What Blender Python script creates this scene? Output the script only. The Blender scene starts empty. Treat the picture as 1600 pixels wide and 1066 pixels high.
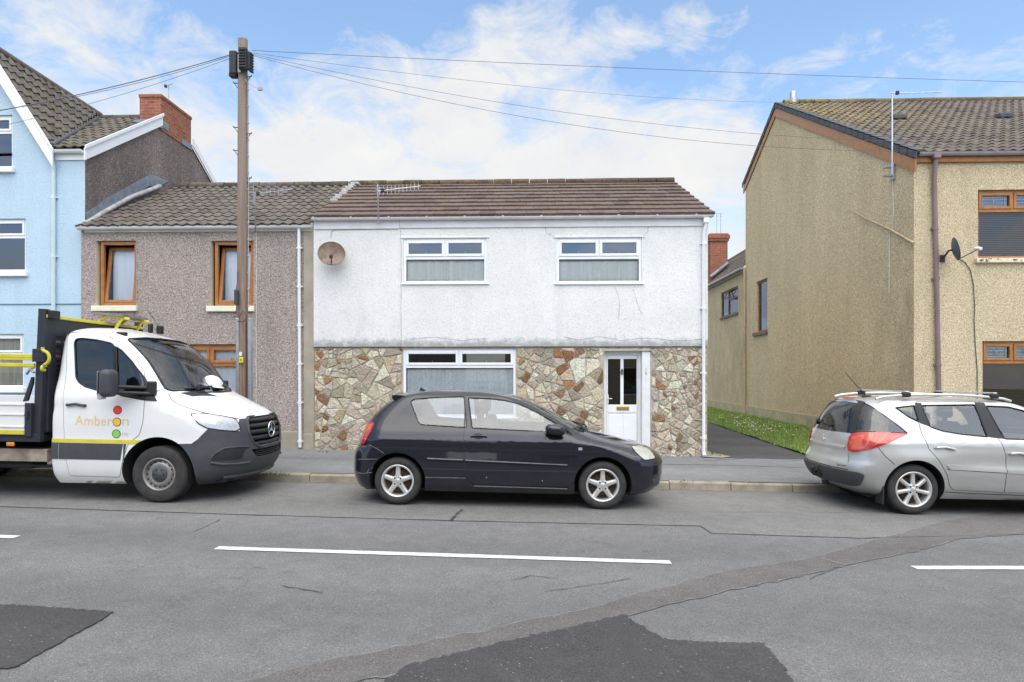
import bpy, bmesh, math, random
import numpy as np
from mathutils import Vector, Matrix
from mathutils.bvhtree import BVHTree
R = math.radians
scene = bpy.context.scene
col = scene.collection
random.seed(7)

# ------------------------------------------------------------------ camera model (1600 x 1066 photograph)
F, HOR, EPS, SLOPE, CH = 1000.0, 590.0, 0.03, 0.016, 1.66
def ray(px, py):
    cx = (px - 800) / F; cz = (HOR - py) / F
    return Vector((cx * math.cos(EPS) - math.sin(EPS), cx * math.sin(EPS) + math.cos(EPS), cz))
def W(px, py, Y):                       # point of the plane y = Y seen at that pixel
    d = ray(px, py); t = Y / d.y
    return Vector((t * d.x, Y, CH + t * d.z))
def WX(px, py, X):                      # point of the plane x = X
    d = ray(px, py); t = X / d.x
    return Vector((X, t * d.y, CH + t * d.z))
def G(px, py, h=0.0):                   # point of the sloping street, h above the road
    d = ray(px, py); t = (h - CH) / (d.z + SLOPE * d.x)
    return Vector((t * d.x, t * d.y, CH + t * d.z))
def road_z(x): return -SLOPE * x

# ------------------------------------------------------------------ mesh builder
class MB:
    def __init__(s): s.v = []; s.f = []; s.m = []; s.sm = []; s.c = []
    def add(s, vs, fs, mi=0, smooth=False, c=None):
        o = len(s.v); s.v += [tuple(v) for v in vs]
        for f in fs:
            s.f.append([o + i for i in f]); s.m.append(mi); s.sm.append(smooth); s.c.append(c)
        return s
    def box(s, a, b, mi=0):
        x0, y0, z0 = [min(a[i], b[i]) for i in range(3)]; x1, y1, z1 = [max(a[i], b[i]) for i in range(3)]
        return s.add([(x0,y0,z0),(x1,y0,z0),(x1,y1,z0),(x0,y1,z0),(x0,y0,z1),(x1,y0,z1),(x1,y1,z1),(x0,y1,z1)],
                     [(0,3,2,1),(4,5,6,7),(0,1,5,4),(1,2,6,5),(2,3,7,6),(3,0,4,7)], mi)
    def bbox(s, a, b, mi=0, r=.01, seg=2):       # box with chamfered edges
        bm = bmesh.new(); bmesh.ops.create_cube(bm, size=1)
        c = [(a[i] + b[i]) / 2 for i in range(3)]; d = [max(abs(b[i] - a[i]), 1e-4) for i in range(3)]
        for v in bm.verts: v.co = Vector([c[i] + v.co[i] * d[i] for i in range(3)])
        bmesh.ops.bevel(bm, geom=bm.edges[:], offset=min(r, min(d) * .45), segments=(5 if r > .03 else 2), affect='EDGES', profile=.5)
        bm.verts.index_update()
        s.add([v.co[:] for v in bm.verts], [[v.index for v in f.verts] for f in bm.faces], mi, r > .03); bm.free(); return s
    def tube(s, pts, r, n=8, mi=0, cap=True, smooth=True):
        pts = [Vector(p) for p in pts]; rs = r if isinstance(r, (list, tuple)) else [r] * len(pts)
        vs = []; up = None
        for i, p in enumerate(pts):
            d = (pts[min(i + 1, len(pts) - 1)] - pts[max(i - 1, 0)])
            if d.length < 1e-9: d = Vector((0, 0, 1))
            d.normalize()
            if up is None: up = Vector((0, 0, 1)) if abs(d.z) < .9 else Vector((1, 0, 0))
            a = d.cross(up).normalized(); b = a.cross(d).normalized(); up = b
            for k in range(n):
                t = 2 * math.pi * k / n; vs.append(p + (a * math.cos(t) + b * math.sin(t)) * rs[i])
        fs = []
        for i in range(len(pts) - 1):
            for k in range(n): fs.append((i*n+k, i*n+(k+1) % n, (i+1)*n+(k+1) % n, (i+1)*n+k))
        s.add(vs, fs, mi, smooth)
        if cap:
            s.add(vs[:n], [tuple(range(n))[::-1]], mi); s.add(vs[-n:], [tuple(range(n))], mi)
        return s
    def prism(s, poly, vec, mi=0, mside=None):   # extrude a planar polygon (3d points) along vec
        n = len(poly); vec = Vector(vec); p = [Vector(q) for q in poly]
        vs = p + [q + vec for q in p]
        nrm = Vector((0, 0, 0))
        for i in range(n): nrm += p[i].cross(p[(i + 1) % n])
        flip = nrm.dot(vec) > 0
        a = tuple(range(n)); b = tuple(range(n, 2 * n))
        s.add(vs, [a[::-1] if flip else a, b if flip else b[::-1]], mi)
        fs = [((i, (i+1) % n, n+(i+1) % n, n+i) if flip else (i, n+i, n+(i+1) % n, (i+1) % n)) for i in range(n)]
        o = len(s.v) - 2 * n
        for f in fs: s.f.append([o + k for k in f]); s.m.append(mi if mside is None else mside); s.sm.append(False); s.c.append(None)
        return s
    def lathe(s, prof, c, axis='y', n=32, mi=0, smooth=True, sgn=1):   # prof: (radius, offset along axis)
        c = Vector(c); vs = []
        for r, h in prof:
            for k in range(n):
                t = 2 * math.pi * k / n; u, w = r * math.cos(t), r * math.sin(t); h2 = h * sgn
                vs.append(c + Vector({'y': (u, h2, w), 'z': (u, w, h2), 'x': (h2, u, w)}[axis]))
        fs = []
        for i in range(len(prof) - 1):
            for k in range(n): fs.append((i*n+k, i*n+(k+1) % n, (i+1)*n+(k+1) % n, (i+1)*n+k))
        return s.add(vs, fs, mi, smooth)
    def grid(s, rows, mi=0, smooth=True, c=None):
        n = len(rows[0]); vs = [p for r in rows for p in r]
        fs = [(i*n+j, i*n+j+1, (i+1)*n+j+1, (i+1)*n+j) for i in range(len(rows)-1) for j in range(n-1)]
        return s.add(vs, fs, mi, smooth, c)
    def bisect(s, co, no):                # cut away the side the normal points to
        bm = s._bm(); bmesh.ops.bisect_plane(bm, geom=bm.verts[:] + bm.edges[:] + bm.faces[:], plane_co=co, plane_no=no, clear_outer=True)
        bm.verts.index_update(); lay = bm.loops.layers.color.get('tint')
        t = MB(); t.v = [v.co[:] for v in bm.verts]
        for f in bm.faces:
            t.f.append([v.index for v in f.verts]); t.m.append(f.material_index); t.sm.append(f.smooth)
            t.c.append(tuple(f.loops[0][lay]) if lay else None)
        bm.free(); s.__dict__ = t.__dict__; return s
    def _bm(s):
        bm = bmesh.new(); vs = [bm.verts.new(v) for v in s.v]
        lay = bm.loops.layers.color.new('tint') if any(c is not None for c in s.c) else None
        for f, m, sm, c in zip(s.f, s.m, s.sm, s.c):
            try: q = bm.faces.new([vs[i] for i in f])
            except ValueError: continue
            q.material_index = m; q.smooth = sm
            if lay:
                for l in q.loops: l[lay] = c if c is not None else (1, 1, 1, 1)
        return bm
    def build(s, name, mats, parent=None, fix=False, weld=False):
        o = offset_of(parent)
        bm = s._bm()
        if o.length > 0: bmesh.ops.translate(bm, vec=-o, verts=bm.verts[:])
        if weld: bmesh.ops.remove_doubles(bm, verts=bm.verts[:], dist=1e-5)
        if fix: bmesh.ops.recalc_face_normals(bm, faces=bm.faces[:])
        me = bpy.data.meshes.new(name); bm.to_mesh(me); bm.free()
        return link(name, me, mats, parent)

def link(name, me, mats, parent=None):
    for m in (mats if isinstance(mats, (list, tuple)) else [mats]): me.materials.append(m)
    ob = bpy.data.objects.new(name, me); col.objects.link(ob)
    if parent is not None: ob.parent = parent
    return ob
def offset_of(parent):                     # setting: everything is written in street coordinates; the root sits at the thing's base
    o = Vector((0, 0, 0)); p = parent
    while p is not None:
        if p.get('local'): return Vector((0, 0, 0))
        o += p.location; p = p.parent
    return o
def tag(o, label=None, cat=None, group=None, kind=None):
    if label: o['label'] = label
    if cat: o['category'] = cat
    if group: o['group'] = group
    if kind: o['kind'] = kind
    return o
def thing(name, label, cat, loc, group=None, rot=None):
    o = bpy.data.objects.new(name, None); col.objects.link(o); o.location = loc; o.empty_display_size = .2
    if rot: o.rotation_euler = rot; o['local'] = 1
    return tag(o, label, cat, group)
def single(mb, name, mats, label, cat, group=None, **k):     # a thing that is one mesh, its origin at its middle base
    a = np.array(mb.v); c = Vector(((a[:,0].min()+a[:,0].max())/2, (a[:,1].min()+a[:,1].max())/2, a[:,2].min()))
    mb.v = [tuple(Vector(v) - c) for v in mb.v]
    o = mb.build(name, mats, None, **k); o.location = c
    return tag(o, label, cat, group)
def structure(mb, name, mats, **k):
    return tag(mb.build(name, mats, None, **k), kind='structure')

# ------------------------------------------------------------------ materials
def nt_new(name):
    m = bpy.data.materials.new(name); m.use_nodes = True; nt = m.node_tree
    for n in list(nt.nodes): nt.nodes.remove(n)
    return m, nt
class NB:
    def __init__(s, nt): s.nt = nt
    def n(s, t, **k):
        o = s.nt.nodes.new(t)
        for a, v in k.items():
            if a.startswith('i_'): o.inputs[a[2:].replace('_', ' ')].default_value = v
            else: setattr(o, a, v)
        return o
    def l(s, a, b): s.nt.links.new(a, b)
    def co(s, kind='Object'): return s.n('ShaderNodeTexCoord').outputs[kind]
    def mapped(s, src, scale=(1,1,1), loc=(0,0,0)):
        m = s.n('ShaderNodeMapping'); m.inputs['Scale'].default_value = scale; m.inputs['Location'].default_value = loc
        s.l(src, m.inputs['Vector']); return m.outputs[0]
    def noise(s, src, scale, detail=3, rough=.55, dist=0):
        n = s.n('ShaderNodeTexNoise'); n.inputs['Scale'].default_value = scale; n.inputs['Detail'].default_value = detail
        n.inputs['Roughness'].default_value = rough; n.inputs['Distortion'].default_value = dist
        s.l(src, n.inputs['Vector']); return n.outputs['Fac']
    def vor(s, src, scale, feature='F1', out='Distance', rnd=1):
        n = s.n('ShaderNodeTexVoronoi', feature=feature); n.inputs['Scale'].default_value = scale
        n.inputs['Randomness'].default_value = rnd
        s.l(src, n.inputs['Vector']); return n.outputs[out]
    def ramp(s, src, stops, interp='LINEAR'):
        r = s.n('ShaderNodeValToRGB'); r.color_ramp.interpolation = interp; e = r.color_ramp.elements
        while len(e) < len(stops): e.new(.5)
        for i, (p, c) in enumerate(stops):
            e[i].position = p; e[i].color = (tuple(c) if isinstance(c, (tuple, list)) else (c, c, c)) + (1,)
        s.l(src, r.inputs[0]); return r.outputs[0]
    def mix(s, fac, a, b, blend='MIX'):
        m = s.n('ShaderNodeMix', data_type='RGBA', blend_type=blend)
        for idx, v in ((0, fac), (6, a), (7, b)):
            if hasattr(v, 'is_linked') or isinstance(v, bpy.types.NodeSocket): s.l(v, m.inputs[idx])
            else: m.inputs[idx].default_value = v if idx == 0 else (tuple(v) + (1,) if not isinstance(v, (int, float)) else (v, v, v, 1))
        return m.outputs[2]
    def math(s, op, a, b=None, clamp=False):
        m = s.n('ShaderNodeMath', operation=op, use_clamp=clamp)
        for i, v in enumerate((a, b)):
            if v is None: continue
            if isinstance(v, bpy.types.NodeSocket): s.l(v, m.inputs[i])
            else: m.inputs[i].default_value = v
        return m.outputs[0]
    def sep(s, src):
        m = s.n('ShaderNodeSeparateXYZ'); s.l(src, m.inputs[0]); return m.outputs
    def bump(s, h, strength=.5, dist=.01, normal=None):
        b = s.n('ShaderNodeBump'); b.inputs['Strength'].default_value = strength; b.inputs['Distance'].default_value = dist
        s.l(h, b.inputs['Height'])
        if normal: s.l(normal, b.inputs['Normal'])
        return b.outputs[0]
    def bsdf(s, color, rough=.8, metallic=0, spec=.3, normal=None, coat=0, coatr=.03, emit=None, trans=0, alpha=None):
        p = s.n('ShaderNodeBsdfPrincipled'); o = s.n('ShaderNodeOutputMaterial')
        for nm, v in (('Base Color', color), ('Roughness', rough), ('Metallic', metallic), ('Specular IOR Level', spec), ('Coat Weight', coat), ('Coat Roughness', coatr), ('Transmission Weight', trans)):
            if isinstance(v, bpy.types.NodeSocket): s.l(v, p.inputs[nm])
            else: p.inputs[nm].default_value = v if not isinstance(v, (tuple, list)) else tuple(v) + (1,)
        if normal: s.l(normal, p.inputs['Normal'])
        s.l(p.outputs[0], o.inputs[0]); return p
def simple(name, c, rough=.6, metallic=0, spec=.4, coat=0, var=.12, vs=6.0, bump=0, bs=80, coatr=.03):
    m, nt = nt_new(name); b = NB(nt); co = b.co()
    f = b.noise(co, vs, 4, .6)
    lo = tuple(max(0, x * (1 - var)) for x in c); hi = tuple(min(1, x * (1 + var)) for x in c)
    cc = b.ramp(f, [(.3, lo), (.7, hi)])
    nr = b.bump(b.noise(co, bs, 3), .6, bump) if bump else None
    b.bsdf(cc, rough, metallic, spec, nr, coat, coatr); return m
def glass(name, tint=(.9,.95,.95), refl=.18, dark=None, rough=.01, gcol=(.95, .97, 1, 1)):
    m, nt = nt_new(name); b = NB(nt)
    lw = b.n('ShaderNodeFresnel'); lw.inputs['IOR'].default_value = 1.5
    fac = b.math('ADD', b.math('MULTIPLY', lw.outputs[0], 1.0), refl, True)
    gl = b.n('ShaderNodeBsdfGlossy'); gl.inputs['Roughness'].default_value = rough; gl.inputs['Color'].default_value = gcol
    tr = b.n('ShaderNodeBsdfTransparent'); tr.inputs['Color'].default_value = tint + (1,)
    mx = b.n('ShaderNodeMixShader'); b.l(fac, mx.inputs[0]); b.l(tr.outputs[0], mx.inputs[1]); b.l(gl.outputs[0], mx.inputs[2])
    o = b.n('ShaderNodeOutputMaterial'); b.l(mx.outputs[0], o.inputs[0]); return m
def tinted(name, c1, c2, rough=.85, scale=14, bumpd=.004, lichen=None, streak=0):   # roof tile: per-tile tint comes from the 'tint' attribute
    m, nt = nt_new(name); b = NB(nt); co = b.co()
    a = b.n('ShaderNodeVertexColor', layer_name='tint')
    c = b.mix(b.ramp(b.noise(co, scale, 5, .65), [(.35, 0.), (.68, 1.)]), c1, c2)
    c = b.mix(1.0, c, a.outputs[0], 'MULTIPLY')
    spk = b.ramp(b.noise(co, 90, 2, .6), [(.3, .72), (.7, 1.2)])
    c = b.mix(1.0, c, spk, 'MULTIPLY')
    if lichen:
        (lc, z0, z1, amt, x0, x1) = lichen; s = b.sep(co)
        g = b.n('ShaderNodeMapRange'); b.l(s[2], g.inputs[0]); g.inputs[1].default_value = z0; g.inputs[2].default_value = z1
        gx = b.n('ShaderNodeMapRange'); b.l(s[0], gx.inputs[0]); gx.inputs[1].default_value = x0; gx.inputs[2].default_value = x1
        nn = b.ramp(b.noise(co, 5, 6, .75), [(.45, 0.), (.62, 1.)])
        k = b.math('MULTIPLY', b.math('MULTIPLY', b.math('MULTIPLY', g.outputs[0], gx.outputs[0]), nn), amt, True)
        c = b.mix(k, c, lc)
    b.bsdf(c, rough, 0, .25, b.bump(b.noise(co, 60, 4, .7), .5, bumpd)); return m
def pebbledash(name, c_lo, c_mid, c_hi, scale=55, stain=(.1,.09,.07), stain_amt=.35, big=.10, damp=False):
    m, nt = nt_new(name); b = NB(nt); co = b.co()
    v = b.vor(co, scale, 'F1', 'Color')
    h = b.n('ShaderNodeSeparateColor'); b.l(v, h.inputs[0])
    c = b.ramp(h.outputs[0], [(0., c_lo), (.35, c_mid), (.75, c_mid), (1., c_hi)])
    n2 = b.noise(co, scale * .45, 3, .7)
    c = b.mix(1.0, c, b.ramp(n2, [(.32, .70), (.5, 1.0), (.68, 1.22)]), 'MULTIPLY')
    n1 = b.noise(b.mapped(co, (1, 1, .35)), .9, 5, .6)
    c = b.mix(1.0, c, b.ramp(n1, [(.3, 1 - big * 2), (.7, 1 + big)]), 'MULTIPLY')
    n3 = b.noise(b.mapped(co, (2.2, 2.2, .25)), 1.0, 6, .65)
    k = b.math('MULTIPLY', b.ramp(n3, [(.52, 0.), (.74, 1.)]), stain_amt)
    c = b.mix(k, c, stain)
    if damp:                                # damp near the street corner and along the foot of the wall
        s_ = b.sep(co); g = b.n('ShaderNodeMapRange'); b.l(s_[1], g.inputs[0]); g.inputs[1].default_value = 2.6; g.inputs[2].default_value = .1
        gz = b.n('ShaderNodeMapRange'); b.l(s_[2], gz.inputs[0]); gz.inputs[1].default_value = 2.0; gz.inputs[2].default_value = .3; gz.inputs[4].default_value = .6
        gt = b.n('ShaderNodeMapRange'); b.l(s_[2], gt.inputs[0]); gt.inputs[1].default_value = 5.4; gt.inputs[2].default_value = 4.2
        k = b.math('MULTIPLY', b.math('ADD', b.math('MULTIPLY', g.outputs[0], gt.outputs[0]), gz.outputs[0], True), b.ramp(b.noise(b.mapped(co, (1, 1, .6)), 1.6, 6, .65), [(.34, 0.), (.66, 1.)]))
        c = b.mix(b.math('MULTIPLY', k, .45), c, (.26, .20, .11))
    d = b.vor(co, scale, 'F1', 'Distance')
    b.bsdf(c, .95, 0, .15, b.bump(b.math('ADD', b.math('MULTIPLY', d, -1.0), b.math('MULTIPLY', n2, .8)), .9, .012)); return m
M = {}
def wall_paint(name, c, dirt=(.16,.16,.15), zlow=None, zhigh=None, patch=.35, rough_scale=34, side=0):
    m, nt = nt_new(name); b = NB(nt); co = b.co()
    n1 = b.noise(co, .8, 6, .65); n2 = b.noise(co, 5.5, 6, .7); n3 = b.noise(co, rough_scale, 4, .65)
    cc = b.mix(1.0, c, b.ramp(n1, [(.3, .90), (.65, 1.03)]), 'MULTIPLY')
    k = b.math('MULTIPLY', b.ramp(n2, [(.56, 0.), (.76, 1.)]), patch * .5)
    cc = b.mix(k, cc, (dirt[0]*2.2, dirt[1]*2.2, dirt[2]*2.0))
    cc = b.mix(1.0, cc, b.ramp(n3, [(.30, .82), (.48, 1.0), (.7, 1.03)]), 'MULTIPLY')
    st = b.noise(b.mapped(co, (3.2, 3.2, .22)), 1.0, 6, .68)
    cc = b.mix(b.math('MULTIPLY', b.ramp(st, [(.55, 0.), (.8, 1.)]), patch * .55), cc, (dirt[0]*2.0, dirt[1]*2.0, dirt[2]*1.9))
    if zlow is not None:                    # grime gathers towards the drip edge
        s = b.sep(co); g = b.n('ShaderNodeMapRange'); b.l(s[2], g.inputs[0])
        g.inputs[1].default_value = zhigh; g.inputs[2].default_value = zlow
        gn = b.math('ADD', g.outputs[0], b.math('MULTIPLY', b.math('SUBTRACT', b.noise(co, 7, 6, .72), .5), 1.5))
        k = b.ramp(gn, [(.45, 0.), (1.05, 1.)])
        cc = b.mix(b.math('MULTIPLY', k, .62), cc, dirt)
        g2 = b.n('ShaderNodeMapRange'); b.l(s[2], g2.inputs[0]); g2.inputs[1].default_value = zlow + .95; g2.inputs[2].default_value = zlow
        sp = b.ramp(b.noise(co, 16, 5, .75), [(.56, 0.), (.70, 1.)])
        gx = b.n('ShaderNodeMapRange'); b.l(s[0], gx.inputs[0]); gx.inputs[1].default_value = .6; gx.inputs[2].default_value = 3.4
        cc = b.mix(b.math('MULTIPLY', b.math('MULTIPLY', sp, g2.outputs[0]), b.math('ADD', b.math('MULTIPLY', gx.outputs[0], .6), .25)), cc, (.30, .29, .27))
    b.bsdf(cc, .85, 0, .2, b.bump(b.math('ADD', n3, b.math('MULTIPLY', b.noise(co, 120, 2), .4)), .75, .012)); return m
M['white_wall'] = wall_paint('white_render', (.80, .785, .76), zlow=2.14, zhigh=2.40)
M['blue_wall'] = wall_paint('blue_render', (.50, .635, .735), dirt=(.14, .22, .27), patch=.35, rough_scale=26)
M['blue_groove'] = simple('blue_groove', (.12, .22, .30), .9)
M['brown_dash'] = pebbledash('pinkish_pebbledash', (.19, .15, .13), (.43, .355, .32), (.66, .59, .55), 72, stain_amt=.18, big=.06)
M['gable_dash'] = pebbledash('grey_brown_pebbledash', (.09, .07, .065), (.25, .20, .185), (.46, .40, .37), 62, stain=(.10, .09, .085), stain_amt=.6, big=.16)
M['tan_dash'] = pebbledash('tan_pebbledash', (.38, .30, .18), (.69, .56, .365), (.86, .76, .57), 80, stain=(.38, .31, .20), stain_amt=.2, big=.06)
M['tan_side'] = pebbledash('tan_pebbledash_weathered', (.30, .235, .14), (.74, .585, .37), (.90, .79, .58), 78, stain=(.46, .36, .22), stain_amt=.30, big=.06, damp=True)
M['plinth'] = simple('plinth_render', (.42, .37, .24), .9, var=.2, vs=3, bump=.006, bs=40)
M['tan_strip'] = simple('smooth_tan_render', (.37, .32, .25), .9, var=.16, vs=2.5, bump=.004, bs=30)
M['mortar'] = simple('mortar', (.44, .39, .32), .95, var=.25, vs=9, bump=.008, bs=60)
def stone_mat():
    m, nt = nt_new('facing_stone'); b = NB(nt); co = b.co()
    a = b.n('ShaderNodeVertexColor', layer_name='tint')
    n1 = b.noise(co, 9, 6, .7, 1.0); n2 = b.noise(co, 34, 5, .7)
    c = b.mix(1.0, a.outputs[0], b.ramp(n2, [(.30, .62), (.5, 1.08), (.70, 1.32)]), 'MULTIPLY')
    c = b.mix(b.math('MULTIPLY', b.ramp(n1, [(.57, 0.), (.68, 1.)]), .8), c, (.46, .22, .10))
    c = b.mix(b.math('MULTIPLY', b.ramp(b.noise(co, 14, 5, .7, .5), [(.56, 0.), (.7, 1.)]), .5), c, (.62, .59, .53))
    b.bsdf(c, .85, 0, .3, b.bump(b.math('ADD', n2, b.math('MULTIPLY', n1, 2.0)), 1.0, .035)); return m
M['stone'] = stone_mat()
M['tile_brown'] = tinted('brown_flat_tile', (.120, .086, .072), (.188, .140, .120), lichen=((.40, .31, .10), 6.2, 6.5, .55, 3, -4))
M['tile_grey'] = tinted('grey_roll_tile', (.112, .095, .082), (.195, .168, .146))
M['tile_grey2'] = tinted('dark_roll_tile', (.100, .085, .072), (.180, .156, .135))
M['tile_tan'] = tinted('mossy_roll_tile', (.108, .088, .076), (.190, .158, .136), lichen=((.38, .29, .07), 6.9, 8.8, .75, .6, -3.0))
M['tile_edge'] = simple('verge_tile', (.085, .085, .095), .7, var=.25)
M['upvc'] = simple('white_plastic', (.84, .84, .84), .35, spec=.5, var=.03)
M['upvc_dirty'] = simple('aged_white_plastic', (.76, .755, .74), .45, spec=.4, var=.09, vs=4)
M['fascia'] = simple('painted_fascia', (.72, .71, .72), .5, var=.08, vs=3)
M['reveal'] = simple('cream_paint', (.74, .66, .47), .7, var=.12, vs=6)
M['cream_sill'] = simple('cream_sill_paint', (.80, .75, .60), .7, var=.08)
M['oak'] = simple('golden_oak_plastic', (.38, .155, .042), .35, spec=.45, var=.22, vs=10)
M['oak_dark'] = simple('brown_wood', (.25, .105, .04), .5, var=.25, vs=8)
M['brown_frame'] = simple('dark_brown_frame', (.15, .085, .05), .5, var=.2)
M['downpipe_brown'] = simple('faded_brown_pvc', (.235, .165, .165), .4, var=.14, vs=2)
M['gutter_grey'] = simple('grey_pvc', (.33, .31, .33), .4, var=.12)
M['lead'] = simple('lead_flashing', (.24, .265, .30), .55, metallic=.3, var=.3, vs=7, bump=.006, bs=14)
M['lead_light'] = simple('cement_flaunching', (.42, .41, .39), .9, var=.25, vs=9, bump=.006, bs=30)
def brick_mat():
    m, nt = nt_new('red_brick'); b = NB(nt); co = b.co()
    s = b.sep(co); uv = b.n('ShaderNodeCombineXYZ'); b.l(b.math('ADD', s[0], s[1]), uv.inputs[0]); b.l(s[2], uv.inputs[1])
    br = b.n('ShaderNodeTexBrick'); b.l(uv.outputs[0], br.inputs['Vector'])
    for k, v in (('Scale', 1.0), ('Mortar Size', .007), ('Brick Width', .225), ('Row Height', .075)): br.inputs[k].default_value = v
    br.inputs['Color1'].default_value = (.37, .135, .08, 1); br.inputs['Color2'].default_value = (.27, .092, .06, 1); br.inputs['Mortar'].default_value = (.34, .22, .16, 1)
    c = b.mix(1.0, br.outputs['Color'], b.ramp(b.noise(co, 12, 5, .7), [(.3, .7), (.7, 1.2)]), 'MULTIPLY')
    b.bsdf(c, .9, 0, .2, b.bump(br.outputs['Fac'], -.5, .01)); return m
M['brick'] = brick_mat()
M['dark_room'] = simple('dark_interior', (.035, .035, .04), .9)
M['pane'] = glass('window_glass', (.98, .99, .99), .015)
M['pane_sky'] = glass('window_glass_sky_tint', (.50, .56, .66), .15, gcol=(.58, .68, .86, 1))  # blue of the reflected sky is put into this glass colour
M['pane_dark'] = glass('window_glass_dim', (.40, .42, .46), .075)
def curtain_mat(name, c, c2, bands=None, lace=0):
    m, nt = nt_new(name); b = NB(nt); co = b.co(); s = b.sep(co)
    k = b.noise(b.mapped(co, (1, 1, .05)), 14, 3, .6)
    cc = b.mix(b.ramp(k, [(.3, 0.), (.7, 1.)]), c, c2)
    if bands:
        w = b.n('ShaderNodeTexWave', wave_type='BANDS', bands_direction='Z', wave_profile='SIN'); b.l(co, w.inputs['Vector'])
        w.inputs['Scale'].default_value = bands; w.inputs['Distortion'].default_value = .4
        cc = b.mix(b.math('MULTIPLY', b.ramp(w.outputs['Fac'], [(.45, 0.), (.8, 1.)]), .55), cc, (.75, .76, .73))
    if lace:
        v = b.vor(co, lace, 'DISTANCE_TO_EDGE', 'Distance')
        cc = b.mix(b.math('MULTIPLY', b.ramp(b.noise(co, lace, 4, .8), [(.45, 0.), (.6, 1.)]), .55), cc, (.88, .9, .9))
        cc = b.mix(b.ramp(v, [(.0, .35), (.12, 0.)]), cc, (.2, .23, .25))
    b.bsdf(cc, .9, 0, .1); return m
M['curtain_plaid'] = curtain_mat('checked_curtain_cloth', (.64, .66, .62), (.86, .88, .84), 2.6)
M['curtain_lace'] = curtain_mat('lace_curtain_cloth', (.76, .80, .78), (.93, .95, .94), None, 26)
M['curtain_net'] = curtain_mat('white_net_cloth', (.78, .82, .88), (.90, .93, .96))
M['curtain_beige'] = curtain_mat('beige_curtain_cloth', (.36, .34, .28), (.62, .60, .52))
def blind_mat(name, c1, c2, pitch):
    m, nt = nt_new(name); b = NB(nt); co = b.co(); s = b.sep(co)
    f = b.math('FRACT', b.math('MULTIPLY', s[2], 1 / pitch))
    b.bsdf(b.ramp(f, [(0., c2), (.18, c2), (.25, c1), (1., c1)]), .6); return m
M['blind'] = blind_mat('slatted_blind', (.12, .095, .085), (.05, .04, .035), .036)
def asphalt(name, c1, c2, grain=.8, cracks=0, dark_tracks=0, scale=140, fine=None):
    m, nt = nt_new(name); b = NB(nt); co = b.co()
    n1 = b.noise(b.mapped(co, (.35, 1.3, 1)), .55, 6, .6); n2 = b.noise(co, 4.5, 6, .65); n3 = b.noise(co, scale, 3, .75); n4 = b.noise(co, 62, 4, .8)
    c = b.mix(b.ramp(n1, [(.3, 0.), (.7, 1.)]), c1, c2)
    c = b.mix(1.0, c, b.ramp(n2, [(.3, .88), (.7, 1.10)]), 'MULTIPLY')
    c = b.mix(1.0, c, b.ramp(n3, [(.30, 1 - .55 * grain), (.5, 1.0), (.72, 1 + .75 * grain)]), 'MULTIPLY')
    c = b.mix(1.0, c, b.ramp(n4, [(.3, .66), (.5, 1.0), (.7, 1.36)]), 'MULTIPLY')
    v = b.vor(co, 30, 'F1', 'Distance')                               # pale chippings
    sel = b.n('ShaderNodeSeparateColor'); b.l(b.vor(co, 30, 'F1', 'Color'), sel.inputs[0])
    k = b.math('MULTIPLY', b.ramp(v, [(.10, 1.), (.22, 0.)]), b.ramp(sel.outputs[0], [(.80, 0.), (.86, 1.)]))
    c = b.mix(b.math('MULTIPLY', k, .55), c, (.42, .41, .40))
    st = b.ramp(b.noise(b.mapped(co, (.5, 1, 1), (3, 9, 0)), 1.7, 6, .7), [(.62, 0.), (.75, 1.)])   # oil and tyre dirt
    c = b.mix(b.math('MULTIPLY', st, .32), c, (c1[0]*.5, c1[1]*.5, c1[2]*.5))
    s_ = b.sep(co); tr = b.math('SINE', b.math('MULTIPLY', b.math('ADD', s_[1], b.math('MULTIPLY', b.noise(co, .5, 3), .5)), 3.6))   # wheel tracks
    c = b.mix(1.0, c, b.ramp(b.math('ADD', b.math('MULTIPLY', tr, .5), .5), [(0., .93), (1., 1.06)]), 'MULTIPLY')
    if cracks:
        w = b.n('ShaderNodeVectorMath', operation='ADD'); b.l(co, w.inputs[0])
        nz = b.n('ShaderNodeTexNoise'); nz.inputs['Scale'].default_value = 2.2; nz.inputs['Detail'].default_value = 6; b.l(co, nz.inputs['Vector'])
        sc = b.n('ShaderNodeVectorMath', operation='SCALE'); b.l(nz.outputs['Color'], sc.inputs[0]); sc.inputs[3].default_value = .7; b.l(sc.outputs[0], w.inputs[1])
        e = b.vor(w.outputs[0], .42, 'DISTANCE_TO_EDGE', 'Distance')
        k = b.math('MULTIPLY', b.ramp(e, [(0., 1.), (.006, 0.)]), b.ramp(b.noise(co, .45, 3), [(.50, 0.), (.60, 1.)]))
        c = b.mix(b.math('MULTIPLY', k, cracks), c, (.035, .035, .035))
    b.bsdf(c, .9, 0, .25, b.bump(b.math('ADD', n3, n4), .8, .008)); return m
M['road'] = asphalt('worn_asphalt', (.150, .149, .150), (.185, .182, .180), .9, cracks=.35)
M['patch'] = asphalt('fresh_tarmac', (.060, .058, .061), (.080, .077, .080), .9)
M['trench'] = asphalt('trench_tarmac', (.118, .110, .106), (.165, .156, .150), .95)
M['strip'] = asphalt('parking_strip_asphalt', (.165, .162, .157), (.200, .196, .188), .85, cracks=.4)
M['pavement'] = asphalt('footway_tarmac', (.17, .172, .178), (.215, .215, .218), .7)
M['path'] = asphalt('lane_tarmac', (.070, .068, .072), (.095, .092, .094), .6)
M['tar'] = simple('tar_seam', (.055, .054, .054), .6, var=.4, vs=12)
M['dust'] = simple('dusty_joint', (.205, .20, .192), .95, var=.3, vs=12)
M['kerb'] = simple('kerb_stone', (.30, .265, .205), .9, var=.3, vs=4, bump=.006, bs=40)
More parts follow.
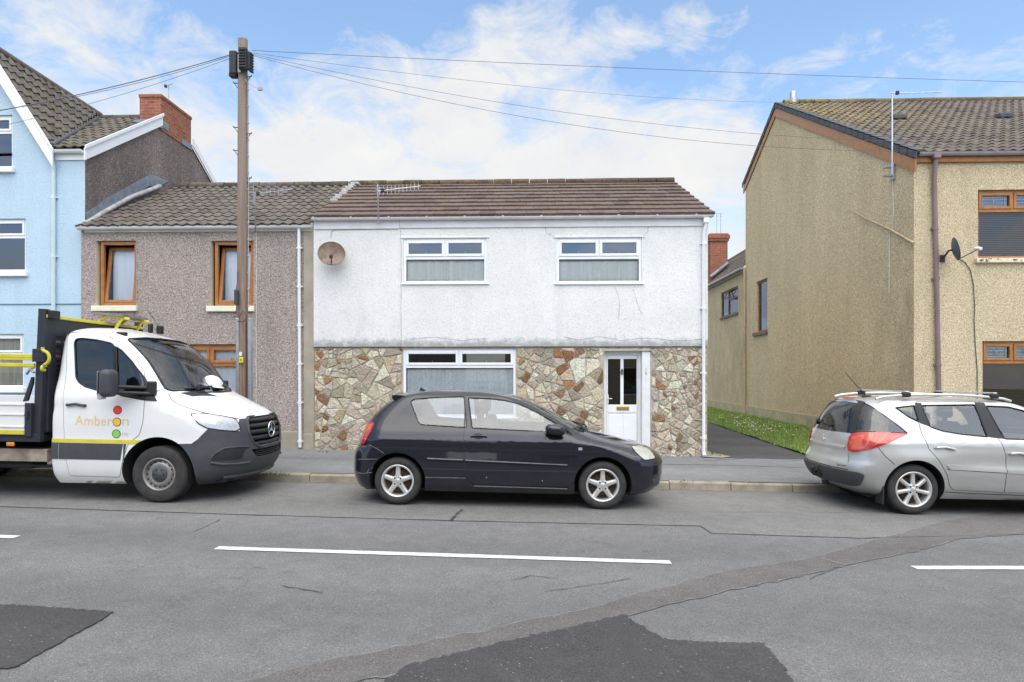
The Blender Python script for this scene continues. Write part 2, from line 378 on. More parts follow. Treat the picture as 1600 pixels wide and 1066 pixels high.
def paint_mat():
    m, nt = nt_new('road_paint'); b = NB(nt); co = b.co()
    n = b.noise(co, 34, 6, .75); wear = b.ramp(n, [(.36, 1.), (.44, 0.)])
    big = b.ramp(b.noise(co, 1.3, 4), [(.42, .75), (.62, .0)])
    c = b.mix(b.math('MULTIPLY', wear, b.math('ADD', big, .15), True), (.66, .655, .63), (.13, .13, .13))
    c = b.mix(1.0, c, b.ramp(b.noise(co, 90, 3), [(.3, .8), (.7, 1.12)]), 'MULTIPLY')
    b.bsdf(c, .7, 0, .3); return m
M['line'] = paint_mat()
def grass_mat():
    m, nt = nt_new('grass_blades'); b = NB(nt); co = b.co()
    n = b.noise(co, 2.2, 4, .6); n2 = b.noise(co, 55, 3, .7)
    c = b.mix(n, (.15, .24, .035), (.30, .42, .08)); c = b.mix(1.0, c, b.ramp(n2, [(.3, .55), (.7, 1.4)]), 'MULTIPLY')
    b.bsdf(c, .8, 0, .2); return m
M['grass'] = grass_mat()
M['earth'] = simple('rough_ground', (.10, .12, .05), .95, var=.3, vs=1.2, bump=.02, bs=10)
M['petal'] = simple('daisy_petal', (.80, .80, .76), .7, var=.05)
def pole_mat():
    m, nt = nt_new('weathered_pole_wood'); b = NB(nt); co = b.co()
    g = b.noise(b.mapped(co, (26, 26, .9)), 1.0, 6, .7, .4); s = b.sep(co)
    c = b.ramp(g, [(.28, (.07, .04, .028)), (.5, (.225, .145, .10)), (.75, (.40, .29, .215))])
    z = b.n('ShaderNodeMapRange'); b.l(s[2], z.inputs[0]); z.inputs[1].default_value = .5; z.inputs[2].default_value = 5.5
    c = b.mix(b.math('MULTIPLY', z.outputs[0], .55), c, (.33, .28, .245))
    b.bsdf(c, .9, 0, .2, b.bump(g, .8, .012)); return m
M['pole'] = pole_mat()
M['galv'] = simple('galvanised_steel', (.42, .43, .46), .45, metallic=.7, var=.2)
M['alu'] = simple('dull_aluminium', (.62, .62, .63), .35, metallic=.8, var=.15)
M['iron'] = simple('dark_iron', (.07, .07, .075), .6, metallic=.5, var=.25)
M['black_box'] = simple('black_plastic_box', (.03, .03, .033), .6, var=.2)
M['cable'] = simple('black_cable', (.05, .05, .055), .7); M['wire'] = simple('weathered_wire', (.13, .13, .15), .7)
M['cable_grey'] = simple('grey_cable', (.40, .39, .38), .7)
M['cable_white'] = simple('white_cable', (.70, .69, .66), .6)
M['yellow_tag'] = simple('yellow_plate', (.75, .60, .02), .5)
M['white_tag'] = simple('white_plate', (.75, .75, .72), .5)
def rust_mat():
    m, nt = nt_new('rusted_dish'); b = NB(nt); co = b.co()
    n = b.noise(co, 5, 6, .7)
    c = b.ramp(n, [(.25, (.24, .20, .175)), (.45, (.29, .215, .165)), (.6, (.20, .125, .09)), (.8, (.38, .34, .31))])
    b.bsdf(c, .8, .1, .3, b.bump(b.noise(co, 40, 3), .5, .004)); return m
M['rust'] = rust_mat()
M['dish_grey'] = simple('grey_dish', (.10, .11, .125), .5, var=.12)
M['brass'] = simple('brass', (.45, .32, .10), .4, metallic=.7, var=.2)
M['crack'] = simple('hairline_crack', (.22, .21, .20), .95)
M['weed'] = simple('weed_leaf', (.10, .15, .03), .8, var=.3, vs=20)
# ================================================================== THE STREET (setting)
KY = 9.72                                     # kerb line
FY = 12.70                                    # house fronts
def pave_z(x, y=11): return .12 - SLOPE * x + .012 * (y - KY)
def sheet(poly, h, zf=road_z):
    return [(x, y, zf(x) + h) for x, y in poly]
g = MB(); g.add(sheet([(-400, -300), (400, -300), (400, 500), (-400, 500)], -.30), [(0, 1, 2, 3)])
structure(g, 'ground', M['earth'])
# road: cambered strip, fine enough for the camber
rows = []
for y in np.linspace(2.0, KY, 9): rows.append([(x, y, road_z(x)) for x in np.linspace(-60, 60, 25)])
structure(MB().grid(rows[::-1], 0, False), 'road', M['road'])
# newer asphalt along the far kerb, its seam stepping towards the road
seam = [G(0, 792), G(360, 804), G(720, 814.5), G(1095, 822.5), G(1112, 834), G(1345, 841.5), G(1520, 838), G(1640, 834)]
seam = [Vector((-60, seam[0].y + .05, 0))] + [Vector(p) for p in seam] + [Vector((60, 7.3, 0))]
st = MB(); n = len(seam)
st.grid([[(p.x, p.y, road_z(p.x) + .003) for p in seam], [(p.x, KY, road_z(p.x) + .003) for p in seam]], 0, False)
structure(st, 'parking_strip', M['strip'])
def ribbon(pts, w, h, jitter=0, sub=6, wj=.35):
    L, Rr = [], []
    P = []
    for a, b in zip(pts[:-1], pts[1:]):
        for k in range(sub): P.append(Vector(a).lerp(Vector(b), k / sub))
    P.append(Vector(pts[-1]))
    rr = random.Random(len(pts) * 13 + int(P[0].x * 7))
    for i, p in enumerate(P):
        d = (P[min(i+1, len(P)-1)] - P[max(i-1, 0)]); d.z = 0; d.normalize(); nrm = Vector((-d.y, d.x, 0))
        q = p + nrm * rr.uniform(-jitter, jitter); ww = w * rr.uniform(1 - wj, 1 + wj) / 2
        a = q + nrm * ww; b = q - nrm * ww
        L.append((a.x, a.y, road_z(a.x) + h)); Rr.append((b.x, b.y, road_z(b.x) + h))
    return [Rr, L]
seams = MB()
seams.grid(ribbon([p for p in seam if abs(p.x) < 20], .015, .0055, .006, 14, .6), 0, False)
for pl, w in (([(705, 815), (712, 806), (722, 797)], .035), ([(300, 833), (325, 822), (345, 812)], .008), ([(445, 783), (560, 789), (690, 787)], .006),
              ([(1040, 800), (1150, 801), (1290, 802), (1400, 800)], .006), ([(440, 916), (500, 927), (505, 928)], .010), ([(800, 908), (830, 900), (870, 905)], .008),
              ([(1265, 905), (1300, 892), (1312, 885)], .006), ([(850, 925), (905, 918), (985, 905)], .006)):
    seams.grid(ribbon([G(*p) for p in pl], w, .0065, .01, 8, .6), 0, False)
structure(seams, 'tar_seams', M['tar'])
# reinstated service trench running diagonally across the road
top = [(330, 1078), (480, 1040), (700, 997), (905, 955), (1010, 925), (1130, 895), (1280, 870), (1380, 840), (1480, 815), (1640, 786)]
bot = [(430, 1090), (600, 1058), (790, 1012), (990, 960), (1130, 925), (1230, 906), (1322, 884), (1430, 862), (1500, 842), (1640, 832)]
def blend_line(pl, nsub=10, jit=.018, seed=1):
    P = [G(*p) for p in pl]; rr = random.Random(seed); o = []
    for a, b in zip(P[:-1], P[1:]):
        for k in range(nsub):
            q = a.lerp(b, k / nsub); o.append(Vector((q.x + rr.uniform(-jit, jit), q.y + rr.uniform(-jit, jit), 0)))
    o.append(P[-1]); return o
T, B = blend_line(top, seed=2), blend_line(bot, seed=3)
structure(MB().grid([[(p.x, p.y, road_z(p.x) + .0055) for p in B], [(p.x, p.y, road_z(p.x) + .0055) for p in T]], 0, False), 'trench_repair', M['trench'])
jt = MB(); jt.grid(ribbon(T, .008, .0066, .008, 1, .98), 0, False); jt.grid(ribbon(B, .008, .0066, .008, 1, .98), 0, False)
jt.grid(ribbon([G(1283, 873), G(1322, 884)], .03, .0085, .004, 5), 0, False)
structure(jt, 'trench_joint', M['dust'])
def patch_poly(pl, name, h=.0095, seed=5, jit=.013):
    P = blend_line(pl + [pl[0]], 26, jit, seed)[:-1]
    from mathutils.geometry import delaunay_2d_cdt
    n = len(P); vs, es, fs, *_ = delaunay_2d_cdt([Vector((p.x, p.y)) for p in P], [(i, (i + 1) % n) for i in range(n)], [list(range(n))], 1, 1e-5)
    m = MB(); m.add([(v.x, v.y, road_z(v.x) + h) for v in vs], [tuple(f) for f in fs])
    for i, f in enumerate(m.f):
        a, b_, c = [Vector(m.v[k]) for k in f[:3]]
        if (b_ - a).cross(c - a).z < 0: m.f[i] = f[::-1]
    return structure(m, name, M['patch'])
patch_poly([(-200, 945), (0, 946), (60, 949), (178, 958), (120, 992), (60, 1024), (22, 1046), (0, 1047), (-260, 1052)], 'tarmac_patch')
patch_poly([(480, 1140), (640, 1040), (800, 1002), (905, 978), (975, 962), (1010, 985), (1042, 1001), (1130, 1006), (1192, 1006), (1216, 1032), (1236, 1062), (1290, 1140)], 'tarmac_patch', seed=9)
# centre line dashes
def dash(pl, w=.105, r0=0, r1=0):
    P = [G(*p) for p in pl]
    rows = ribbon(P, w, .0065, .002, 16, .05)
    structure(MB().grid(rows, 0, False), 'lane_marking', M['line'])
dash([(338, 857), (700, 868.5), (1048, 879.5)]); dash([(1428, 888), (1560, 888), (1760, 889)]); dash([(26, 840), (-200, 832), (-330, 828)])
# kerb stones and footway
kb = MB(); x = -40.0; rr = random.Random(4)
while x < 40:
    L = .915; d = rr.uniform(-.006, .006); dz = rr.uniform(-.005, .005)
    a, b = x + .006, x + L - .006
    prof = [(KY + d, -.06), (KY + .012 + d, .100 + dz), (KY + .028 + d, .117 + dz), (KY + .125, .119 + dz), (KY + .125, -.06)]
    vs = []
    for xx in (a, b): vs += [(xx, py, road_z(xx) + pz) for py, pz in prof]
    n = len(prof)
    kb.add(vs, [(i, i + 1, n + i + 1, n + i) for i in range(n - 1)] + [tuple(range(n))[::-1], tuple(range(n, 2 * n))])
    x += L
structure(kb, 'kerb', M['kerb'], fix=True)

fw = MB()
ys = [KY + .125, 10.6, 11.5, 12.4, FY + .4]
fw.grid([[(x, y, pave_z(x, y)) for x in np.linspace(-60, 60, 41)] for y in ys][::-1], 0, False)
structure(fw, 'pavement', M['pavement'])
kg = MB(); kg.grid(ribbon([Vector((x, KY + .135, 0)) for x in np.linspace(-14, 14, 60)], .03, .1255, .004, 3, .6), 0, False)
kg.grid(ribbon([Vector((x, KY + -.012, 0)) for x in np.linspace(-14, 14, 60)], .05, .0065, .012, 3, .8), 0, False)
structure(kg, 'kerb_joint', M['dust'])
ps = MB()
for pl, w in (([(1035, 727), (1150, 729), (1270, 733)], .02), ([(430, 716), (480, 718), (548, 719)], .015), ([(1100, 722), (1180, 718), (1250, 722)], .02)):
    P = [G(px, py, .125) for px, py in pl]; rows = ribbon(P, w, 0, .01, 8, .6)
    ps.grid([[(p[0], p[1], pave_z(p[0], p[1]) + .004) for p in r] for r in rows], 0, False)
structure(ps, 'footway_seams', M['tar'])
# near side footway (behind the camera)
nf = MB(); nf.grid([[(x, y, road_z(x) + .12) for x in np.linspace(-60, 60, 5)] for y in (2.0, -2.6)], 0, False)
nf.grid([[(x, 2.0, road_z(x) - .05) for x in np.linspace(-60, 60, 5)], [(x, 2.0, road_z(x) + .12) for x in np.linspace(-60, 60, 5)]], 0, False)
structure(nf, 'near_pavement', M['pavement'])
# lane between the houses
def lane_z(x, y): return pave_z(x, min(y, FY)) + .012 * max(0, y - FY) + .004
gA, gB = Vector((5.55, 12.55)), Vector((6.15, 30.0))          # grass edge
def gx(y): return gA.x + (gB.x - gA.x) * (y - gA.y) / (gB.y - gA.y)
ln = MB(); ln.grid([[(x, y, lane_z(x, y)) for x in np.linspace(3.35, gx(y) + .05, 5)] for y in np.linspace(FY - .12, 45, 14)][::-1], 0, False)
structure(ln, 'path', M['path'])
th = MB(); c0 = [(3.32, FY + .25), (3.34, FY - .16), (3.70, FY - .20), (3.92, FY - .02), (3.55, FY + 1.2)]
th.add([(x, y, lane_z(x, y) + .012) for x, y in c0], [tuple(range(5))]); structure(th, 'concrete_threshold', M['kerb'], fix=True)
def bank_z(x, y): return lane_z(gx(y), y) + .03 + .11 * (x - gx(y)) + .012 * math.sin(y * 2.1 + x * 3)
bk = MB(); bk.grid([[(gx(y) + (7.75 - gx(y)) * t, y, bank_z(gx(y) + (7.75 - gx(y)) * t, y)) for t in np.linspace(0, 1, 7)] for y in np.linspace(12.5, 45, 40)][::-1], 0, True)
structure(bk, 'grass_bank', M['earth'])
gr = MB(); rr = random.Random(11)
for k in range(15000):
    y = 12.5 + 21 * rr.random() ** 1.25; x = gx(y) - .02 + (7.6 - gx(y)) * rr.random(); z = bank_z(x, y) - .01
    h = rr.uniform(.03, .085); a = rr.uniform(0, math.pi); w = rr.uniform(.008, .018); lx, ly = rr.uniform(-.04, .04), rr.uniform(-.04, .04)
    dx, dy = math.cos(a) * w, math.sin(a) * w
    gr.add([(x - dx, y - dy, z), (x + dx, y + dy, z), (x + lx, y + ly, z + h)], [(0, 1, 2)])
tag(gr.build('grass', M['grass']), kind='stuff')
ds = MB()
for k in range(110):
    c = rr.choice([(6.3, 18.0), (6.45, 19.5), (6.4, 21), (6.2, 17.2)]); x = c[0] + rr.gauss(0, .28); y = c[1] + rr.gauss(0, .8)
    if x < gx(y) + .05 or x > 7.35: continue
    z = bank_z(x, y) + rr.uniform(.06, .09); r = rr.uniform(.012, .02)
    ds.add([(x + r * math.cos(t), y + r * math.sin(t), z) for t in np.linspace(0, 2 * math.pi, 6, endpoint=False)] + [(x, y, z + .012)], [(i, (i + 1) % 6, 6) for i in range(6)])
tag(ds.build('daisies', M['petal']), kind='stuff')

wd = MB(); rr = random.Random(31)
for (px, py, n, h_) in ((1112, 713, 26, .10), (1122, 716, 14, .06), (428, 741, 22, .05), (446, 742, 14, .04), (505, 709, 10, .05), (1070, 752, 8, .04), (1180, 754, 8, .035), (760, 713, 8, .05)):
    c = G(px, py, .125 if py < 745 else .13)
    for k in range(n):
        x, y = c.x + rr.gauss(0, .07), c.y + rr.gauss(0, .03); z = pave_z(x, y); a = rr.uniform(0, 6.28); h = h_ * rr.uniform(.4, 1.2); w = rr.uniform(.006, .014)
        wd.add([(x - w * math.cos(a), y - w * math.sin(a), z), (x + w * math.cos(a), y + w * math.sin(a), z), (x + rr.uniform(-.05, .05), y + rr.uniform(-.05, .05), z + h)], [(0, 1, 2)])
tag(wd.build('weeds', M['weed']), kind='stuff')
# ================================================================== HOUSES
def rect(a, b, c, d, Y):                        # pixel box -> x0, x1, z0, z1 on the plane y = Y
    m = (a + c) / 2; n = (b + d) / 2
    return W(a, n, Y).x, W(c, n, Y).x, W(m, d, Y).z, W(m, b, Y).z
def front_wall(mb, x0, x1, z0, z1, Y, ops, mi=0, mrev=0, d=.12, mroom=1, room=.9, sgn=1):
    xs = sorted({x0, x1, *[o[0] for o in ops], *[o[1] for o in ops]}); zs = sorted({z0, z1, *[o[2] for o in ops], *[o[3] for o in ops]})
    for xa, xb in zip(xs[:-1], xs[1:]):
        for za, zb in zip(zs[:-1], zs[1:]):
            cx, cz = (xa + xb) / 2, (za + zb) / 2
            if any(o[0] < cx < o[1] and o[2] < cz < o[3] for o in ops): continue
            mb.add([(xa, Y, za), (xb, Y, za), (xb, Y, zb), (xa, Y, zb)], [(0, 1, 2, 3)], mi)
    for (xa, xb, za, zb) in ops:
        y2 = Y + d; y3 = Y + room
        mb.add([(xa,Y,za),(xa,Y,zb),(xa,y2,zb),(xa,y2,za)], [(0,1,2,3)], mrev); mb.add([(xb,Y,za),(xb,y2,za),(xb,y2,zb),(xb,Y,zb)], [(0,1,2,3)], mrev)
        mb.add([(xa,Y,zb),(xb,Y,zb),(xb,y2,zb),(xa,y2,zb)], [(0,1,2,3)], mrev); mb.add([(xa,Y,za),(xa,y2,za),(xb,y2,za),(xb,Y,za)], [(0,1,2,3)], mrev)
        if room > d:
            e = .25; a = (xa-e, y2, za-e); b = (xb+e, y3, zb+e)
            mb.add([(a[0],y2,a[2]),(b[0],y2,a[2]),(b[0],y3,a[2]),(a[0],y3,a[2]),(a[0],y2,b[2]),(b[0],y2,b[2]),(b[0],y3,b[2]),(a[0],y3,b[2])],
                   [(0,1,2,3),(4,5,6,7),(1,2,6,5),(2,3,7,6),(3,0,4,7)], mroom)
def tiles(mb, x0, x1, ye, ze, yr, zr, nc, tw, kind='roll', amp=.022, seed=1, var=.16, warm=None, t=.032):
    dy, dz = yr - ye, zr - ze; L = math.hypot(dy, dz); nrm = Vector((0, -dz * (1 if dy > 0 else -1), abs(dy))).normalized()
    rr = random.Random(seed); nx = max(1, round((x1 - x0) / tw)); tw = (x1 - x0) / nx
    for k in range(nc):
        off = (.5 if (kind == 'flat' and k % 2) else 0)
        va, vb = k / nc, min(1.0, (k + 1.18) / nc)
        for i in range(nx + (1 if off else 0)):
            xa = x0 + (i - off) * tw; xb = xa + tw
            xa, xb = max(xa, x0), min(xb, x1)
            if xb - xa < .01: continue
            q = rr.uniform(1 - var, 1 + var) * (1 - .1 * (rr.random() < .12)); c = (q, q * rr.uniform(.97, 1.02), q * rr.uniform(.94, 1.03), 1)
            j = rr.uniform(-.004, .004); gap = .003
            def P(x, v, h): 
                b = Vector((x, ye + dy * v, ze + dz * v)) + nrm * h; return b[:]
            if kind == 'flat':
                a0, a1 = xa + gap, xb - gap; tl, tr = t + j, t + j + rr.uniform(-.004, .004)
                mb.add([P(a0, va, tl), P(a1, va, tr), P(a1, vb, .006), P(a0, vb, .006), P(a0, va, -.01), P(a1, va, -.01), P(a0, vb, -.01), P(a1, vb, -.01)],
                       [(0,1,2,3), (4,5,1,0), (4,0,3,6), (1,5,7,2)], 0, False, c)
            else:
                ns = 9; r0, r1, r2 = [], [], []
                for s_ in range(ns):
                    u = s_ / (ns - 1); x = xa + gap + (xb - xa - 2 * gap) * u; ph = u * 2 * math.pi
                    h = amp * (.5 + .5 * math.cos(ph + 2.2)) ** 1.3 * 2 - amp * .3
                    r0.append(P(x, va, t + h + j - .03)); r1.append(P(x, va, t + h + j)); r2.append(P(x, vb, .008 + h))
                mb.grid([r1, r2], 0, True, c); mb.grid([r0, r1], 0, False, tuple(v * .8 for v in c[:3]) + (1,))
def ridge(mb, x0, x1, y, z, r=.115, L=.42, tint=(.95, .95, .95), seed=2):
    rr = random.Random(seed); x = x0
    while x < x1 - .05:
        b = min(x + L, x1); q = rr.uniform(.8, 1.15); c = (tint[0]*q, tint[1]*q, tint[2]*q, 1); dz = rr.uniform(-.006, .006); rows = []
        for xx, r2 in ((x + .004, r), (b - .012, r * 1.03)):
            rows.append([(xx, y - r2 * math.cos(a) * 1.15, z + dz - .05 + r2 * math.sin(a)) for a in np.linspace(-.35, math.pi + .35, 11)])
        mb.grid(rows, 0, True, c); mb.add(rows[0], [tuple(range(11))], 0, False, c); mb.add(rows[1], [tuple(range(11))[::-1]], 0, False, c)
        x = b
def gutter(mb, x0, x1, y, z, r=.056, step=1.55, slope=0):
    rows = []
    for a in np.linspace(0, math.pi, 11):       # half-round channel
        rows.append([(x, y - r * math.cos(a), z + slope * (x - x0) - r * math.sin(a)) for x in (x0, x1)])
    rows = [[(x, y - r - .006, z + slope * (x - x0) + .006) for x in (x0, x1)]] + rows
    mb.grid(rows[::-1], 0, True)
    rows2 = [[(p[0], y + (p[1] - y) * .93, z + (p[2] - z) * .93 + .0) for p in rw] for rw in rows]; mb.grid(rows2, 0, True)
    x = x0 + .03
    while x < x1:
        w = .035; rr_ = r + .007
        rows = [[(xx, y - rr_ * math.cos(a), z + slope * (xx - x0) - rr_ * math.sin(a)) for xx in (x, x + w)] for a in np.linspace(-.05, math.pi, 10)]
        mb.grid(rows[::-1], 0, True); x += step / 2 if step else 99
    for xx in (x0, x1):
        mb.add([(xx, y - r * math.cos(a), z + slope * (xx - x0) - r * math.sin(a)) for a in np.linspace(0, math.pi, 11)], [tuple(range(11))])
def downpipe(mb, pts, r=.034, rings=(), mi=0):
    mb.tube(pts, r, 12, mi)
    for p in rings:
        p = Vector(p); mb.tube([p + Vector((0, 0, -.03)), p + Vector((0, 0, .03))], r + .008, 12, mi); mb.box((p.x - r - .03, p.y + .01, p.z - .012), (p.x + r + .03, p.y + .05, p.z + .012), mi)
def casement(parent, x0, x1, z0, z1, Y, zt=None, xm=None, fm=None, gm=None, gm_low=None, fw=.052, sw=.05, sill=None, sill_m=None, name='window', low_split=False):
    """frame with optional transom (top lights split by mullions), one fixed light below"""
    m = MB(); D = .06; fm = fm or M['upvc']
    def bar(a, b, c, d, y0=Y, y1=Y + D): m.bbox((a, y0, c), (b, y1, d), 0, .006)
    bar(x0, x0 + fw, z0, z1); bar(x1 - fw, x1, z0, z1); bar(x0 + fw + .001, x1 - fw - .001, z0, z0 + fw); bar(x0 + fw + .001, x1 - fw - .001, z1 - fw, z1)
    panes = []
    if zt is not None:
        bar(x0 + fw + .001, x1 - fw - .001, zt - fw * .55, zt + fw * .55)
        xs = [x0 + fw] + list(xm or []) + [x1 - fw]
        for i in range(len(xs) - 1):
            a = xs[i] + (fw * .3 if i else 0); b = xs[i + 1] - (fw * .3 if i < len(xs) - 2 else 0)
            if i: bar(xs[i] - fw * .28, xs[i] + fw * .28, zt + fw * .56, z1 - fw - .001)
            c, d = zt + fw * .58, z1 - fw * .9; y0 = Y - .014
            bar(a, a + sw, c, d, y0, Y + .04); bar(b - sw, b, c, d, y0, Y + .04); bar(a + sw + .001, b - sw - .001, c, c + sw, y0, Y + .04); bar(a + sw + .001, b - sw - .001, d - sw, d, y0, Y + .04)
            panes.append((a + sw - .006, b - sw + .006, c + sw - .006, d - sw + .006, gm))
            hx = (a + b) / 2; m.bbox((hx - .006, Y + .045, c + sw - .004), (hx + .006, Y + .056, c + sw + .05), 0, .002)   # stay handle behind the glass
        panes.append((x0 + fw - .006, x1 - fw + .006, z0 + fw - .006, zt - fw * .55 + .006, gm_low or gm))
    else: panes.append((x0 + fw - .006, x1 - fw + .006, z0 + fw - .006, z1 - fw + .006, gm))
    if sill: m.bbox((x0 - sill[0], Y - sill[1], z0 - sill[2]), (x1 + sill[0], Y + .03, z0 - .001), 0, .006)
    w = m.build(name, fm, parent)
    for a, b, c, d, g_ in panes:
        p = MB(); p.add([(a, Y + .025, c), (b, Y + .025, c), (b, Y + .025, d), (a, Y + .025, d)], [(0, 1, 2, 3)]); p.build('pane', g_, w)
    return w
def curtain(x0, x1, z0, z1, Y, mt, label, amp=.022, freq=34, seed=1, cat='curtain', name='net_curtain', gather=None, hem=0):
    rr = random.Random(seed); ph = rr.uniform(0, 6); m = MB(); rows = []; N = max(24, int((x1 - x0) * 90))
    for v in np.linspace(0, 1, 7):
        row = []
        for i in range(N + 1):
            u = i / N; x = x0 + (x1 - x0) * u; w = (math.sin(freq * (x - x0) + ph + 2.4 * math.sin(3.1 * (x - x0) + ph) + 1.1 * math.sin(9.7 * (x - x0) + 2 * ph)) + .6 * math.sin(1.73 * freq * (x - x0) + ph * 2 + .5 * v)) * (.55 + .45 * math.sin(4.3 * (x - x0) + 3 * ph))
            row.append((x, Y + amp * w * (.55 + .45 * (1 - v)), z0 + (z1 - z0) * v - (hem * math.sin(7 * u) if v == 0 else 0)))
        rows.append(row)
    m.grid(rows, 0, True); return single(m, name, mt, label, cat)

# ------------------------------------------------------------------ white house
UY = FY - .05
WX0, WX1 = W(490, 450, UY).x, W(1106, 450, UY).x
root = thing('terraced_house', 'white rendered cottage with crazy stone cladding below and brown tiled roof', 'house', ((WX0 + WX1) / 2, FY, pave_z(-.4, FY)))
wA = rect(630.3, 372.5, 760.6, 444.6, UY); wB = rect(869.5, 371.6, 1002.6, 444.6, UY); wC = rect(630, 545.5, 806, 652, FY)
dx0, dx1, dz0, dz1 = rect(944, 549, 1003, 716, FY); drx = W(1016, 600, FY).x
zst = W(800, 541.5, UY).z; zev = W(800, 336, UY).z + .02
ridY, rz0 = FY + 3.35, W(800, 286, 16.0).z
m = MB(); front_wall(m, WX0, WX1, zst, zev, UY, [wA, wB], 0, 0, .085, 1, .9)
m.add([(WX0, UY, zst), (WX0, FY + .1, zst), (WX1, FY + .1, zst), (WX1, UY, zst)], [(0, 1, 2, 3)])
gz = rz0 - .12
for X, f in ((WX1, 1), (WX0, -1)):
    ps_ = [(X, UY, zst), (X, FY + 6.7, zst), (X, FY + 6.7, zev - .1), (X, ridY, gz), (X, UY, zev - .1)]
    m.add(ps_, [tuple(range(5)) if f > 0 else tuple(range(5))[::-1]])
m.add([(WX0, FY + 6.7, -.3), (WX1, FY + 6.7, -.3), (WX1, FY + 6.7, zev), (WX0, FY + 6.7, zev)], [(3, 2, 1, 0)])
m.build('wall', [M['white_wall'], M['dark_room']], root)
# hairline cracks and the render joint running down the front
def vline(pl, Y, w, mb, jit=.006, seed=1):
    rr = random.Random(seed); P = []
    for (a, b), (c, d) in zip(pl[:-1], pl[1:]):
        for k in range(7): P.append(W(a + (c - a) * k / 7, b + (d - b) * k / 7, Y) + Vector((rr.uniform(-jit, jit), 0, rr.uniform(-jit, jit))))
    P.append(W(*pl[-1], Y)); L = []; Q = []
    for i, p in enumerate(P):
        d = P[min(i + 1, len(P) - 1)] - P[max(i - 1, 0)]; d.normalize(); nn = Vector((-d.z, 0, d.x)); ww = w * rr.uniform(.4, 1) / 2
        L.append(p + nn * ww); Q.append(p - nn * ww)
    mb.grid([[tuple(v) for v in Q], [tuple(v) for v in L]], 0, False)
for i, pl in enumerate(([(852, 354), (853, 364), (866, 370)], [(961, 448), (968, 470), (967, 500)], [(989, 452), (997, 478), (1003, 492)], [(1013, 354), (1012, 362), (1003, 370)],
                        [(626.5, 357), (627, 420), (626.4, 480), (626.8, 541)], [(880, 527), (905, 531), (935, 526), (970, 532), (1010, 528), (1060, 533), (1100, 531)], [(640, 530), (680, 527), (720, 532), (760, 529)])):
    cr = MB(); vline(pl, UY - .003, .007, cr, .008, i); cr.build('crack', M['crack'], root)
jb = MB(); jb.bbox((W(624.6, 450, UY).x - .012, UY - .012, zst + .01), (W(624.6, 450, UY).x + .012, UY + .01, W(625, 357, UY).z), 0, .004); jb.build('render_joint', M['white_wall'], root)
# trims round the upper windows
for (a, b, c, d) in (wA, wB):
    tr = MB(); tr.bbox((a - .05, UY - .022, d + .002), (b + .05, UY + .03, d + .03), 0, .005); tr.bbox((a - .022, UY - .010, c), (a - .002, UY + .02, d), 0, .003); tr.bbox((b + .002, UY - .010, c), (b + .022, UY + .02, d), 0, .003); tr.build('window_surround', M['upvc_dirty'], root)
for (a, b, c, d), zt, xm in ((wA, W(695, 403, UY).z, W(695.5, 390, UY).x), (wB, W(936, 402.5, UY).z, W(936, 390, UY).x)):
    casement(root, a, b, c + .02, d, UY + .015, zt, [xm], M['upvc'], M['pane_sky'], M['pane'], sill=(.045, .05, .022))
casement(root, wC[0], wC[1], wC[2], wC[3], FY + .02, W(717, 573, FY).z, [W(717, 560, FY).x], M['upvc'], M['pane_dark'], M['pane'], sill=(.04, .05, .03))
# stone cladding: every stone a bevelled polygon in a bed of mortar
sx0, sx1, sz0, sz1 = WX0, WX1, -.15, zst - .004
m = MB(); dop = (dx0, drx, dz0 - .4, dz1)
front_wall(m, sx0, sx1, sz0, sz1, FY, [wC, dop], 0, 1, .10, 2, .9)
for X, f in ((WX1, 1), (WX0, -1)):
    q = [(X, FY, sz0), (X, FY + 6.7, sz0), (X, FY + 6.7, zst), (X, FY, zst)]; m.add(q, [(0, 1, 2, 3) if f > 0 else (3, 2, 1, 0)])
def clip(poly, px, pz, nx, nz):
    o = []
    for i in range(len(poly)):
        a, b = poly[i], poly[(i + 1) % len(poly)]; da = (a[0] - px) * nx + (a[1] - pz) * nz; db = (b[0] - px) * nx + (b[1] - pz) * nz
        if da <= 0: o.append(a)
        if da * db < 0: t = da / (da - db); o.append((a[0] + (b[0] - a[0]) * t, a[1] + (b[1] - a[1]) * t))
    return o
rr = random.Random(21); seeds = []
for tries in range(5000):
    x = rr.uniform(sx0 - .2, sx1 + .2); z = rr.uniform(sz0 - .1, sz1 + .15); r = rr.uniform(.40, .75) * (.85 if x > W(1016, 600, FY).x else 1.0)
    if all((x - a_) ** 2 + (z - c_) ** 2 > (.5 * (r + q_)) ** 2 for a_, c_, q_ in seeds): seeds.append((x, z, r))
stn = MB()
def skind():
    u = rr.random(); q = rr.uniform(.86, 1.15)
    if u < .50: c = (.84, .79, .70)
    elif u < .68: c = (.74, .69, .61)
    elif u < .90: c = (.78, .72, .61)
    elif u < .96: c = (.64, .46, .31)
    else: c = (.56, .43, .32)
    return tuple(min(.9, v * q * rr.uniform(.98, 1.02)) for v in c) + (1,)
def parea(q): return abs(sum(q[i][0] * q[(i+1) % len(q)][1] - q[(i+1) % len(q)][0] * q[i][1] for i in range(len(q)))) / 2
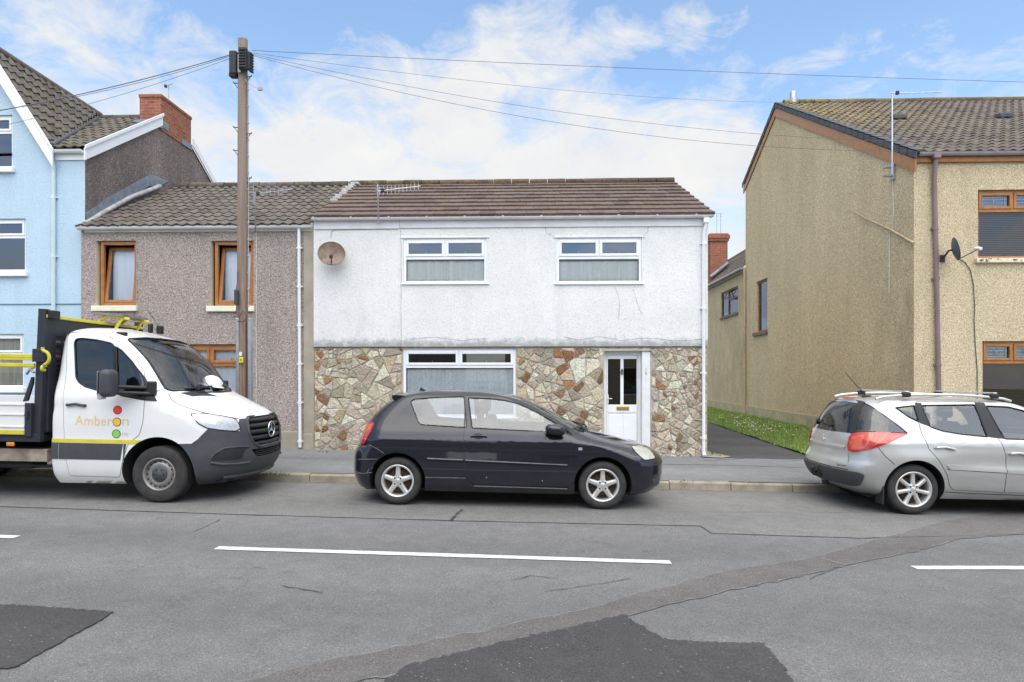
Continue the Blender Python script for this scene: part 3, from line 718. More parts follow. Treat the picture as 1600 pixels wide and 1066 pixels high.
def slabs(q, lim):
    A = parea(q)
    if A < lim or len(q) < 3: return [q]
    cx = sum(v[0] for v in q) / len(q); cz = sum(v[1] for v in q) / len(q); sxx = sum((v[0]-cx)**2 for v in q); szz = sum((v[1]-cz)**2 for v in q); sxz = sum((v[0]-cx)*(v[1]-cz) for v in q)
    an = .5 * math.atan2(2 * sxz, sxx - szz) + rr.uniform(-.5, .5); nx, nz = math.cos(an), math.sin(an); f = rr.uniform(-.16, .16) * math.sqrt(A)
    px_, pz_ = cx + nx * f, cz + nz * f
    return [t for h in (clip(q, px_, pz_, nx, nz), clip(q, px_, pz_, -nx, -nz)) if len(h) > 2 for t in slabs(h, lim * rr.uniform(.75, 1.3))]
cells = []
for (x, z, r) in seeds:
    poly = [(x - 1, z - 1), (x + 1, z - 1), (x + 1, z + 1), (x - 1, z + 1)]
    for (a, c, q) in seeds:
        d2 = (a - x) ** 2 + (c - z) ** 2
        if 1e-9 < d2 < 4.0:
            w = min(.85, max(.15, .5 + (r * r - q * q) / (2 * d2) * .5)); poly = clip(poly, x + (a - x) * w, z + (c - z) * w, a - x, c - z)
            if len(poly) < 3: break
    if len(poly) > 2: cells += slabs(poly, rr.choice((.020, .025, .03, .04, .05, .07)) * (.6 if x > W(1016, 600, FY).x else 1.0))
for poly in cells:
    x = sum(v[0] for v in poly) / len(poly); z = sum(v[1] for v in poly) / len(poly)
    for (px_, pz_, nx, nz) in ((sx0 + .01, 0, -1, 0), (sx1 - .005, 0, 1, 0), (0, sz1 - .02, 0, 1)): poly = clip(poly, px_, pz_, nx, nz) if len(poly) > 2 else poly
    for (a, b, c, d) in (wC, dop):
        if a - .02 < x < b + .02 and c - .02 < z < d + .02: poly = []; break
        if len(poly) > 2 and any(a < p[0] < b and c < p[1] < d for p in poly + [((p[0]+x)/2, (p[1]+z)/2) for p in poly]):
            e = max((a - x, (a - .02, 0, 1, 0)), (x - b, (b + .02, 0, -1, 0)), (c - z, (0, c - .02, 0, 1)), (z - d, (0, d + .02, 0, -1)))[1]
            poly = clip(poly, *e)
    if len(poly) < 3: continue
    cx = sum(p[0] for p in poly) / len(poly); cz = sum(p[1] for p in poly) / len(poly)
    A = abs(sum(poly[i][0] * poly[(i+1) % len(poly)][1] - poly[(i+1) % len(poly)][0] * poly[i][1] for i in range(len(poly)))) / 2
    if A < .002: continue
    rad = math.sqrt(A / math.pi)
    pts = []                                  # shrink for the joint, knock the corners off
    for i in range(len(poly)):
        a, b = poly[i], poly[(i + 1) % len(poly)]
        L = math.hypot(b[0] - a[0], b[1] - a[1])
        if L < .012: continue
        f = min(.25, .016 / L)
        for t in ((f, 1 - f) if L > .03 else (.5,)):
            px_, pz_ = a[0] + (b[0] - a[0]) * t, a[1] + (b[1] - a[1]) * t
            k = max(.35, 1 - rr.uniform(.008, .014) / rad); pts.append((cx + (px_ - cx) * k + rr.uniform(-.005, .005), cz + (pz_ - cz) * k + rr.uniform(-.005, .005)))
    o_ = []
    for i in range(len(pts)):                 # broken, uneven edges
        a, b = pts[i], pts[(i + 1) % len(pts)]; L = math.hypot(b[0] - a[0], b[1] - a[1]); o_.append(a)
        for t in ((.5,) if .05 < L < .14 else (.33, .66) if L >= .14 else ()): o_.append((a[0] + (b[0] - a[0]) * t + rr.uniform(-.009, .009), a[1] + (b[1] - a[1]) * t + rr.uniform(-.009, .009)))
    pts = o_
    n = len(pts)
    if n < 3: continue
    pr = rr.uniform(.012, .028); tx, tz = rr.uniform(-.05, .05), rr.uniform(-.05, .05); k2 = max(.5, 1 - .016 / rad)
    v0 = [(p[0], FY + .004, p[1]) for p in pts]; v1 = [(cx + (p[0]-cx) * .985, FY - pr * .7 + (p[0]-cx) * tx + (p[1]-cz) * tz, cz + (p[1]-cz) * .985) for p in pts]
    v2 = [(cx + (p[0]-cx) * k2, FY - pr + (p[0]-cx) * tx + (p[1]-cz) * tz + rr.uniform(-.003, .003), cz + (p[1]-cz) * k2) for p in pts]
    c = skind(); o = [(i, (i+1) % n, n + (i+1) % n, n + i) for i in range(n)] + [(n + i, n + (i+1) % n, 2*n + (i+1) % n, 2*n + i) for i in range(n)]
    sa = sum(pts[i][0] * pts[(i+1) % n][1] - pts[(i+1) % n][0] * pts[i][1] for i in range(n))
    o.append(tuple(2*n + i for i in range(n)))
    if sa < 0: o = [f[::-1] for f in o]
    stn.add(v0 + v1 + v2, o, 3, False, c)
m.v, off = m.v + stn.v, len(m.v); m.f += [[i + off for i in f] for f in stn.f]; m.m += stn.m; m.sm += stn.sm; m.c += stn.c
m.build('stone_cladding', [M['mortar'], M['upvc_dirty'], M['dark_room'], M['stone']], root)
# door in its recess
dY = FY + .10
m = MB(); fwid = .062
m.bbox((dx0, dY, dz0 - .05), (dx0 + fwid, dY + .07, dz1), 0, .006); m.bbox((dx1 - fwid, dY, dz0 - .05), (dx1, dY + .07, dz1), 0, .006)
m.bbox((dx0 + fwid + .001, dY, dz1 - .07), (dx1 - fwid - .001, dY + .07, dz1), 0, .006)
m.bbox((dx1 + .002, FY - .005, dz0 - .3), (drx - .002, dY + .07, dz1 - .002), 0, .008)      # boarded cheek beside the frame
m.bbox((dx0 - .01, FY - .035, dz1 + .002), (drx + .01, FY + .06, dz1 + .05), 1, .006)
m.build('door_frame', [M['upvc_dirty'], M['mortar']], root)
a, b, c, d = dx0 + fwid + .004, dx1 - fwid - .004, dz0 + .02, dz1 - .075
g1 = rect(950, 561, 969.5, 632.5, dY); g2 = rect(974.5, 561, 995, 632.5, dY)
m = MB(); y0 = dY + .012
xs = [a, g1[0], g1[1], g2[0], g2[1], b]
m.bbox((a, y0, c), (g1[0] - .001, y0 + .045, d), 0, .005); m.bbox((g2[1] + .001, y0, c), (b, y0 + .045, d), 0, .005); m.bbox((g1[1] + .001, y0, g1[2]), (g2[0] - .001, y0 + .045, g1[3]), 0, .005)
m.bbox((g1[0], y0, g1[3]), (g2[1], y0 + .045, d), 0, .005); zl = W(970, 645, dY).z
m.bbox((g1[0], y0, zl), (g2[1], y0 + .045, g1[2]), 0, .004); m.box((g1[0], y0 + .016, c), (g2[1], y0 + .04, zl - .0005))
mid = (a + b) / 2
for xa, xb in ((g1[0] + .015, mid - .02), (mid + .02, g2[1] - .015)): m.bbox((xa, y0 + .003, c + .12), (xb, y0 + .03, zl - .035), 0, .012)
dr = m.build('door', M['upvc'], root)
for q in (g1, g2):
    p = MB(); p.add([(q[0], y0 + .03, q[2]), (q[1], y0 + .03, q[2]), (q[1], y0 + .03, q[3]), (q[0], y0 + .03, q[3])], [(0, 1, 2, 3)]); p.build('pane', M['pane_dark'], dr)
q = rect(963.5, 635.4, 983, 641.2, dY); p = MB(); p.bbox((q[0], y0 - .012, q[2]), (q[1], y0 + .002, q[3]), 0, .004); p.bbox((q[0] + .02, y0 - .016, q[2] + .014), (q[1] - .02, y0 - .010, q[3] - .014), 0, .003); p.build('letterbox', M['brass'], dr)
kx = (g1[1] + g2[0]) / 2; kz = W(972, 581, dY).z; p = MB(); p.bbox((kx - .012, y0 - .02, kz - .05), (kx + .012, y0, kz + .06), 0, .006)
p.tube([(kx + .03 * math.sin(t), y0 - .024, kz - .02 + .035 * math.cos(t)) for t in np.linspace(.5, 5.8, 12)], .006, 6); p.bbox((kx - .02, y0 - .03, kz + .02), (kx + .02, y0 - .008, kz + .04), 0, .004); p.build('knocker', M['iron'], dr)
p = MB(); hz = W(950, 623, dY).z; p.bbox((a + .008, y0 - .014, hz - .10), (a + .034, y0, hz + .08), 0, .004); p.tube([(a + .02, y0 - .01, hz), (a + .02, y0 - .045, hz), (a + .10, y0 - .05, hz)], .009, 8); p.build('handle', M['upvc_dirty'], dr)
# roof
zt0 = W(800, 336.5, UY - .14).z - .01
m = MB(); tiles(m, WX0 - .03, WX1 + .10, UY - .15, zt0, ridY, rz0, 9, .30, 'flat', seed=5, var=.06, t=.045)
ridge(m, WX0 - .2, WX1 + .10, ridY, rz0 + .055, .10, .45, (.8, .78, .74), 3)
bs = [(WX0 - .03, ridY, rz0), (WX1 + .1, ridY, rz0), (WX1 + .1, FY + 6.9, zt0 + .05), (WX0 - .03, FY + 6.9, zt0 + .05)]; m.add(bs, [(0, 1, 2, 3)], 0, False, (1, 1, 1, 1))
rows = [[(WX1 + .07, UY - .14, zt0 - .06), (WX1 + .07, ridY, rz0 - .07)], [(WX1 + .07, UY - .14, zt0 + .01), (WX1 + .07, ridY, rz0)]]; m.grid(rows, 1, False)
m.add([(WX0, UY - .02, zt0 - .01), (WX1 + .07, UY - .02, zt0 - .01), (WX1 + .07, ridY, rz0 - .03), (WX0, ridY, rz0 - .03)], [(0, 1, 2, 3)], 1)
m.build('roof', [M['tile_brown'], M['mortar']], root)
m = MB(); fz0, fz1 = W(800, 356, UY - .03).z, W(800, 343, UY - .03).z
m.bbox((WX0 + .02, UY - .028, fz0), (W(625, 350, UY).x - .003, UY + .004, fz1 + .02), 0, .004); m.bbox((W(625, 350, UY).x + .003, UY - .028, fz0 + .012), (WX1 - .0, UY + .004, fz1 + .02), 0, .004); m.build('fascia', M['fascia'], root)
m = MB(); gutter(m, W(487, 340, UY - .09).x, WX1 + .06, UY - .09, W(800, 338, UY - .09).z, .058, 1.5); m.build('gutter', M['upvc_dirty'], root)
m = MB(); px_ = W(1099.5, 600, UY - .04).x; zt = W(1100, 345, UY).z; zb = pave_z(px_, FY) + .03
downpipe(m, [(WX1 - .06, UY - .09, zt), (WX1 - .06, UY - .09, zt - .10), (px_, UY - .045, zt - .24), (px_, UY - .042, zb + .03)], .033, [(px_, UY - .042, z) for z in np.linspace(zb + .35, zt - .45, 4)])
m.bbox((WX1 - .11, UY - .14, zt - .07), (WX1 - .01, UY - .04, zt + .03), 0, .01); m.tube([(px_, UY - .042, zb + .05), (px_ + .005, UY - .10, zb)], .036, 12); m.build('downpipe', M['upvc'], root)
# curtains
q = wA; curtain(q[0] + .06, q[1] - .06, q[2] + .08, W(695, 407, UY).z, UY + .105, M['curtain_plaid'], 'grey checked curtain in the upper window beside the rusty dish', .02, 38, 2)
q = wB; curtain(q[0] + .06, q[1] - .06, q[2] + .08, W(936, 407, UY).z, UY + .105, M['curtain_plaid'], 'grey checked curtain in the upper window above the white front door', .02, 33, 8)
q = wC; curtain(q[0] + .06, q[1] - .06, q[2] + .05, W(717, 577, FY).z, FY + .105, M['curtain_lace'], 'patterned lace curtain in the stone clad ground floor window', .02, 40, 5)

# ------------------------------------------------------------------ brown pebbledashed house
BX0, BX1 = W(127, 420, FY).x, WX0 - .002
root = thing('terraced_house', 'narrow cottage in pinkish brown pebbledash with golden oak windows', 'house', ((BX0 + BX1) / 2, FY, pave_z(-6.7, FY)))
w1 = rect(150, 376, 213, 479, FY); w2 = rect(329, 376, 396, 479.5, FY); w3 = rect(296, 538, 394, 640, FY)
bz = W(300, 352, FY).z + .03; sxp = W(474.5, 500, FY).x
m = MB(); front_wall(m, BX0, sxp, -.2, bz, FY, [w1, w2, w3], 0, 1, .13, 2, .9)
m.build('wall', [M['brown_dash'], M['reveal'], M['dark_room']], root)
m = MB(); m.bbox((sxp, FY - .02, -.1), (BX1, FY + .1, bz), 0, .01); zp = W(470, 674, FY).z; m.build('corner_strip', M['tan_strip'], root)
m = MB(); m.bbox((BX0, FY - .03, -.1), (sxp - .002, FY + .05, zp), 0, .012); m.bbox((sxp + .001, FY - .045, -.1), (BX1 - .01, FY + .02, zp - .05), 0, .012); m.build('plinth', M['tan_strip'], root)
for i, (q, hid) in enumerate(((w1, 0), (w2, 0))):
    x0, x1, z0, z1 = q[0] + .06, q[1] - .005, q[2] + .015, q[3] - .012; Y = FY + .05; m = MB(); f = .065
    m.bbox((x0, Y, z0), (x0 + f, Y + .07, z1), 0, .006); m.bbox((x1 - f, Y, z0), (x1, Y + .07, z1), 0, .006); m.bbox((x0 + f, Y, z0), (x1 - f, Y + .07, z0 + f), 0, .006); m.bbox((x0 + f, Y, z1 - f), (x1 - f, Y + .07, z1), 0, .006)
    w = m.build('window', M['oak'], root)
    s = MB(); a, b, c, d = x0 + f + .004, x1 - f - .004, z0 + f + .004, z1 - f - .01; sw = .06; an = math.radians(7.5)
    s.bbox((a, 0, c), (a + sw, .05, d), 0, .006); s.bbox((b - sw, 0, c), (b, .05, d), 0, .006); s.bbox((a + sw, 0, c), (b - sw, .05, c + sw), 0, .006); s.bbox((a + sw, 0, d - sw), (b - sw, .05, d), 0, .006)
    def tilt(v): return (v[0], Y + .015 + v[1] * math.cos(an) + (v[2] - c) * math.sin(an), c + (v[2] - c) * math.cos(an) - v[1] * math.sin(an))
    s.v = [tilt(v) for v in s.v]; so = s.build('sash', M['oak'], w)
    p = MB(); p.add([tilt(v) for v in ((a + sw, .025, c + sw), (b - sw, .025, c + sw), (b - sw, .025, d - sw), (a + sw, .025, d - sw))], [(0, 1, 2, 3)]); p.build('pane', M['pane'], w)
    sl = MB(); sl.bbox((q[0] - .07, FY - .06, q[2] - .10), (q[1] + .03, FY + .05, q[2] + .012), 0, .012); sl.build('sill', M['cream_sill'], w)
    curtain(x0 + .1, x1 - .02, z0 + .05, z1 - .08, FY + .30, M['curtain_net'], ('white net curtain behind the tilted oak window nearest the blue house', 'white net curtain behind the tilted oak window beside the telegraph pole')[i], .03, 17, 3 + i)
x0, x1, z0, z1 = w3; casement(root, x0 + .01, x1 - .01, z0 + .01, z1 - .012, FY + .05, W(345, 570, FY).z, [(W(327, 555, FY).x)], M['oak'], M['pane'], M['pane'], .06, .055, sill=(.03, .05, .04))
curtain(x0 + .1, x1 - .1, z0 + .08, z1 - .08, FY + .14, M['curtain_net'], 'white net curtain in the oak ground floor window behind the lorry windscreen', .02, 26, 9)
# roof
zt0 = W(300, 352.5, FY - .14).z - .01; brz = W(400, 292, 16.05).z
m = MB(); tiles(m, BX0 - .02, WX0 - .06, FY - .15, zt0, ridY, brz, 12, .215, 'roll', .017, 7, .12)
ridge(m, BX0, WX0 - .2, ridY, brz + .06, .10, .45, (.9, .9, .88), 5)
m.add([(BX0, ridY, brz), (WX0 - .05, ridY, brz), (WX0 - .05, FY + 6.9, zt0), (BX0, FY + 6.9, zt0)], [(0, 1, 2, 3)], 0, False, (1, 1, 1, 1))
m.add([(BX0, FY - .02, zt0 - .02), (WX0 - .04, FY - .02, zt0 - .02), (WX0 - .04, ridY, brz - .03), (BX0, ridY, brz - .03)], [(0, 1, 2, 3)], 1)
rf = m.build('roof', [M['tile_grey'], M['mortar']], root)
# silver bedding where the two roofs meet
m = MB(); rr = random.Random(3)
for k in range(9):
    t = .45 + k * .06; y = FY - .15 + (ridY - FY + .15) * t; z = zt0 + (brz - zt0) * t + .07 + .03 * t
    m.bbox((WX0 - .10 - rr.random() * .05, y - .10, z - .03), (WX0 + .03 + rr.random() * .05, y + .10, z + .03), 0, .015)
m.build('junction_flashing', M['lead_light'], rf)
m = MB(); z0 = W(300, 362, FY - .03).z; z1 = W(300, 352, FY - .03).z; m.bbox((W(133, 360, FY).x, FY - .028, z0), (WX0 - .03, FY + .004, z1 + .03), 0, .004); m.build('fascia', M['upvc_dirty'], root)
m = MB(); gutter(m, W(122, 355, FY - .09).x, WX0 - .03, FY - .09, W(300, 354, FY - .09).z, .056, 1.7); m.build('gutter', M['upvc_dirty'], root)
m = MB(); px_ = W(467.5, 520, FY - .05).x; zt = W(467, 357, FY).z; zb = W(470, 699, FY - .05).z
downpipe(m, [(px_, FY - .075, zt), (px_, FY - .065, zt - .1), (px_ + .02, FY - .06, zb)], .031, [(px_ + .02 * (zt - z) / (zt - zb), FY - .062, z) for z in np.linspace(zb + .12, zt - .4, 6)]); m.build('downpipe', M['upvc'], root)

# ------------------------------------------------------------------ blue house
GX = -9.07; LY = FY + .05
root = thing('terraced_house', 'tall pale blue rendered house with steep white bargeboarded gable', 'house', (-11.5, LY, pave_z(-11.5, FY)))
u1 = rect(-70, 180, 19.5, 263, LY); u2 = rect(-70, 342, 40, 425, LY); u3 = rect(-70, 522, 37, 606, LY)
ez = W(110, 240, LY).z; rdz, rdy = 8.28, 16.08; gpx, gpz = -11.06, 8.42
m = MB(); zsp = u1[2] - .12; xr = W(22, 200, LY).x; m.add([(xr, LY, zsp), (GX, LY, zsp), (GX, LY, ez), (xr, LY, ez)], [(0, 1, 2, 3)]); front_wall(m, -15.5, GX, -.2, zsp, LY, [u2, u3], 0, 0, .10, 2, .9)
gl = W(84, 240, LY).x; sl_ = (gpz - ez) / (gl - gpx)
gyT = u1[3]; 
front_wall(m, -13.4, W(22, 200, LY).x, zsp, u1[3] + .02, LY, [(u1[0], u1[1], u1[2], u1[3])], 0, 0, .10, 2, .9)
xr = W(22, 200, LY).x; zr_ = u1[3] + .02
m.add([(xr, LY, ez), (gl, LY, ez), (gpx + (gpz - zr_) / sl_, LY, zr_), (xr, LY, zr_)], [(0, 1, 2, 3)]); m.add([(-13.4, LY, zr_), (gpx + (gpz - zr_) / sl_, LY, zr_), (gpx, LY, gpz - .05)], [(0, 1, 2)])
gw = [(GX, LY, -.2), (GX, 19.4, -.2), (GX, 19.4, ez + .1), (GX, rdy, rdz - .08), (GX, LY, ez + .12)]
m.add(gw, [(0, 1, 2, 3, 4)], 1)
m.build('wall', [M['blue_wall'], M['gable_dash'], M['dark_room']], root)
m = MB(); zg = W(60, 475.5, LY).z; m.bbox((-15.4, LY - .012, zg - .012), (GX, LY + .01, zg + .012), 0, .004); m.build('string_course', M['blue_groove'], root)
for i, (q, zt) in enumerate(((u1, W(0, 206, LY).z), (u2, W(0, 370, LY).z), (u3, W(0, 553, LY).z))):
    casement(root, q[0], q[1] - .003, q[2] + .002, q[3] - .003, LY + .045, zt, [(q[0] + q[1]) / 2], M['upvc'], M['pane_sky'] if i < 2 else M['pane'], M['pane_sky'] if i < 2 else M['pane'], .05, .045, sill=(.06, .12, .10))
curtain(u3[0] + .06, u3[1] - .05, u3[2] + .06, W(0, 556, LY).z, LY + .13, M['curtain_beige'], 'beige curtain in the ground floor window of the blue house', .02, 20, 4)
curtain(u3[0] + .06, u3[1] - .05, W(0, 548, LY).z, u3[3] - .05, LY + .15, M['curtain_beige'], 'small beige pelmet curtain in the top light of the blue house', .01, 20, 6)
m = MB()                                    # main roof, dies into the cross gable at its valley
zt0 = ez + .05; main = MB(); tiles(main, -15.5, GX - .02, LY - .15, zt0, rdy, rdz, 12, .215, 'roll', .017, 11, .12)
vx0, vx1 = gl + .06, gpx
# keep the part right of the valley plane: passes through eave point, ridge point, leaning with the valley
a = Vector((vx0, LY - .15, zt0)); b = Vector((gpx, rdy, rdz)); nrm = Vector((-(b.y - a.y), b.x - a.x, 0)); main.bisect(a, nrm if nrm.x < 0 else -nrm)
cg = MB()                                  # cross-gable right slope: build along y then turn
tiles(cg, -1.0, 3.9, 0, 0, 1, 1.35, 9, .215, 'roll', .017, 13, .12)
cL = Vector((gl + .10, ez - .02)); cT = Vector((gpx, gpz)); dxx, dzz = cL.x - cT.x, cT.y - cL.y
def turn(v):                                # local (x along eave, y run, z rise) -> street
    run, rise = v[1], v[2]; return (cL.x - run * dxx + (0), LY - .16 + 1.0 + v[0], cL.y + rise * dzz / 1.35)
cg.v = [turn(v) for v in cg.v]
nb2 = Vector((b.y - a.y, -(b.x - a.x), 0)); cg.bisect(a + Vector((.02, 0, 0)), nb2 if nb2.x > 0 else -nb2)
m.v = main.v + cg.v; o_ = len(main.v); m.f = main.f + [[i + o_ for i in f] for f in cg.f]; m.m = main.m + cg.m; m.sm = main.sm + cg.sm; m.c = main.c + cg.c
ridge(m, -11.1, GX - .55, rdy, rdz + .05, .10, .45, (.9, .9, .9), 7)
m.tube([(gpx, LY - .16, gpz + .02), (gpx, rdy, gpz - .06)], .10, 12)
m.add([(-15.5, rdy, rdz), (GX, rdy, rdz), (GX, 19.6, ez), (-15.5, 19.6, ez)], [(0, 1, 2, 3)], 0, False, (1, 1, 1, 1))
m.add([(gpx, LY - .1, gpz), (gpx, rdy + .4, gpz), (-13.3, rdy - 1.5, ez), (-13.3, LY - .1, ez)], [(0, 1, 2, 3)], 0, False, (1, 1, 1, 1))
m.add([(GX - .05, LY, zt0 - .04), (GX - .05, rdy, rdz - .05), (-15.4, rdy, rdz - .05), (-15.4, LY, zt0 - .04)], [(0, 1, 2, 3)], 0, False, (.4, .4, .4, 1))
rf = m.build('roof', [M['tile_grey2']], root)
vl = MB(); vv = [a + Vector((.0, 0, .06)), b + Vector((0, 0, .06))]
vl.tube([vv[0], vv[1]], .06, 8); vl.build('valley', M['tile_edge'], rf)
br = MB(); cy0, cy1 = 15.40, 16.78; br.box((GX - .52, cy0, 7.72), (GX + .015, cy1, 8.52)); br.bbox((GX - .54, cy0 - .02, 8.52), (GX + .035, cy1 + .02, 8.60), 0, .01)
ch = br.build('chimney', M['brick'], rf)
fl = MB(); fl.box((GX - .60, cy0 - .12, 7.74), (GX + .06, cy0 - .001, 7.93)); fl.build('flashing', M['lead'], rf); fl = MB(); fl.box((GX + .016, cy0 - .10, 7.80), (GX + .03, cy0 + .30, 7.98)); fl.build('flashing', M['lead'], rf); fl = MB(); fl.box((GX + .016, cy1 - .45, 7.72), (GX + .03, cy1 + .04, 7.86)); fl.build('flashing', M['lead'], rf)
m = MB()                                   # bargeboards
def barge(p, q, h, t=.03): m.prism([p, q, q + Vector((0, 0, -h)), p + Vector((0, 0, -h))], (t, 0, 0) if abs(p.x - q.x) < .01 else (0, t, 0))
barge(Vector((gl + .10, LY - .17, ez - .02)), Vector((gpx, LY - .17, gpz + .03)), .30); barge(Vector((gl + .115, LY - .185, ez + .05)), Vector((gpx, LY - .185, gpz + .10)), .07, .03)
m.build('bargeboard', M['upvc'], root); m = MB()
barge(Vector((GX + .045, LY - .10, zt0 + .02)), Vector((GX + .045, cy0 - .02, zt0 + .02 + (cy0 - LY + .1) * .645)), .24); barge(Vector((GX + .078, LY - .12, zt0 + .075)), Vector((GX + .078, cy0 - .02, zt0 + .075 + (cy0 - LY + .1) * .645)), .07)
m.build('bargeboard', M['upvc'], root); m = MB()
barge(Vector((GX + .045, cy1 + .02, rdz - .26)), Vector((GX + .045, 19.5, rdz - .26 - (19.5 - cy1) * .60)), .20)
m.build('bargeboard', M['upvc'], root)
m = MB(); gutter(m, gl - .05, GX + .02, LY - .10, ez + .03, .056, 0); m.bbox((gl + .05, LY - .03, ez - .14), (GX + .03, LY - .002, ez - .0), 0, .004); m.build('gutter', M['upvc'], root)
m = MB(); px_ = W(83.5, 400, LY - .05).x
downpipe(m, [(gl + .03, LY - .10, ez - .02), (gl + .03, LY - .10, ez - .14), (px_ + .005, LY - .055, ez - .30), (px_, LY - .05, .4)], .036, [(px_, LY - .05, z) for z in (ez - .9, ez - 2.1, ez - 3.4, 1.2)]); m.build('downpipe', simple('pale_blue_pipe', (.62, .72, .76), .4, var=.05), root)
m = MB()                                   # lead and mortar where the lower roof meets the gable wall
P = [WX(px, py, GX + .02) for px, py in ((134, 333), (168, 309), (235, 272), (262, 283), (250, 291), (232, 291), (160, 334), (136, 347))]
m.prism(P, (.012, 0, 0)); m.build('flashing', M['lead'], root)
m = MB(); P = [WX(px, py, GX + .03) for px, py in ((133, 350), (160, 333), (205, 308), (250, 291))]
m.tube(P, .055, 6); m.build('mortar_fillet', M['lead_light'], root)

# ------------------------------------------------------------------ tan house on the right
TX = W(1428, 450, FY).x; TB = 22.5
root = thing('end_terrace_house', 'large tan pebbledashed house end with long blank gable and mossy roof', 'house', (11, FY, pave_z(11, FY)))
eT = W(1440, 247, FY).z; rY, rZ = 19.7, 9.98; bE = WX(1166, 287, TX).z
t1 = rect(1528, 296, 1672, 404, FY); t2 = rect(1535, 533, 1672, 655, FY)
m = MB(); front_wall(m, TX, 16, -.5, eT, FY, [t1, t2], 0, 0, .10, 2, .9)
gwin = [WX(px, py, TX) for px, py in ((1182, 441), (1199, 441), (1199, 517), (1182, 517))]
ya, yb = gwin[0].y, gwin[1].y; ya, yb = min(ya, yb), max(ya, yb); za, zb = gwin[2].z, gwin[0].z
fr = MB()                                  # the gable is laid out like a front and turned to face the lane
front_wall(fr, -TB, -FY, -.5, eT, 0, [(-yb, -ya, za, zb)], 1, 1, .13, 2, .8)
m.v, o_ = m.v + [(TX + v[1], -v[0], v[2]) for v in fr.v], len(m.v); m.f += [[i + o_ for i in f] for f in fr.f]; m.m += fr.m; m.sm += fr.sm; m.c += fr.c
m.add([(TX, TB, eT), (TX, FY, eT), (TX, rY, rZ - .16), (TX, TB, bE - .05)], [(0, 1, 2, 3)], 1)
m.add([(TX, TB, -.5), (16, TB, -.5), (16, TB, bE), (TX, TB, bE)], [(3, 2, 1, 0)], 1)
m.build('wall', [M['tan_dash'], M['tan_side'], M['dark_room']], root)
m = MB(); pz = WX(1278, 648, TX).z; m.prism([(TX - .03, FY + .2, -.4), (TX - .03, TB + 8, -.4), (TX - .03, TB + 8, pz + .05), (TX - .03, FY + .2, pz - .08)], (.05, 0, 0)); m.build('plinth', M['plinth'], root)
m = MB(); P = [WX(px, py, TX - .03) for px, py in ((1331, 328), (1350, 340), (1390, 358), (1428, 380))]
m.tube(P, [.004, .014, .020, .024], 6); m.build('cement_scar', M['tan_side'], root)
m = MB(); P = [WX(1199.5, 521.5, TX), WX(1179, 522, TX)]; m.bbox((TX - .06, P[0].y, za - .10), (TX + .04, P[1].y + .05, za + .01), 0, .01); m.build('sill', M['brown_frame'], root)
gwf = MB(); gwf.bbox((TX + .06, ya, za), (TX + .11, ya + .07, zb), 0, .004); gwf.bbox((TX + .06, yb - .07, za), (TX + .11, yb, zb), 0, .004); gwf.bbox((TX + .06, ya + .07, za), (TX + .11, yb - .07, za + .07), 0, .004); gwf.bbox((TX + .06, ya + .07, zb - .07), (TX + .11, yb - .07, zb), 0, .004)
w = gwf.build('window', M['oak_dark'], root); p = MB(); p.add([(TX + .085, ya + .06, za + .06), (TX + .085, yb - .06, za + .06), (TX + .085, yb - .06, zb - .06), (TX + .085, ya + .06, zb - .06)], [(0, 3, 2, 1)]); p.build('pane', M['pane_sky'], w)
for q, zt in ((t1, W(1570, 328, FY).z), (t2, W(1575, 566, FY).z)):
    w = casement(root, q[0], q[1] - .004, q[2] + .004, q[3] - .004, FY + .06, zt, [W(1586, 310, FY).x, W(1640, 310, FY).x], M['oak'], M['pane_sky'], M['pane'], .055, .05)
    # leaded lights in the top panes
    l = MB(); a0, b0 = q[0] + .11, W(1580, 310, FY).x - .04; c0, d0 = zt + .085, q[3] - .105
    for X0, X1 in ((a0, b0), (b0 + .16, b0 + .16 + (b0 - a0))):
        for f in (.12, .34, .66, .88): l.box((X0, FY + .075, c0 + (d0 - c0) * f - .003), (X1, FY + .082, c0 + (d0 - c0) * f + .003))
        for f in (.06, .94): l.box((X0 + (X1 - X0) * f - .003, FY + .074, c0), (X0 + (X1 - X0) * f + .003, FY + .081, d0))
        mx, mz = (X0 + X1) / 2, (c0 + d0) / 2
        for k in range(6):
            an = k * math.pi / 3; P0 = Vector((mx, FY + .072, mz)); P1 = P0 + Vector((math.cos(an) * .08, 0, math.sin(an) * .065)); s_ = Vector((-math.sin(an), 0, math.cos(an))) * .02
            l.tube([P0, P0.lerp(P1, .5) + s_, P1, P0.lerp(P1, .5) - s_, P0], .0035, 5)
    l.build('leading', M['galv'], w)
    bl = MB(); bl.add([(q[0] + .03, FY + .17, q[2] + .02), (q[1] - .03, FY + .17, q[2] + .02), (q[1] - .03, FY + .17, zt + .02), (q[0] + .03, FY + .17, zt + .02)], [(0, 1, 2, 3)])
    nsl = int((zt - q[2]) / .036); bl = MB()
    for k in range(nsl):
        z = q[2] + .03 + k * .036; bl.add([(q[0] + .06, FY + .16, z), (q[1] - .06, FY + .16, z), (q[1] - .06, FY + .185, z + .030), (q[0] + .06, FY + .185, z + .030)], [(0, 1, 2, 3)])
    single(bl, 'window_blind', simple('blind_slat', (.17, .14, .125) if q is t1 else (.11, .07, .05), .6, var=.1), 'grey slatted blind in the upper window of the tan house' if q is t1 else 'dark brown slatted blind in the lower window of the tan house', 'blind')
m = MB(); m.bbox((t1[0] - .06, FY - .07, t1[2] - .085), (t1[1], FY + .06, t1[2] + .002), 0, .008); sill_o = m.build('sill', None or simple('flaking_sill_paint', (.72, .64, .48), .8, var=.2, vs=22), root)
fk = MB(); rr = random.Random(8)
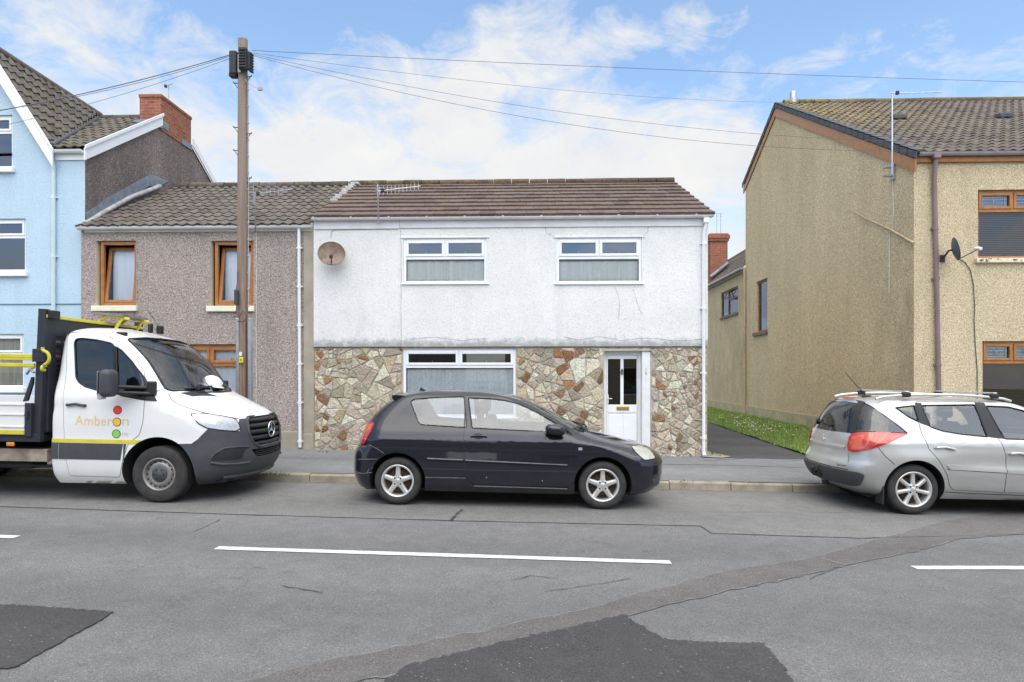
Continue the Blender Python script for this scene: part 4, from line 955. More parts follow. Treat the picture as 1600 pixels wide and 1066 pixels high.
for k in range(16): x = t1[0] - .02 + rr.random() * .5 * rr.random() + (0 if k < 11 else .6); z = t1[2] - .035 + rr.uniform(-.03, .03); w_ = rr.uniform(.015, .06); fk.box((x, FY - .0725, z - .012), (x + w_, FY - .0695, z + rr.uniform(.0, .016)))
fk.build('flaked_patch', M['iron'], sill_o)
m = MB(); m.bbox((t2[0] - .05, FY - .06, t2[2] - .085), (t2[1], FY + .06, t2[2] + .002), 0, .008); m.build('sill', M['cream_sill'], root)
# roof
ze = W(1440, 240, FY - .12).z
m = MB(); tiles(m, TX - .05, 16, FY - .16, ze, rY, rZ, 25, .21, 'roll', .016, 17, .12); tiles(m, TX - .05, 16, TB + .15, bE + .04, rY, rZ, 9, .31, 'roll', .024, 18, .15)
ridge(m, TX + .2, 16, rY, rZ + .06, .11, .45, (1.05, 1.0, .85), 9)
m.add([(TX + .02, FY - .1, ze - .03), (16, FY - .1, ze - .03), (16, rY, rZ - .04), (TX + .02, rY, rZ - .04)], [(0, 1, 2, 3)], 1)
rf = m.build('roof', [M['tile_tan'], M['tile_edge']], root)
v = MB(); nv = 26
for k in range(nv):
    a = Vector((TX - .06, FY - .17 + (rY - FY + .17) * k / nv, ze + .03 + (rZ - ze) * k / nv)); b = Vector((TX - .06, FY - .17 + (rY - FY + .17) * (k + 1.06) / nv, ze + .03 + (rZ - ze) * (k + 1.06) / nv))
    o = Vector((0, 0, .02)); v.prism([a + o, b, b - Vector((0, 0, .15)), a - Vector((0, 0, .13))], (.02, 0, 0)); v.prism([a + o * 1.6, b + o * .6, b + o * .6 - Vector((0, 0, .03)), a + o * 1.6 - Vector((0, 0, .03))], (.16, 0, .01))
nv = 10
for k in range(nv):
    a = Vector((TX - .06, TB + .2 + (rY - TB - .2) * k / nv, bE + .06 + (rZ - bE - .03) * k / nv)); b = Vector((TX - .06, TB + .2 + (rY - TB - .2) * (k + 1.05) / nv, bE + .06 + (rZ - bE - .03) * (k + 1.05) / nv))
    v.prism([a + Vector((0, 0, .02)), b, b - Vector((0, 0, .15)), a - Vector((0, 0, .13))], (.02, 0, 0))
v.build('verge_tiles', M['tile_edge'], rf)
sl = (rZ - ze) / (rY - FY + .16)
vt = MB()
for (px, py) in ((1402, 188), (1566, 186)):
    d = ray(px, py); t = None                # where that sight line meets the roof slope
    t = (ze - sl * (FY - .16) - CH) / (d.z - sl * d.y); p = Vector((0, 0, CH)) + d * t
    vt.bbox((p.x - .17, p.y - .16, p.z - .02), (p.x + .17, p.y + .22, p.z + .11), 0, .03)
vt.build('roof_vent', M['tile_edge'], rf)
m = MB()                                   # timber bargeboards and fascia
def brd(p, q, h, t): m.prism([p, q, q - Vector((0, 0, h)), p - Vector((0, 0, h))], t)
brd(Vector((TX - .035, FY - .10, ze - .10)), Vector((TX - .035, rY, rZ - .125)), .25, (.03, 0, 0)); m.build('bargeboard', M['oak'], root); m = MB(); brd(Vector((TX - .035, TB + .15, bE - .07)), Vector((TX - .035, rY, rZ - .125)), .22, (.03, 0, 0))
m.build('bargeboard', M['oak'], root)
m = MB(); m.bbox((TX + .0, FY - .06, eT - .10), (16, FY - .004, eT + .06), 0, .005); m.build('fascia', M['oak'], root)
m = MB(); gutter(m, TX + .02, 16, FY - .12, W(1450, 239, FY - .12).z, .058, 1.4); m.build('gutter', M['gutter_grey'], root)
m = MB(); pa, pb = W(1459.5, 250, FY - .06), W(1467, 606, FY - .06); dn = pb - pa; pb2 = pa + dn * 1.25
downpipe(m, [(pa.x, FY - .12, eT + .02), (pa.x, FY - .10, eT - .12), tuple(pa + dn * .08), tuple(pb2)], .042, [tuple(pa + dn * f) for f in (.30, .52, .90, 1.1)]); m.bbox((pa.x - .07, FY - .18, eT - .06), (pa.x + .07, FY - .07, eT + .10), 0, .015); m.build('downpipe', M['downpipe_brown'], root)
m = MB(); p = WX(1234, 160, TX + .55); p = Vector((TX + .5, rY, rZ)); m.tube([p, p + Vector((0, 0, .14))], .14, 14); m.tube([p + Vector((0, 0, .14)), p + Vector((0, 0, .17)), p + Vector((0, 0, .34)), p + Vector((0, 0, .38))], [.10, .09, .09, .05], 14); m.build('flue', M['galv'], rf)
# rear wing with its own roof and chimney
root = thing('house_rear_wing', 'low tan rear wing along the lane with slate roof and brick chimney', 'house extension', (9, 26, pave_z(9, 12.7) + .15))
eZ = WX(1165, 419, TX + .03).z; EX = TX + .03; E1 = 33.0
e = [WX(px, py, EX) for px, py in ((1126.5, 449), (1153, 449), (1153, 492), (1126.5, 492))]; ya, yb = e[1].y, e[0].y; za = (WX(1140, 493, EX)).z; zb = WX(1140, 452, EX).z
fr = MB(); front_wall(fr, -E1, -TB - .005, -.5, eZ, 0, [(-yb, -ya, za, zb)], 0, 0, .10, 1, .8); m = MB(); m.v = [(EX + v[1], -v[0], v[2]) for v in fr.v]; m.f = fr.f; m.m = fr.m; m.sm = fr.sm; m.c = fr.c
m.add([(EX, E1, -.5), (12, E1, -.5), (12, E1, eZ), (EX, E1, eZ)], [(3, 2, 1, 0)]); m.build('wall', [M['tan_side'], M['dark_room']], root)
ww = MB(); 
def yb_(a, b, c, d): ww.bbox((EX + .03, a, c), (EX + .09, b, d), 0, .004)
yb_(ya, ya + .08, za, zb); yb_(yb - .08, yb, za, zb); yb_(ya + .08, yb - .08, za, za + .07); yb_(ya + .08, yb - .08, zb - .07, zb); ym = ya + (yb - ya) * .58; yb_(ym - .05, ym + .05, za + .07, zb - .07); yb_(ya + .08, ym - .05, zb - .42, zb - .34)
w = ww.build('window', M['brown_frame'], root)
p = MB(); p.add([(EX + .06, ya + .05, za + .05), (EX + .06, yb - .05, za + .05), (EX + .06, yb - .05, zb - .05), (EX + .06, ya + .05, zb - .05)], [(0, 3, 2, 1)]); p.build('pane', M['pane_sky'], w)
os_ = MB(); P = [Vector((EX + .0, ya + .06, zb - .06)), Vector((EX + .0, ym - .04, zb - .06)), Vector((EX - .16, ym - .04, zb - .36)), Vector((EX - .16, ya + .06, zb - .36))]
for i in range(4): os_.tube([P[i], P[(i + 1) % 4]], .022, 6)
os_.build('open_vent_sash', M['brown_frame'], w)
m = MB(); m.bbox((EX - .05, ya - .05, za - .06), (EX + .04, yb + .05, za), 0, .005); m.build('sill', M['brown_frame'], w)
m = MB(); tiles(m, TB + .02, E1, 0, 0, 2.1, 1.75, 9, .31, 'roll', .022, 23, .15); m.v = [(EX - .12 + v[1], v[0], eZ - .02 + v[2]) for v in m.v]; m.f = [f[::-1] for f in m.f]
m.tube([(EX - .12 + 2.1, TB, eZ + 1.75), (EX - .12 + 2.1, E1, eZ + 1.75)], .09, 8); rf = m.build('roof', M['tile_grey2'], root)
m = MB(); m.bbox((EX - .10, TB + .02, eZ - .12), (EX - .04, E1, eZ + .02), 0, .004); m.tube([(EX - .15, TB + .02, eZ - .02), (EX - .15, E1, eZ - .02)], .055, 8); m.build('gutter', M['gutter_grey'], root)
cy = 27.2; pL, pR = WX, None
cxa = ray(1110, 400); cxb = ray(1137, 400); ca = cxa.x / cxa.y * cy; cb = cxb.x / cxb.y * cy; ctop = CH + (HOR - 365) / F * cy / ray(1123, 365).y
m = MB(); m.box((ca, cy, eZ - .2), (cb, cy + .7, ctop - .32)); m.bbox((ca - .05, cy - .05, ctop - .32), (cb + .05, cy + .75, ctop - .22), 0, .01); m.bbox((ca - .08, cy - .08, ctop - .219), (cb + .08, cy + .78, ctop - .06), 0, .01); m.box((ca - .03, cy - .03, ctop - .06), (cb + .03, cy + .73, ctop)); m.build('chimney', M['brick'], rf)
m = MB(); m.tube([(ca, cy - .04, eZ + .35 + .8 * max(0, ca - EX)), (cb, cy - .04, eZ + .35 + .8 * (cb - EX))], .09, 6); m.build('flashing', M['lead'], rf)
# drainpipe on the wall corner between the house and its wing
m = MB(); m.tube([(TX - .05, TB - .05, eZ), (TX - .05, TB - .05, .3)], .045, 10); m.build('downpipe', M['tan_side'], root)

# houses across the street, behind the camera: they show only as reflections in the glass and paintwork
for i, (xa, xb, hh, mt, lab) in enumerate(((-15, -3.6, 4.9, 'brown_dash', 'brown terraced house across the street reflected in the car paint'), (-1.2, 11, 4.9, 'tan_dash', 'tan terraced house across the street reflected in the windows'))):
    o_ = thing('opposite_house', lab, 'house', ((xa + xb) / 2, -4.0, road_z((xa + xb) / 2) + .12)); m = MB(); Yb = -4.0
    ops = []
    for k in range(3):
        cx = xa + (xb - xa) * (k + .5) / 3; z0_ = road_z(cx) + .12; ops += [(cx - .6, cx + .6, z0_ + 2.9, z0_ + 4.1), (cx - .7, cx + .7, z0_ + .8, z0_ + 2.1)]
    fr = MB(); front_wall(fr, -xb, -xa, -.5, hh, -Yb, [(-b_, -a, c, d) for a, b_, c, d in ops], 0, 0, .1, 1, .8); m.v = [(-v[0], -v[1], v[2]) for v in fr.v]; m.f = fr.f; m.m = fr.m; m.sm = fr.sm; m.c = fr.c
    for X in (xa, xb): m.add([(X, Yb, -.5), (X, Yb - 6, -.5), (X, Yb - 6, hh), (X, Yb - 3, hh + 1.7), (X, Yb, hh)], [(0, 1, 2, 3, 4)])
    m.build('wall', [M[mt], M['dark_room']], o_)
    rm = MB(); tiles(rm, xa - .1, xb + .1, Yb + .2, hh - .1, Yb - 3, hh + 1.75, 10, .31, 'flat', seed=40 + i); rm.f = [f[::-1] for f in rm.f]; rm.add([(xa, Yb - 3, hh + 1.75), (xb, Yb - 3, hh + 1.75), (xb, Yb - 6.2, hh), (xa, Yb - 6.2, hh)], [(0, 1, 2, 3)], 0, False, (1, 1, 1, 1)); rm.build('roof', M['tile_grey2'], o_)
    for a, b_, c, d in ops:
        wm = MB()
        for q in ((a, a + .06, c, d), (b_ - .06, b_, c, d), (a + .06, b_ - .06, c, c + .06), (a + .06, b_ - .06, d - .06, d)): wm.bbox((q[0], Yb - .09, q[2]), (q[1], Yb - .04, q[3]), 0, .006)
        w_ = wm.build('window', M['upvc'], o_); pm = MB(); pm.add([(a, Yb - .07, c), (b_, Yb - .07, c), (b_, Yb - .07, d), (a, Yb - .07, d)], [(3, 2, 1, 0)]); pm.build('pane', M['pane_dark'], w_)
# ================================================================== POLE, WIRES, DISHES, AERIALS
PY = 10.5
pt, pb = W(379.5, 62, PY), W(378.5, 640, PY)
base = Vector((pb.x, PY, pave_z(pb.x, PY)))
root = thing('telegraph_pole', 'tall weathered wooden telegraph pole with step irons and black junction boxes', 'pole', base)
m = MB(); zz = np.linspace(-.05, 1, 24); H_ = pt.z - base.z
m.tube([base + Vector(((pt.x - pb.x) * max(0, t), 0, H_ * t)) for t in zz], [.094 - .019 * max(0, t) for t in zz], 18)
m.build('pole', M['pole'], root)
def px2(px, py, dy=0): return W(px, py, PY + dy)
for px, py, s in ((373, 136, -1), (373, 205, -1), (373, 241, -1), (374, 311, -1), (387, 126, 1), (387, 215, 1), (387, 284, 1)):
    p = px2(px, py); m = MB(); m.tube([p + Vector((0, -.02, .05)), p + Vector((s * .075, -.03, .055)), p + Vector((s * .08, -.03, .075))], .008, 6); m.tube([p + Vector((0, -.02, -.035)), p + Vector((s * .06, -.03, .05))], .006, 6)
    m.build('step_iron', M['iron'], root)
a, b = px2(362.5, 84), px2(372, 120); m = MB(); m.bbox((a.x, PY - .12, b.z), (b.x + .02, PY + .10, a.z), 0, .02); m.bbox((a.x - .012, PY - .10, b.z - .03), (b.x, PY + .02, b.z + .02), 0, .01); m.build('junction_box', M['black_box'], root)
a, b = px2(380, 82), px2(393, 117); m = MB(); m.bbox((a.x, PY - .19, b.z + .01), (b.x - .01, PY - .09, a.z), 0, .02)
for k in range(7): z = b.z + .03 + k * .046; m.bbox((a.x + .02, PY - .215, z), (b.x - .02, PY - .18, z + .028), 0, .006); m.bbox((b.x + .01, PY - .12, z - .02), (b.x + .05, PY - .02, z + .01), 0, .006)
m.bbox((b.x - .02, PY - .14, b.z + .03), (b.x + .03, PY - .01, a.z - .05), 0, .01); m.build('junction_box', M['black_box'], root)
m = MB(); m.bbox((px2(379, 100).x - .03, PY - .115, px2(379, 118).z), (px2(381, 100).x, PY - .10, px2(379, 90).z), 0, .004); m.tube([px2(383, 124, -.1), px2(388, 130, -.1), px2(397, 136, -.1), px2(406, 140, -.1)], .005, 5); m.bbox(tuple(px2(402, 141, -.11)), tuple(px2(411, 137, -.07)), 0, .01); m.build('loose_wire', M['cable_grey'], root)
for px0, px1 in ((367.5, 372.5), (386, 391)):
    a, b = px2(px0, 497, -.10), px2(px1, 620, -.10); m = MB(); m.bbox((a.x, PY - .09, base.z), (b.x, PY + .02, a.z), 0, .012); m.build('cable_guard', M['galv'], root)
m = MB(); a, b = px2(367, 453, -.12), px2(373, 476, -.12); m.bbox((a.x, PY - .16, b.z), (b.x, PY - .10, a.z), 0, .012)
m.tube([px2(369, 455, -.13), px2(371, 440, -.12), px2(372, 425, -.1)], .006, 6); m.tube([px2(370, 475, -.13), px2(369, 488, -.14), px2(374, 495, -.14), px2(380, 486, -.15), px2(386, 496, -.13), px2(380, 503, -.14), px2(371, 502, -.13)], .008, 6)
m.build('cable_joint', M['cable'], root)
m = MB(); m.tube([px2(388, 120, -.03), px2(388.5, 300, -.03), px2(388, 480, -.03)], .006, 6)
for y in range(140, 480, 26): p = px2(388.2, y, -.035); m.bbox((p.x - .010, p.y - .012, p.z - .014), (p.x + .014, p.y + .006, p.z + .014), 1, .003)
m.build('clipped_cable', [M['cable_grey'], M['cable_grey']], root)
a, b = px2(373.5, 558, -.13), px2(379.5, 567, -.13); m = MB(); m.bbox((a.x, PY - .135, b.z), (b.x, PY - .105, a.z), 0, .006); c = (a + b) / 2; m.tube([(c.x, PY - .137, c.z), (c.x, PY - .1365, c.z)], .014, 10, 1); tg = m.build('marker_plate', [M['yellow_tag'], M['iron']], root)
a, b = px2(373.5, 550, -.13), px2(377.5, 556.5, -.13); m = MB(); m.bbox((a.x, PY - .13, b.z), (b.x, PY - .105, a.z), 0, .003); m.build('marker_plate', M['white_tag'], root)
def wire(pts, sag, r, label, mt=None, n=28):
    P = [Vector(p) for p in pts]; o = []
    for i in range(n + 1):
        t = i / n; p = P[0].lerp(P[1], t); o.append(p - Vector((0, 0, sag * 4 * t * (1 - t))))
    m = MB(); m.tube(o, r * .8, 6); return single(m, 'overhead_wire', mt or M['wire'], label, 'wire', 'wires strung from the telegraph pole')
wire([px2(394, 79), W(1700, 131, 14)], .05, .005, 'topmost overhead wire crossing the whole sky from the pole to the right')
wire([px2(396, 83), W(1216, 160, 19)], .18, .0038, 'thin overhead wire ending at the peak of the tan house gable')
wire([px2(396, 85), W(1426, 222, 12.6)], .30, .0038, 'overhead wire crossing the tan gable just above the lowest one')
wire([px2(396, 87), W(1428, 236, 12.6)], .42, .0042, 'lowest overhead wire dropping to the tan house eaves')
wire([px2(362, 85), W(-140, 196, 9.0)], .10, .0085, 'thick bundled overhead wire leaving the pole towards the blue house')
wire([px2(362, 87), W(-140, 188, 9.6)], .16, .005, 'overhead wire just under the thick bundle above the blue house')
wire([px2(363, 90), W(-140, 226, 9.0)], .12, .004, 'thin lowest overhead wire running left across the blue gable')
m = MB(); P = [W(400 + (1 if i % 2 else 0), y, FY - .012) for i, y in enumerate(np.linspace(362, 640, 12))]; m.tube(P, .006, 6); single(m, 'wall_cable', M['cable_white'], 'thin white cable running down the pebbledash right of the pole', 'cable')
m = MB(); P = [W(213, y, FY - .010) for y in np.linspace(376, 600, 8)]; m.tube(P, .006, 6); single(m, 'wall_cable', M['cable_grey'], 'thin grey cable down the pebbledash beside the first oak window', 'cable')
P = [W(517, 371, UY - .012), W(517, 363, UY - .012), W(522, 359, UY - .012), W(620, 357.5, UY - .012)]; m = MB(); m.tube(P, .006, 6); single(m, 'wall_cable', M['cable_grey'], 'grey cable looping from the rusty dish along under the fascia', 'cable')
# rusty dish on the white house
def dish(c, n, up, rx, rz, depth, mats, name, label, arm, mount):
    n = Vector(n).normalized(); c = Vector(c); a = Vector(up).cross(n).normalized(); u = n.cross(a)
    root = thing(name, label, 'satellite dish', mount)
    m = MB(); rows = []
    for r in np.linspace(0.02, 1, 9): rows.append([c + a * (rx * r * math.cos(t)) + u * (rz * r * math.sin(t)) + n * (depth * (r * r - 1)) for t in np.linspace(0, 2 * math.pi, 37)])
    m.grid(rows, 0, True); m.grid([[p - n * .012 for p in rw] for rw in rows][::-1], 0, True); m.tube(rows[-1][:-1] + [rows[-1][0]], .008, 6)
    m.add([p for p in rows[0][:-1]], [tuple(range(36))]); m.build('reflector', mats[0], root)
    lo = c - u * rz * .97; tip = c + n * arm[0] - u * arm[1]
    m = MB(); m.tube([lo - n * .03, tip], .011, 6); m.build('arm', mats[1], root)
    m = MB(); m.tube([tip - (tip - c).normalized() * .0, tip + (c + n * .02 - tip).normalized() * .09], [.032, .026], 10); m.bbox(tuple(tip - Vector((.03, .03, .035))), tuple(tip + Vector((.03, .03, .02))), 0, .01); m.build('receiver', mats[2], root)
    m = MB(); bk = c - n * (depth + .012); m.tube([bk, bk - n * .06, Vector(mount) + (bk - Vector(mount)) * .25, mount], .018, 8); m.bbox(tuple(Vector(mount) - Vector((.05, .015, .07))), tuple(Vector(mount) + Vector((.05, .004, .07))), 0, .004); m.build('bracket', mats[1], root)
c = W(518, 396, UY - .26); dish(c, (.28, -1, .18), (0, 0, 1), .255, .235, .055, (M['rust'], M['iron'], M['black_box']), 'satellite_dish', 'round rust streaked satellite dish on the white rendered wall', (.26, .16), (c.x - .02, UY, c.z - .02))
c = W(1494, 389, FY - .34); dish(c, (.93, -.36, .22), (0, 0, 1), .22, .215, .05, (M['dish_grey'], M['iron'], M['cable_white']), 'satellite_dish', 'dark grey satellite dish seen edge on beside the tan house window', (.36, .10), (W(1472, 397, FY).x, FY, c.z - .12))
m = MB(); P = [W(px, py, FY - .015) for px, py in ((1500, 406), (1508, 410), (1516, 422), (1521, 445), (1523, 480), (1522, 500), (1524, 540), (1527, 580), (1527, 640))]; m.tube(P, .007, 6); single(m, 'wall_cable', M['cable'], 'dark cable hanging from the grey dish down the tan wall', 'cable')
# aerials
def yagi(name, label, mast, mr, boom, n, el, evec, base, refl=None, mt=None, head=True):
    root = thing(name, label, 'aerial', base); mt = mt or M['alu']
    m = MB(); m.tube(mast, mr, 8); m.build('mast', mt, root)
    a, b = Vector(boom[0]), Vector(boom[1]); m = MB(); m.tube([a, b], .009, 6); ev = Vector(evec)
    for k in range(n):
        p = a.lerp(b, (k + .5) / n); L = el * (1 - .25 * k / n); m.tube([p - ev * L, p + ev * L], .005, 5)
    if refl:
        for s in np.linspace(-1, 1, 5):
            q = a + ev * refl * s; d = Vector((.0, .06, 0)) if abs((b - a).normalized().y) < .5 else Vector((.06, 0, 0)); m.tube([q - d * 2, q + d * 2], .005, 5)
        m.tube([a - ev * refl, a + ev * refl], .007, 5)
    m.build('antenna', mt, root)
    if head: m = MB(); p = a.lerp(b, .12); m.bbox(tuple(p - Vector((.03, .03, .03))), tuple(p + Vector((.03, .03, .04))), 0, .01); m.build('dipole_box', M['black_box'], root)
    return root
Y = UY - .16
yagi('tv_aerial', 'ladder shaped television aerial on a short mast above the white house gutter', [W(591.5, 349, UY - .03), W(591.5, 346, Y), W(590, 288, Y)], .013, (W(590, 299, Y), W(657, 291, Y)), 11, .085, (0, 0, 1), W(591.5, 349, UY - .03), .13)
Y = FY - .20
yagi('tv_aerial', 'grey television aerial with square reflector beside the telegraph pole', [W(399, 361, FY - .03), W(399, 357, Y), W(398, 300, Y)], .012, (W(396, 304, Y), W(456, 296, Y)), 10, .07, (0, 0, 1), W(399, 361, FY - .03), .20, M['galv'])
p0 = Vector((GX - .2, 16.1, 8.60)); yagi('tv_aerial', 'small television aerial above the brick chimney of the blue house', [p0, Vector((p0.x, 16.1, CH + (HOR - 127) / F * 16.1))], .011, (Vector((p0.x - .10, 16.1, CH + (HOR - 128) / F * 16.1 + .0)), Vector((p0.x + .16, 16.0, CH + (HOR - 126) / F * 16.1))), 4, .06, (0, .3, 1), p0, None, M['galv'])
a = WX(1394, 272, TX - .18); b = Vector((a.x, a.y, WX(1385, 152, TX - .18).z))
yagi('tv_aerial', 'tall television aerial pole fixed to the tan gable', [a, b], .015, (b + Vector((-.03, -.02, -.02)), b + Vector((1.05, .1, .04))), 9, .045, (0, 0, 1), a, None, M['alu'])
m = MB(); p = WX(1394, 266, TX - .03); m.bbox((TX - .21, p.y - .03, p.z - .14), (TX - .005, p.y + .03, p.z - .11), 0, .005); m.bbox((TX - .21, p.y - .03, p.z + .04), (TX - .005, p.y + .03, p.z + .07), 0, .005); m.bbox((TX - .04, p.y - .07, p.z - .2), (TX - .004, p.y + .07, p.z + .14), 0, .006); single(m, 'wall_bracket', M['galv'], 'grey steel bracket holding the aerial pole on the tan gable', 'bracket')
m = MB(); m.tube([WX(px, py, TX - .012) for px, py in ((1395, 275), (1396, 330), (1395, 358), (1390, 366), (1390, 400), (1389, 457))], .010, 6); single(m, 'wall_cable', M['cable_white'], 'pale cable hanging down the tan gable below the aerial', 'cable')
for i, (px, lab) in enumerate(((1120, 'tiny far aerial left above the brick chimney of the rear wing'), (1126, 'tiny far aerial right above the brick chimney of the rear wing'))):
    cy = 27.55; X = ray(px, 400).x / ray(px, 400).y * cy; z0, z1 = ctop, CH + (HOR - 336) / F * cy
    m = MB(); m.tube([(X, cy, z0), (X, cy, z1)], .012, 5); m.tube([(X - .10, cy, z1), (X + .08, cy, z1)], .012, 5); m.tube([(X - .02, cy, z1 - .12), (X + .06, cy, z1 - .12)], .010, 5); single(m, 'tv_aerial', M['galv'], lab, 'aerial')
# ================================================================== VEHICLES: shared machinery
def pchip(xs, ys):
    xs = np.array(xs, float); ys = np.array(ys, float); h = np.diff(xs); d = np.diff(ys) / h; n = len(xs); m = np.zeros(n)
    m[0], m[-1] = d[0], d[-1]
    for i in range(1, n - 1):
        if d[i-1] * d[i] > 0:
            w1, w2 = 2*h[i] + h[i-1], h[i] + 2*h[i-1]; m[i] = (w1 + w2) / (w1 / d[i-1] + w2 / d[i])
    def f(x):
        x = np.clip(np.asarray(x, float), xs[0], xs[-1]); k = np.clip(np.searchsorted(xs, x) - 1, 0, n - 2); t = (x - xs[k]) / h[k]
        return ((1+2*t)*(1-t)**2)*ys[k] + t*(1-t)**2*h[k]*m[k] + t*t*(3-2*t)*ys[k+1] + t*t*(t-1)*h[k]*m[k+1]
    return f
class Body:
    """a vehicle skin described by its outline at every height: nose, tail, half width and corner rounding"""
    def __init__(s, tab, rnd, ztop, zsh, n=2.6, taper=None, bulge=None):
        a = np.array(tab); s.z0 = a[0, 0]; s.zt = ztop; s.zsh = zsh; s.n = n
        s.xf, s.xr, s.w = pchip(a[:,0], a[:,1]), pchip(a[:,0], a[:,2]), pchip(a[:,0], a[:,3])
        r = np.array(rnd); s.rf, s.pf, s.rr, s.pr = [pchip(r[:,0], r[:,k]) for k in (1, 2, 3, 4)]
        s.taper = taper or (lambda x: np.ones_like(np.asarray(x, float))); s.bulge = bulge or (lambda x, z: 0.0)
    def lev(s, z):
        z = np.asarray(z, float); xf, xr = s.xf(z), s.xr(z); t = np.clip((z - s.zsh) / (s.zt - s.zsh), 0, .9995)
        w = s.w(z) * (1 - t ** s.n) ** (1 / s.n); L = xf - xr; rf = np.minimum(s.rf(z), .5 * L); rr = np.minimum(s.rr(z), .5 * L)
        return xf, xr, w, rf, s.pf(z), rr, s.pr(z)
    def Y(s, x, z):
        x = np.asarray(x, float); xf, xr, w, rf, pf, rr, pr = s.lev(z)
        qf = np.clip((xf - x) / rf, 0, 1); qr = np.clip((x - xr) / rr, 0, 1)
        y = w * (1 - (1 - qf) ** pf) ** (1 / pf) * (1 - (1 - qr) ** pr) ** (1 / pr)
        y = y * s.taper(x) + s.bulge(x, z) * (y > w * .5)
        return np.where((x > xf) | (x < xr) | (np.asarray(z) < s.z0) | (np.asarray(z) > s.zt), 0, y)
    def P(s, x, z, side=-1): return Vector((x, side * float(s.Y(x, z)), z))
    def N(s, x, z, side=-1):
        e = .004; dx = (float(s.Y(x+e, z)) - float(s.Y(x-e, z))) / (2*e); dz = (float(s.Y(x, z+e)) - float(s.Y(x, z-e))) / (2*e)
        return Vector((-dx, side, -dz)).normalized()
    def Xf(s, y, z):                          # nose surface at a given offset from the centre line
        xf, xr, w, rf, pf, rr, pr = [float(v) for v in s.lev(z)]; u = min(.999, abs(y) / w); return xf - rf * (1 - (1 - u ** pf) ** (1 / pf))
    def Xr(s, y, z):
        xf, xr, w, rf, pf, rr, pr = [float(v) for v in s.lev(z)]; u = min(.999, abs(y) / w); return xr + rr * (1 - (1 - u ** pr) ** (1 / pr))
    def mesh(s, zs, nr=10, nm=20, nf=12, inset=0, clipx=None):
        vs, fs, n = [], [], None
        for z in zs:
            xf, xr, w, rf, pf, rr, pr = [float(v) for v in s.lev(z)]; half = []
            for k in range(nr): th = math.pi / 2 * k / nr; half.append((xr + rr * (1 - math.cos(th) ** (2 / pr)), w * math.sin(th) ** (2 / pr)))
            for k in range(nm + 1): half.append((xr + rr + (xf - rf - xr - rr) * k / nm, w))
            for k in range(nf - 1, -1, -1): th = math.pi / 2 * k / nf; half.append((xf - rf * (1 - math.cos(th) ** (2 / pf)), w * math.sin(th) ** (2 / pf)))
            tp = s.taper(np.array([p[0] for p in half])); h2 = [(p[0], p[1] * t + (float(s.bulge(p[0], z)) if p[1] > w * .5 else 0)) for p, t in zip(half, tp)]
            if clipx: h2 = [(min(max(p[0], clipx[0]), clipx[1]), p[1]) for p in h2]
            ring = [(x, -y, z) for x, y in h2] + [(x, y, z) for x, y in h2[-2:0:-1]]; n = len(ring); vs += ring
        for j in range(len(zs) - 1):
            for i in range(n): fs.append((j*n+i, j*n+(i+1) % n, (j+1)*n+(i+1) % n, (j+1)*n+i))
        fs.append(tuple(range(n))[::-1]); o = (len(zs) - 1) * n; fs.append(tuple(o + i for i in range(n)))
        me = bpy.data.meshes.new('skin'); me.from_pydata(vs, [], fs); return me
def zlevels(b, base, top=(.0, .2, .36, .5, .62, .72, .81, .88, .93, .965, .985, .996)):
    return sorted(set(list(base) + [b.zsh + (b.zt - b.zsh) * t for t in top]))
def boolean(a, cut, op):
    oa = bpy.data.objects.new('a', a); ob = bpy.data.objects.new('b', cut); col.objects.link(oa); col.objects.link(ob)
    md = oa.modifiers.new('m', 'BOOLEAN'); md.operation = op; md.object = ob; md.solver = 'EXACT'
    dg = bpy.context.evaluated_depsgraph_get(); r = bpy.data.meshes.new_from_object(oa.evaluated_get(dg))
    bpy.data.objects.remove(oa); bpy.data.objects.remove(ob); return r
def slots(me, idx, n=3):
    me.materials.clear()
    while len(me.materials) < n: me.materials.append((M['tar'], M['dust'], M['kerb'])[len(me.materials)])
    me.polygons.foreach_set('material_index', [idx] * len(me.polygons)); return me
def prism_me(poly, vec, idx=1):
    m = MB(); m.prism(poly, vec, idx); bm = m._bm(); bmesh.ops.recalc_face_normals(bm, faces=bm.faces[:]); me = bpy.data.meshes.new('cut'); bm.to_mesh(me); bm.free(); return slots(me, idx)
def cyl_me(x, z, r, y0, y1, idx=2, n=48):
    return prism_me([(x + r * math.cos(t), y0, z + r * math.sin(t)) for t in np.linspace(0, 2 * math.pi, n, endpoint=False)], (0, y1 - y0, 0), idx)
def chaikin(p, it=2, closed=True):
    p = [Vector(q) for q in p]
    for _ in range(it):
        o = []; n = len(p)
        for i in range(n if closed else n - 1):
            a, b = p[i], p[(i + 1) % n]; o += [a.lerp(b, .25), a.lerp(b, .75)]
        if not closed: o = [p[0]] + o + [p[-1]]
        p = o
    return p
def roundc(p, r=.02, k=4):                    # round the corners of a polygon a little
    o = []; n = len(p); p = [Vector(q) for q in p]
    for i in range(n):
        a, b, c = p[i-1], p[i], p[(i+1) % n]; d0, d1 = (a - b), (c - b); r0 = min(r, d0.length * .4, d1.length * .4)
        A, B = b + d0.normalized() * r0, b + d1.normalized() * r0
        for j in range(k + 1): t = j / k; o.append(A * (1-t)**2 + b * 2*t*(1-t) + B * t*t)
    return o
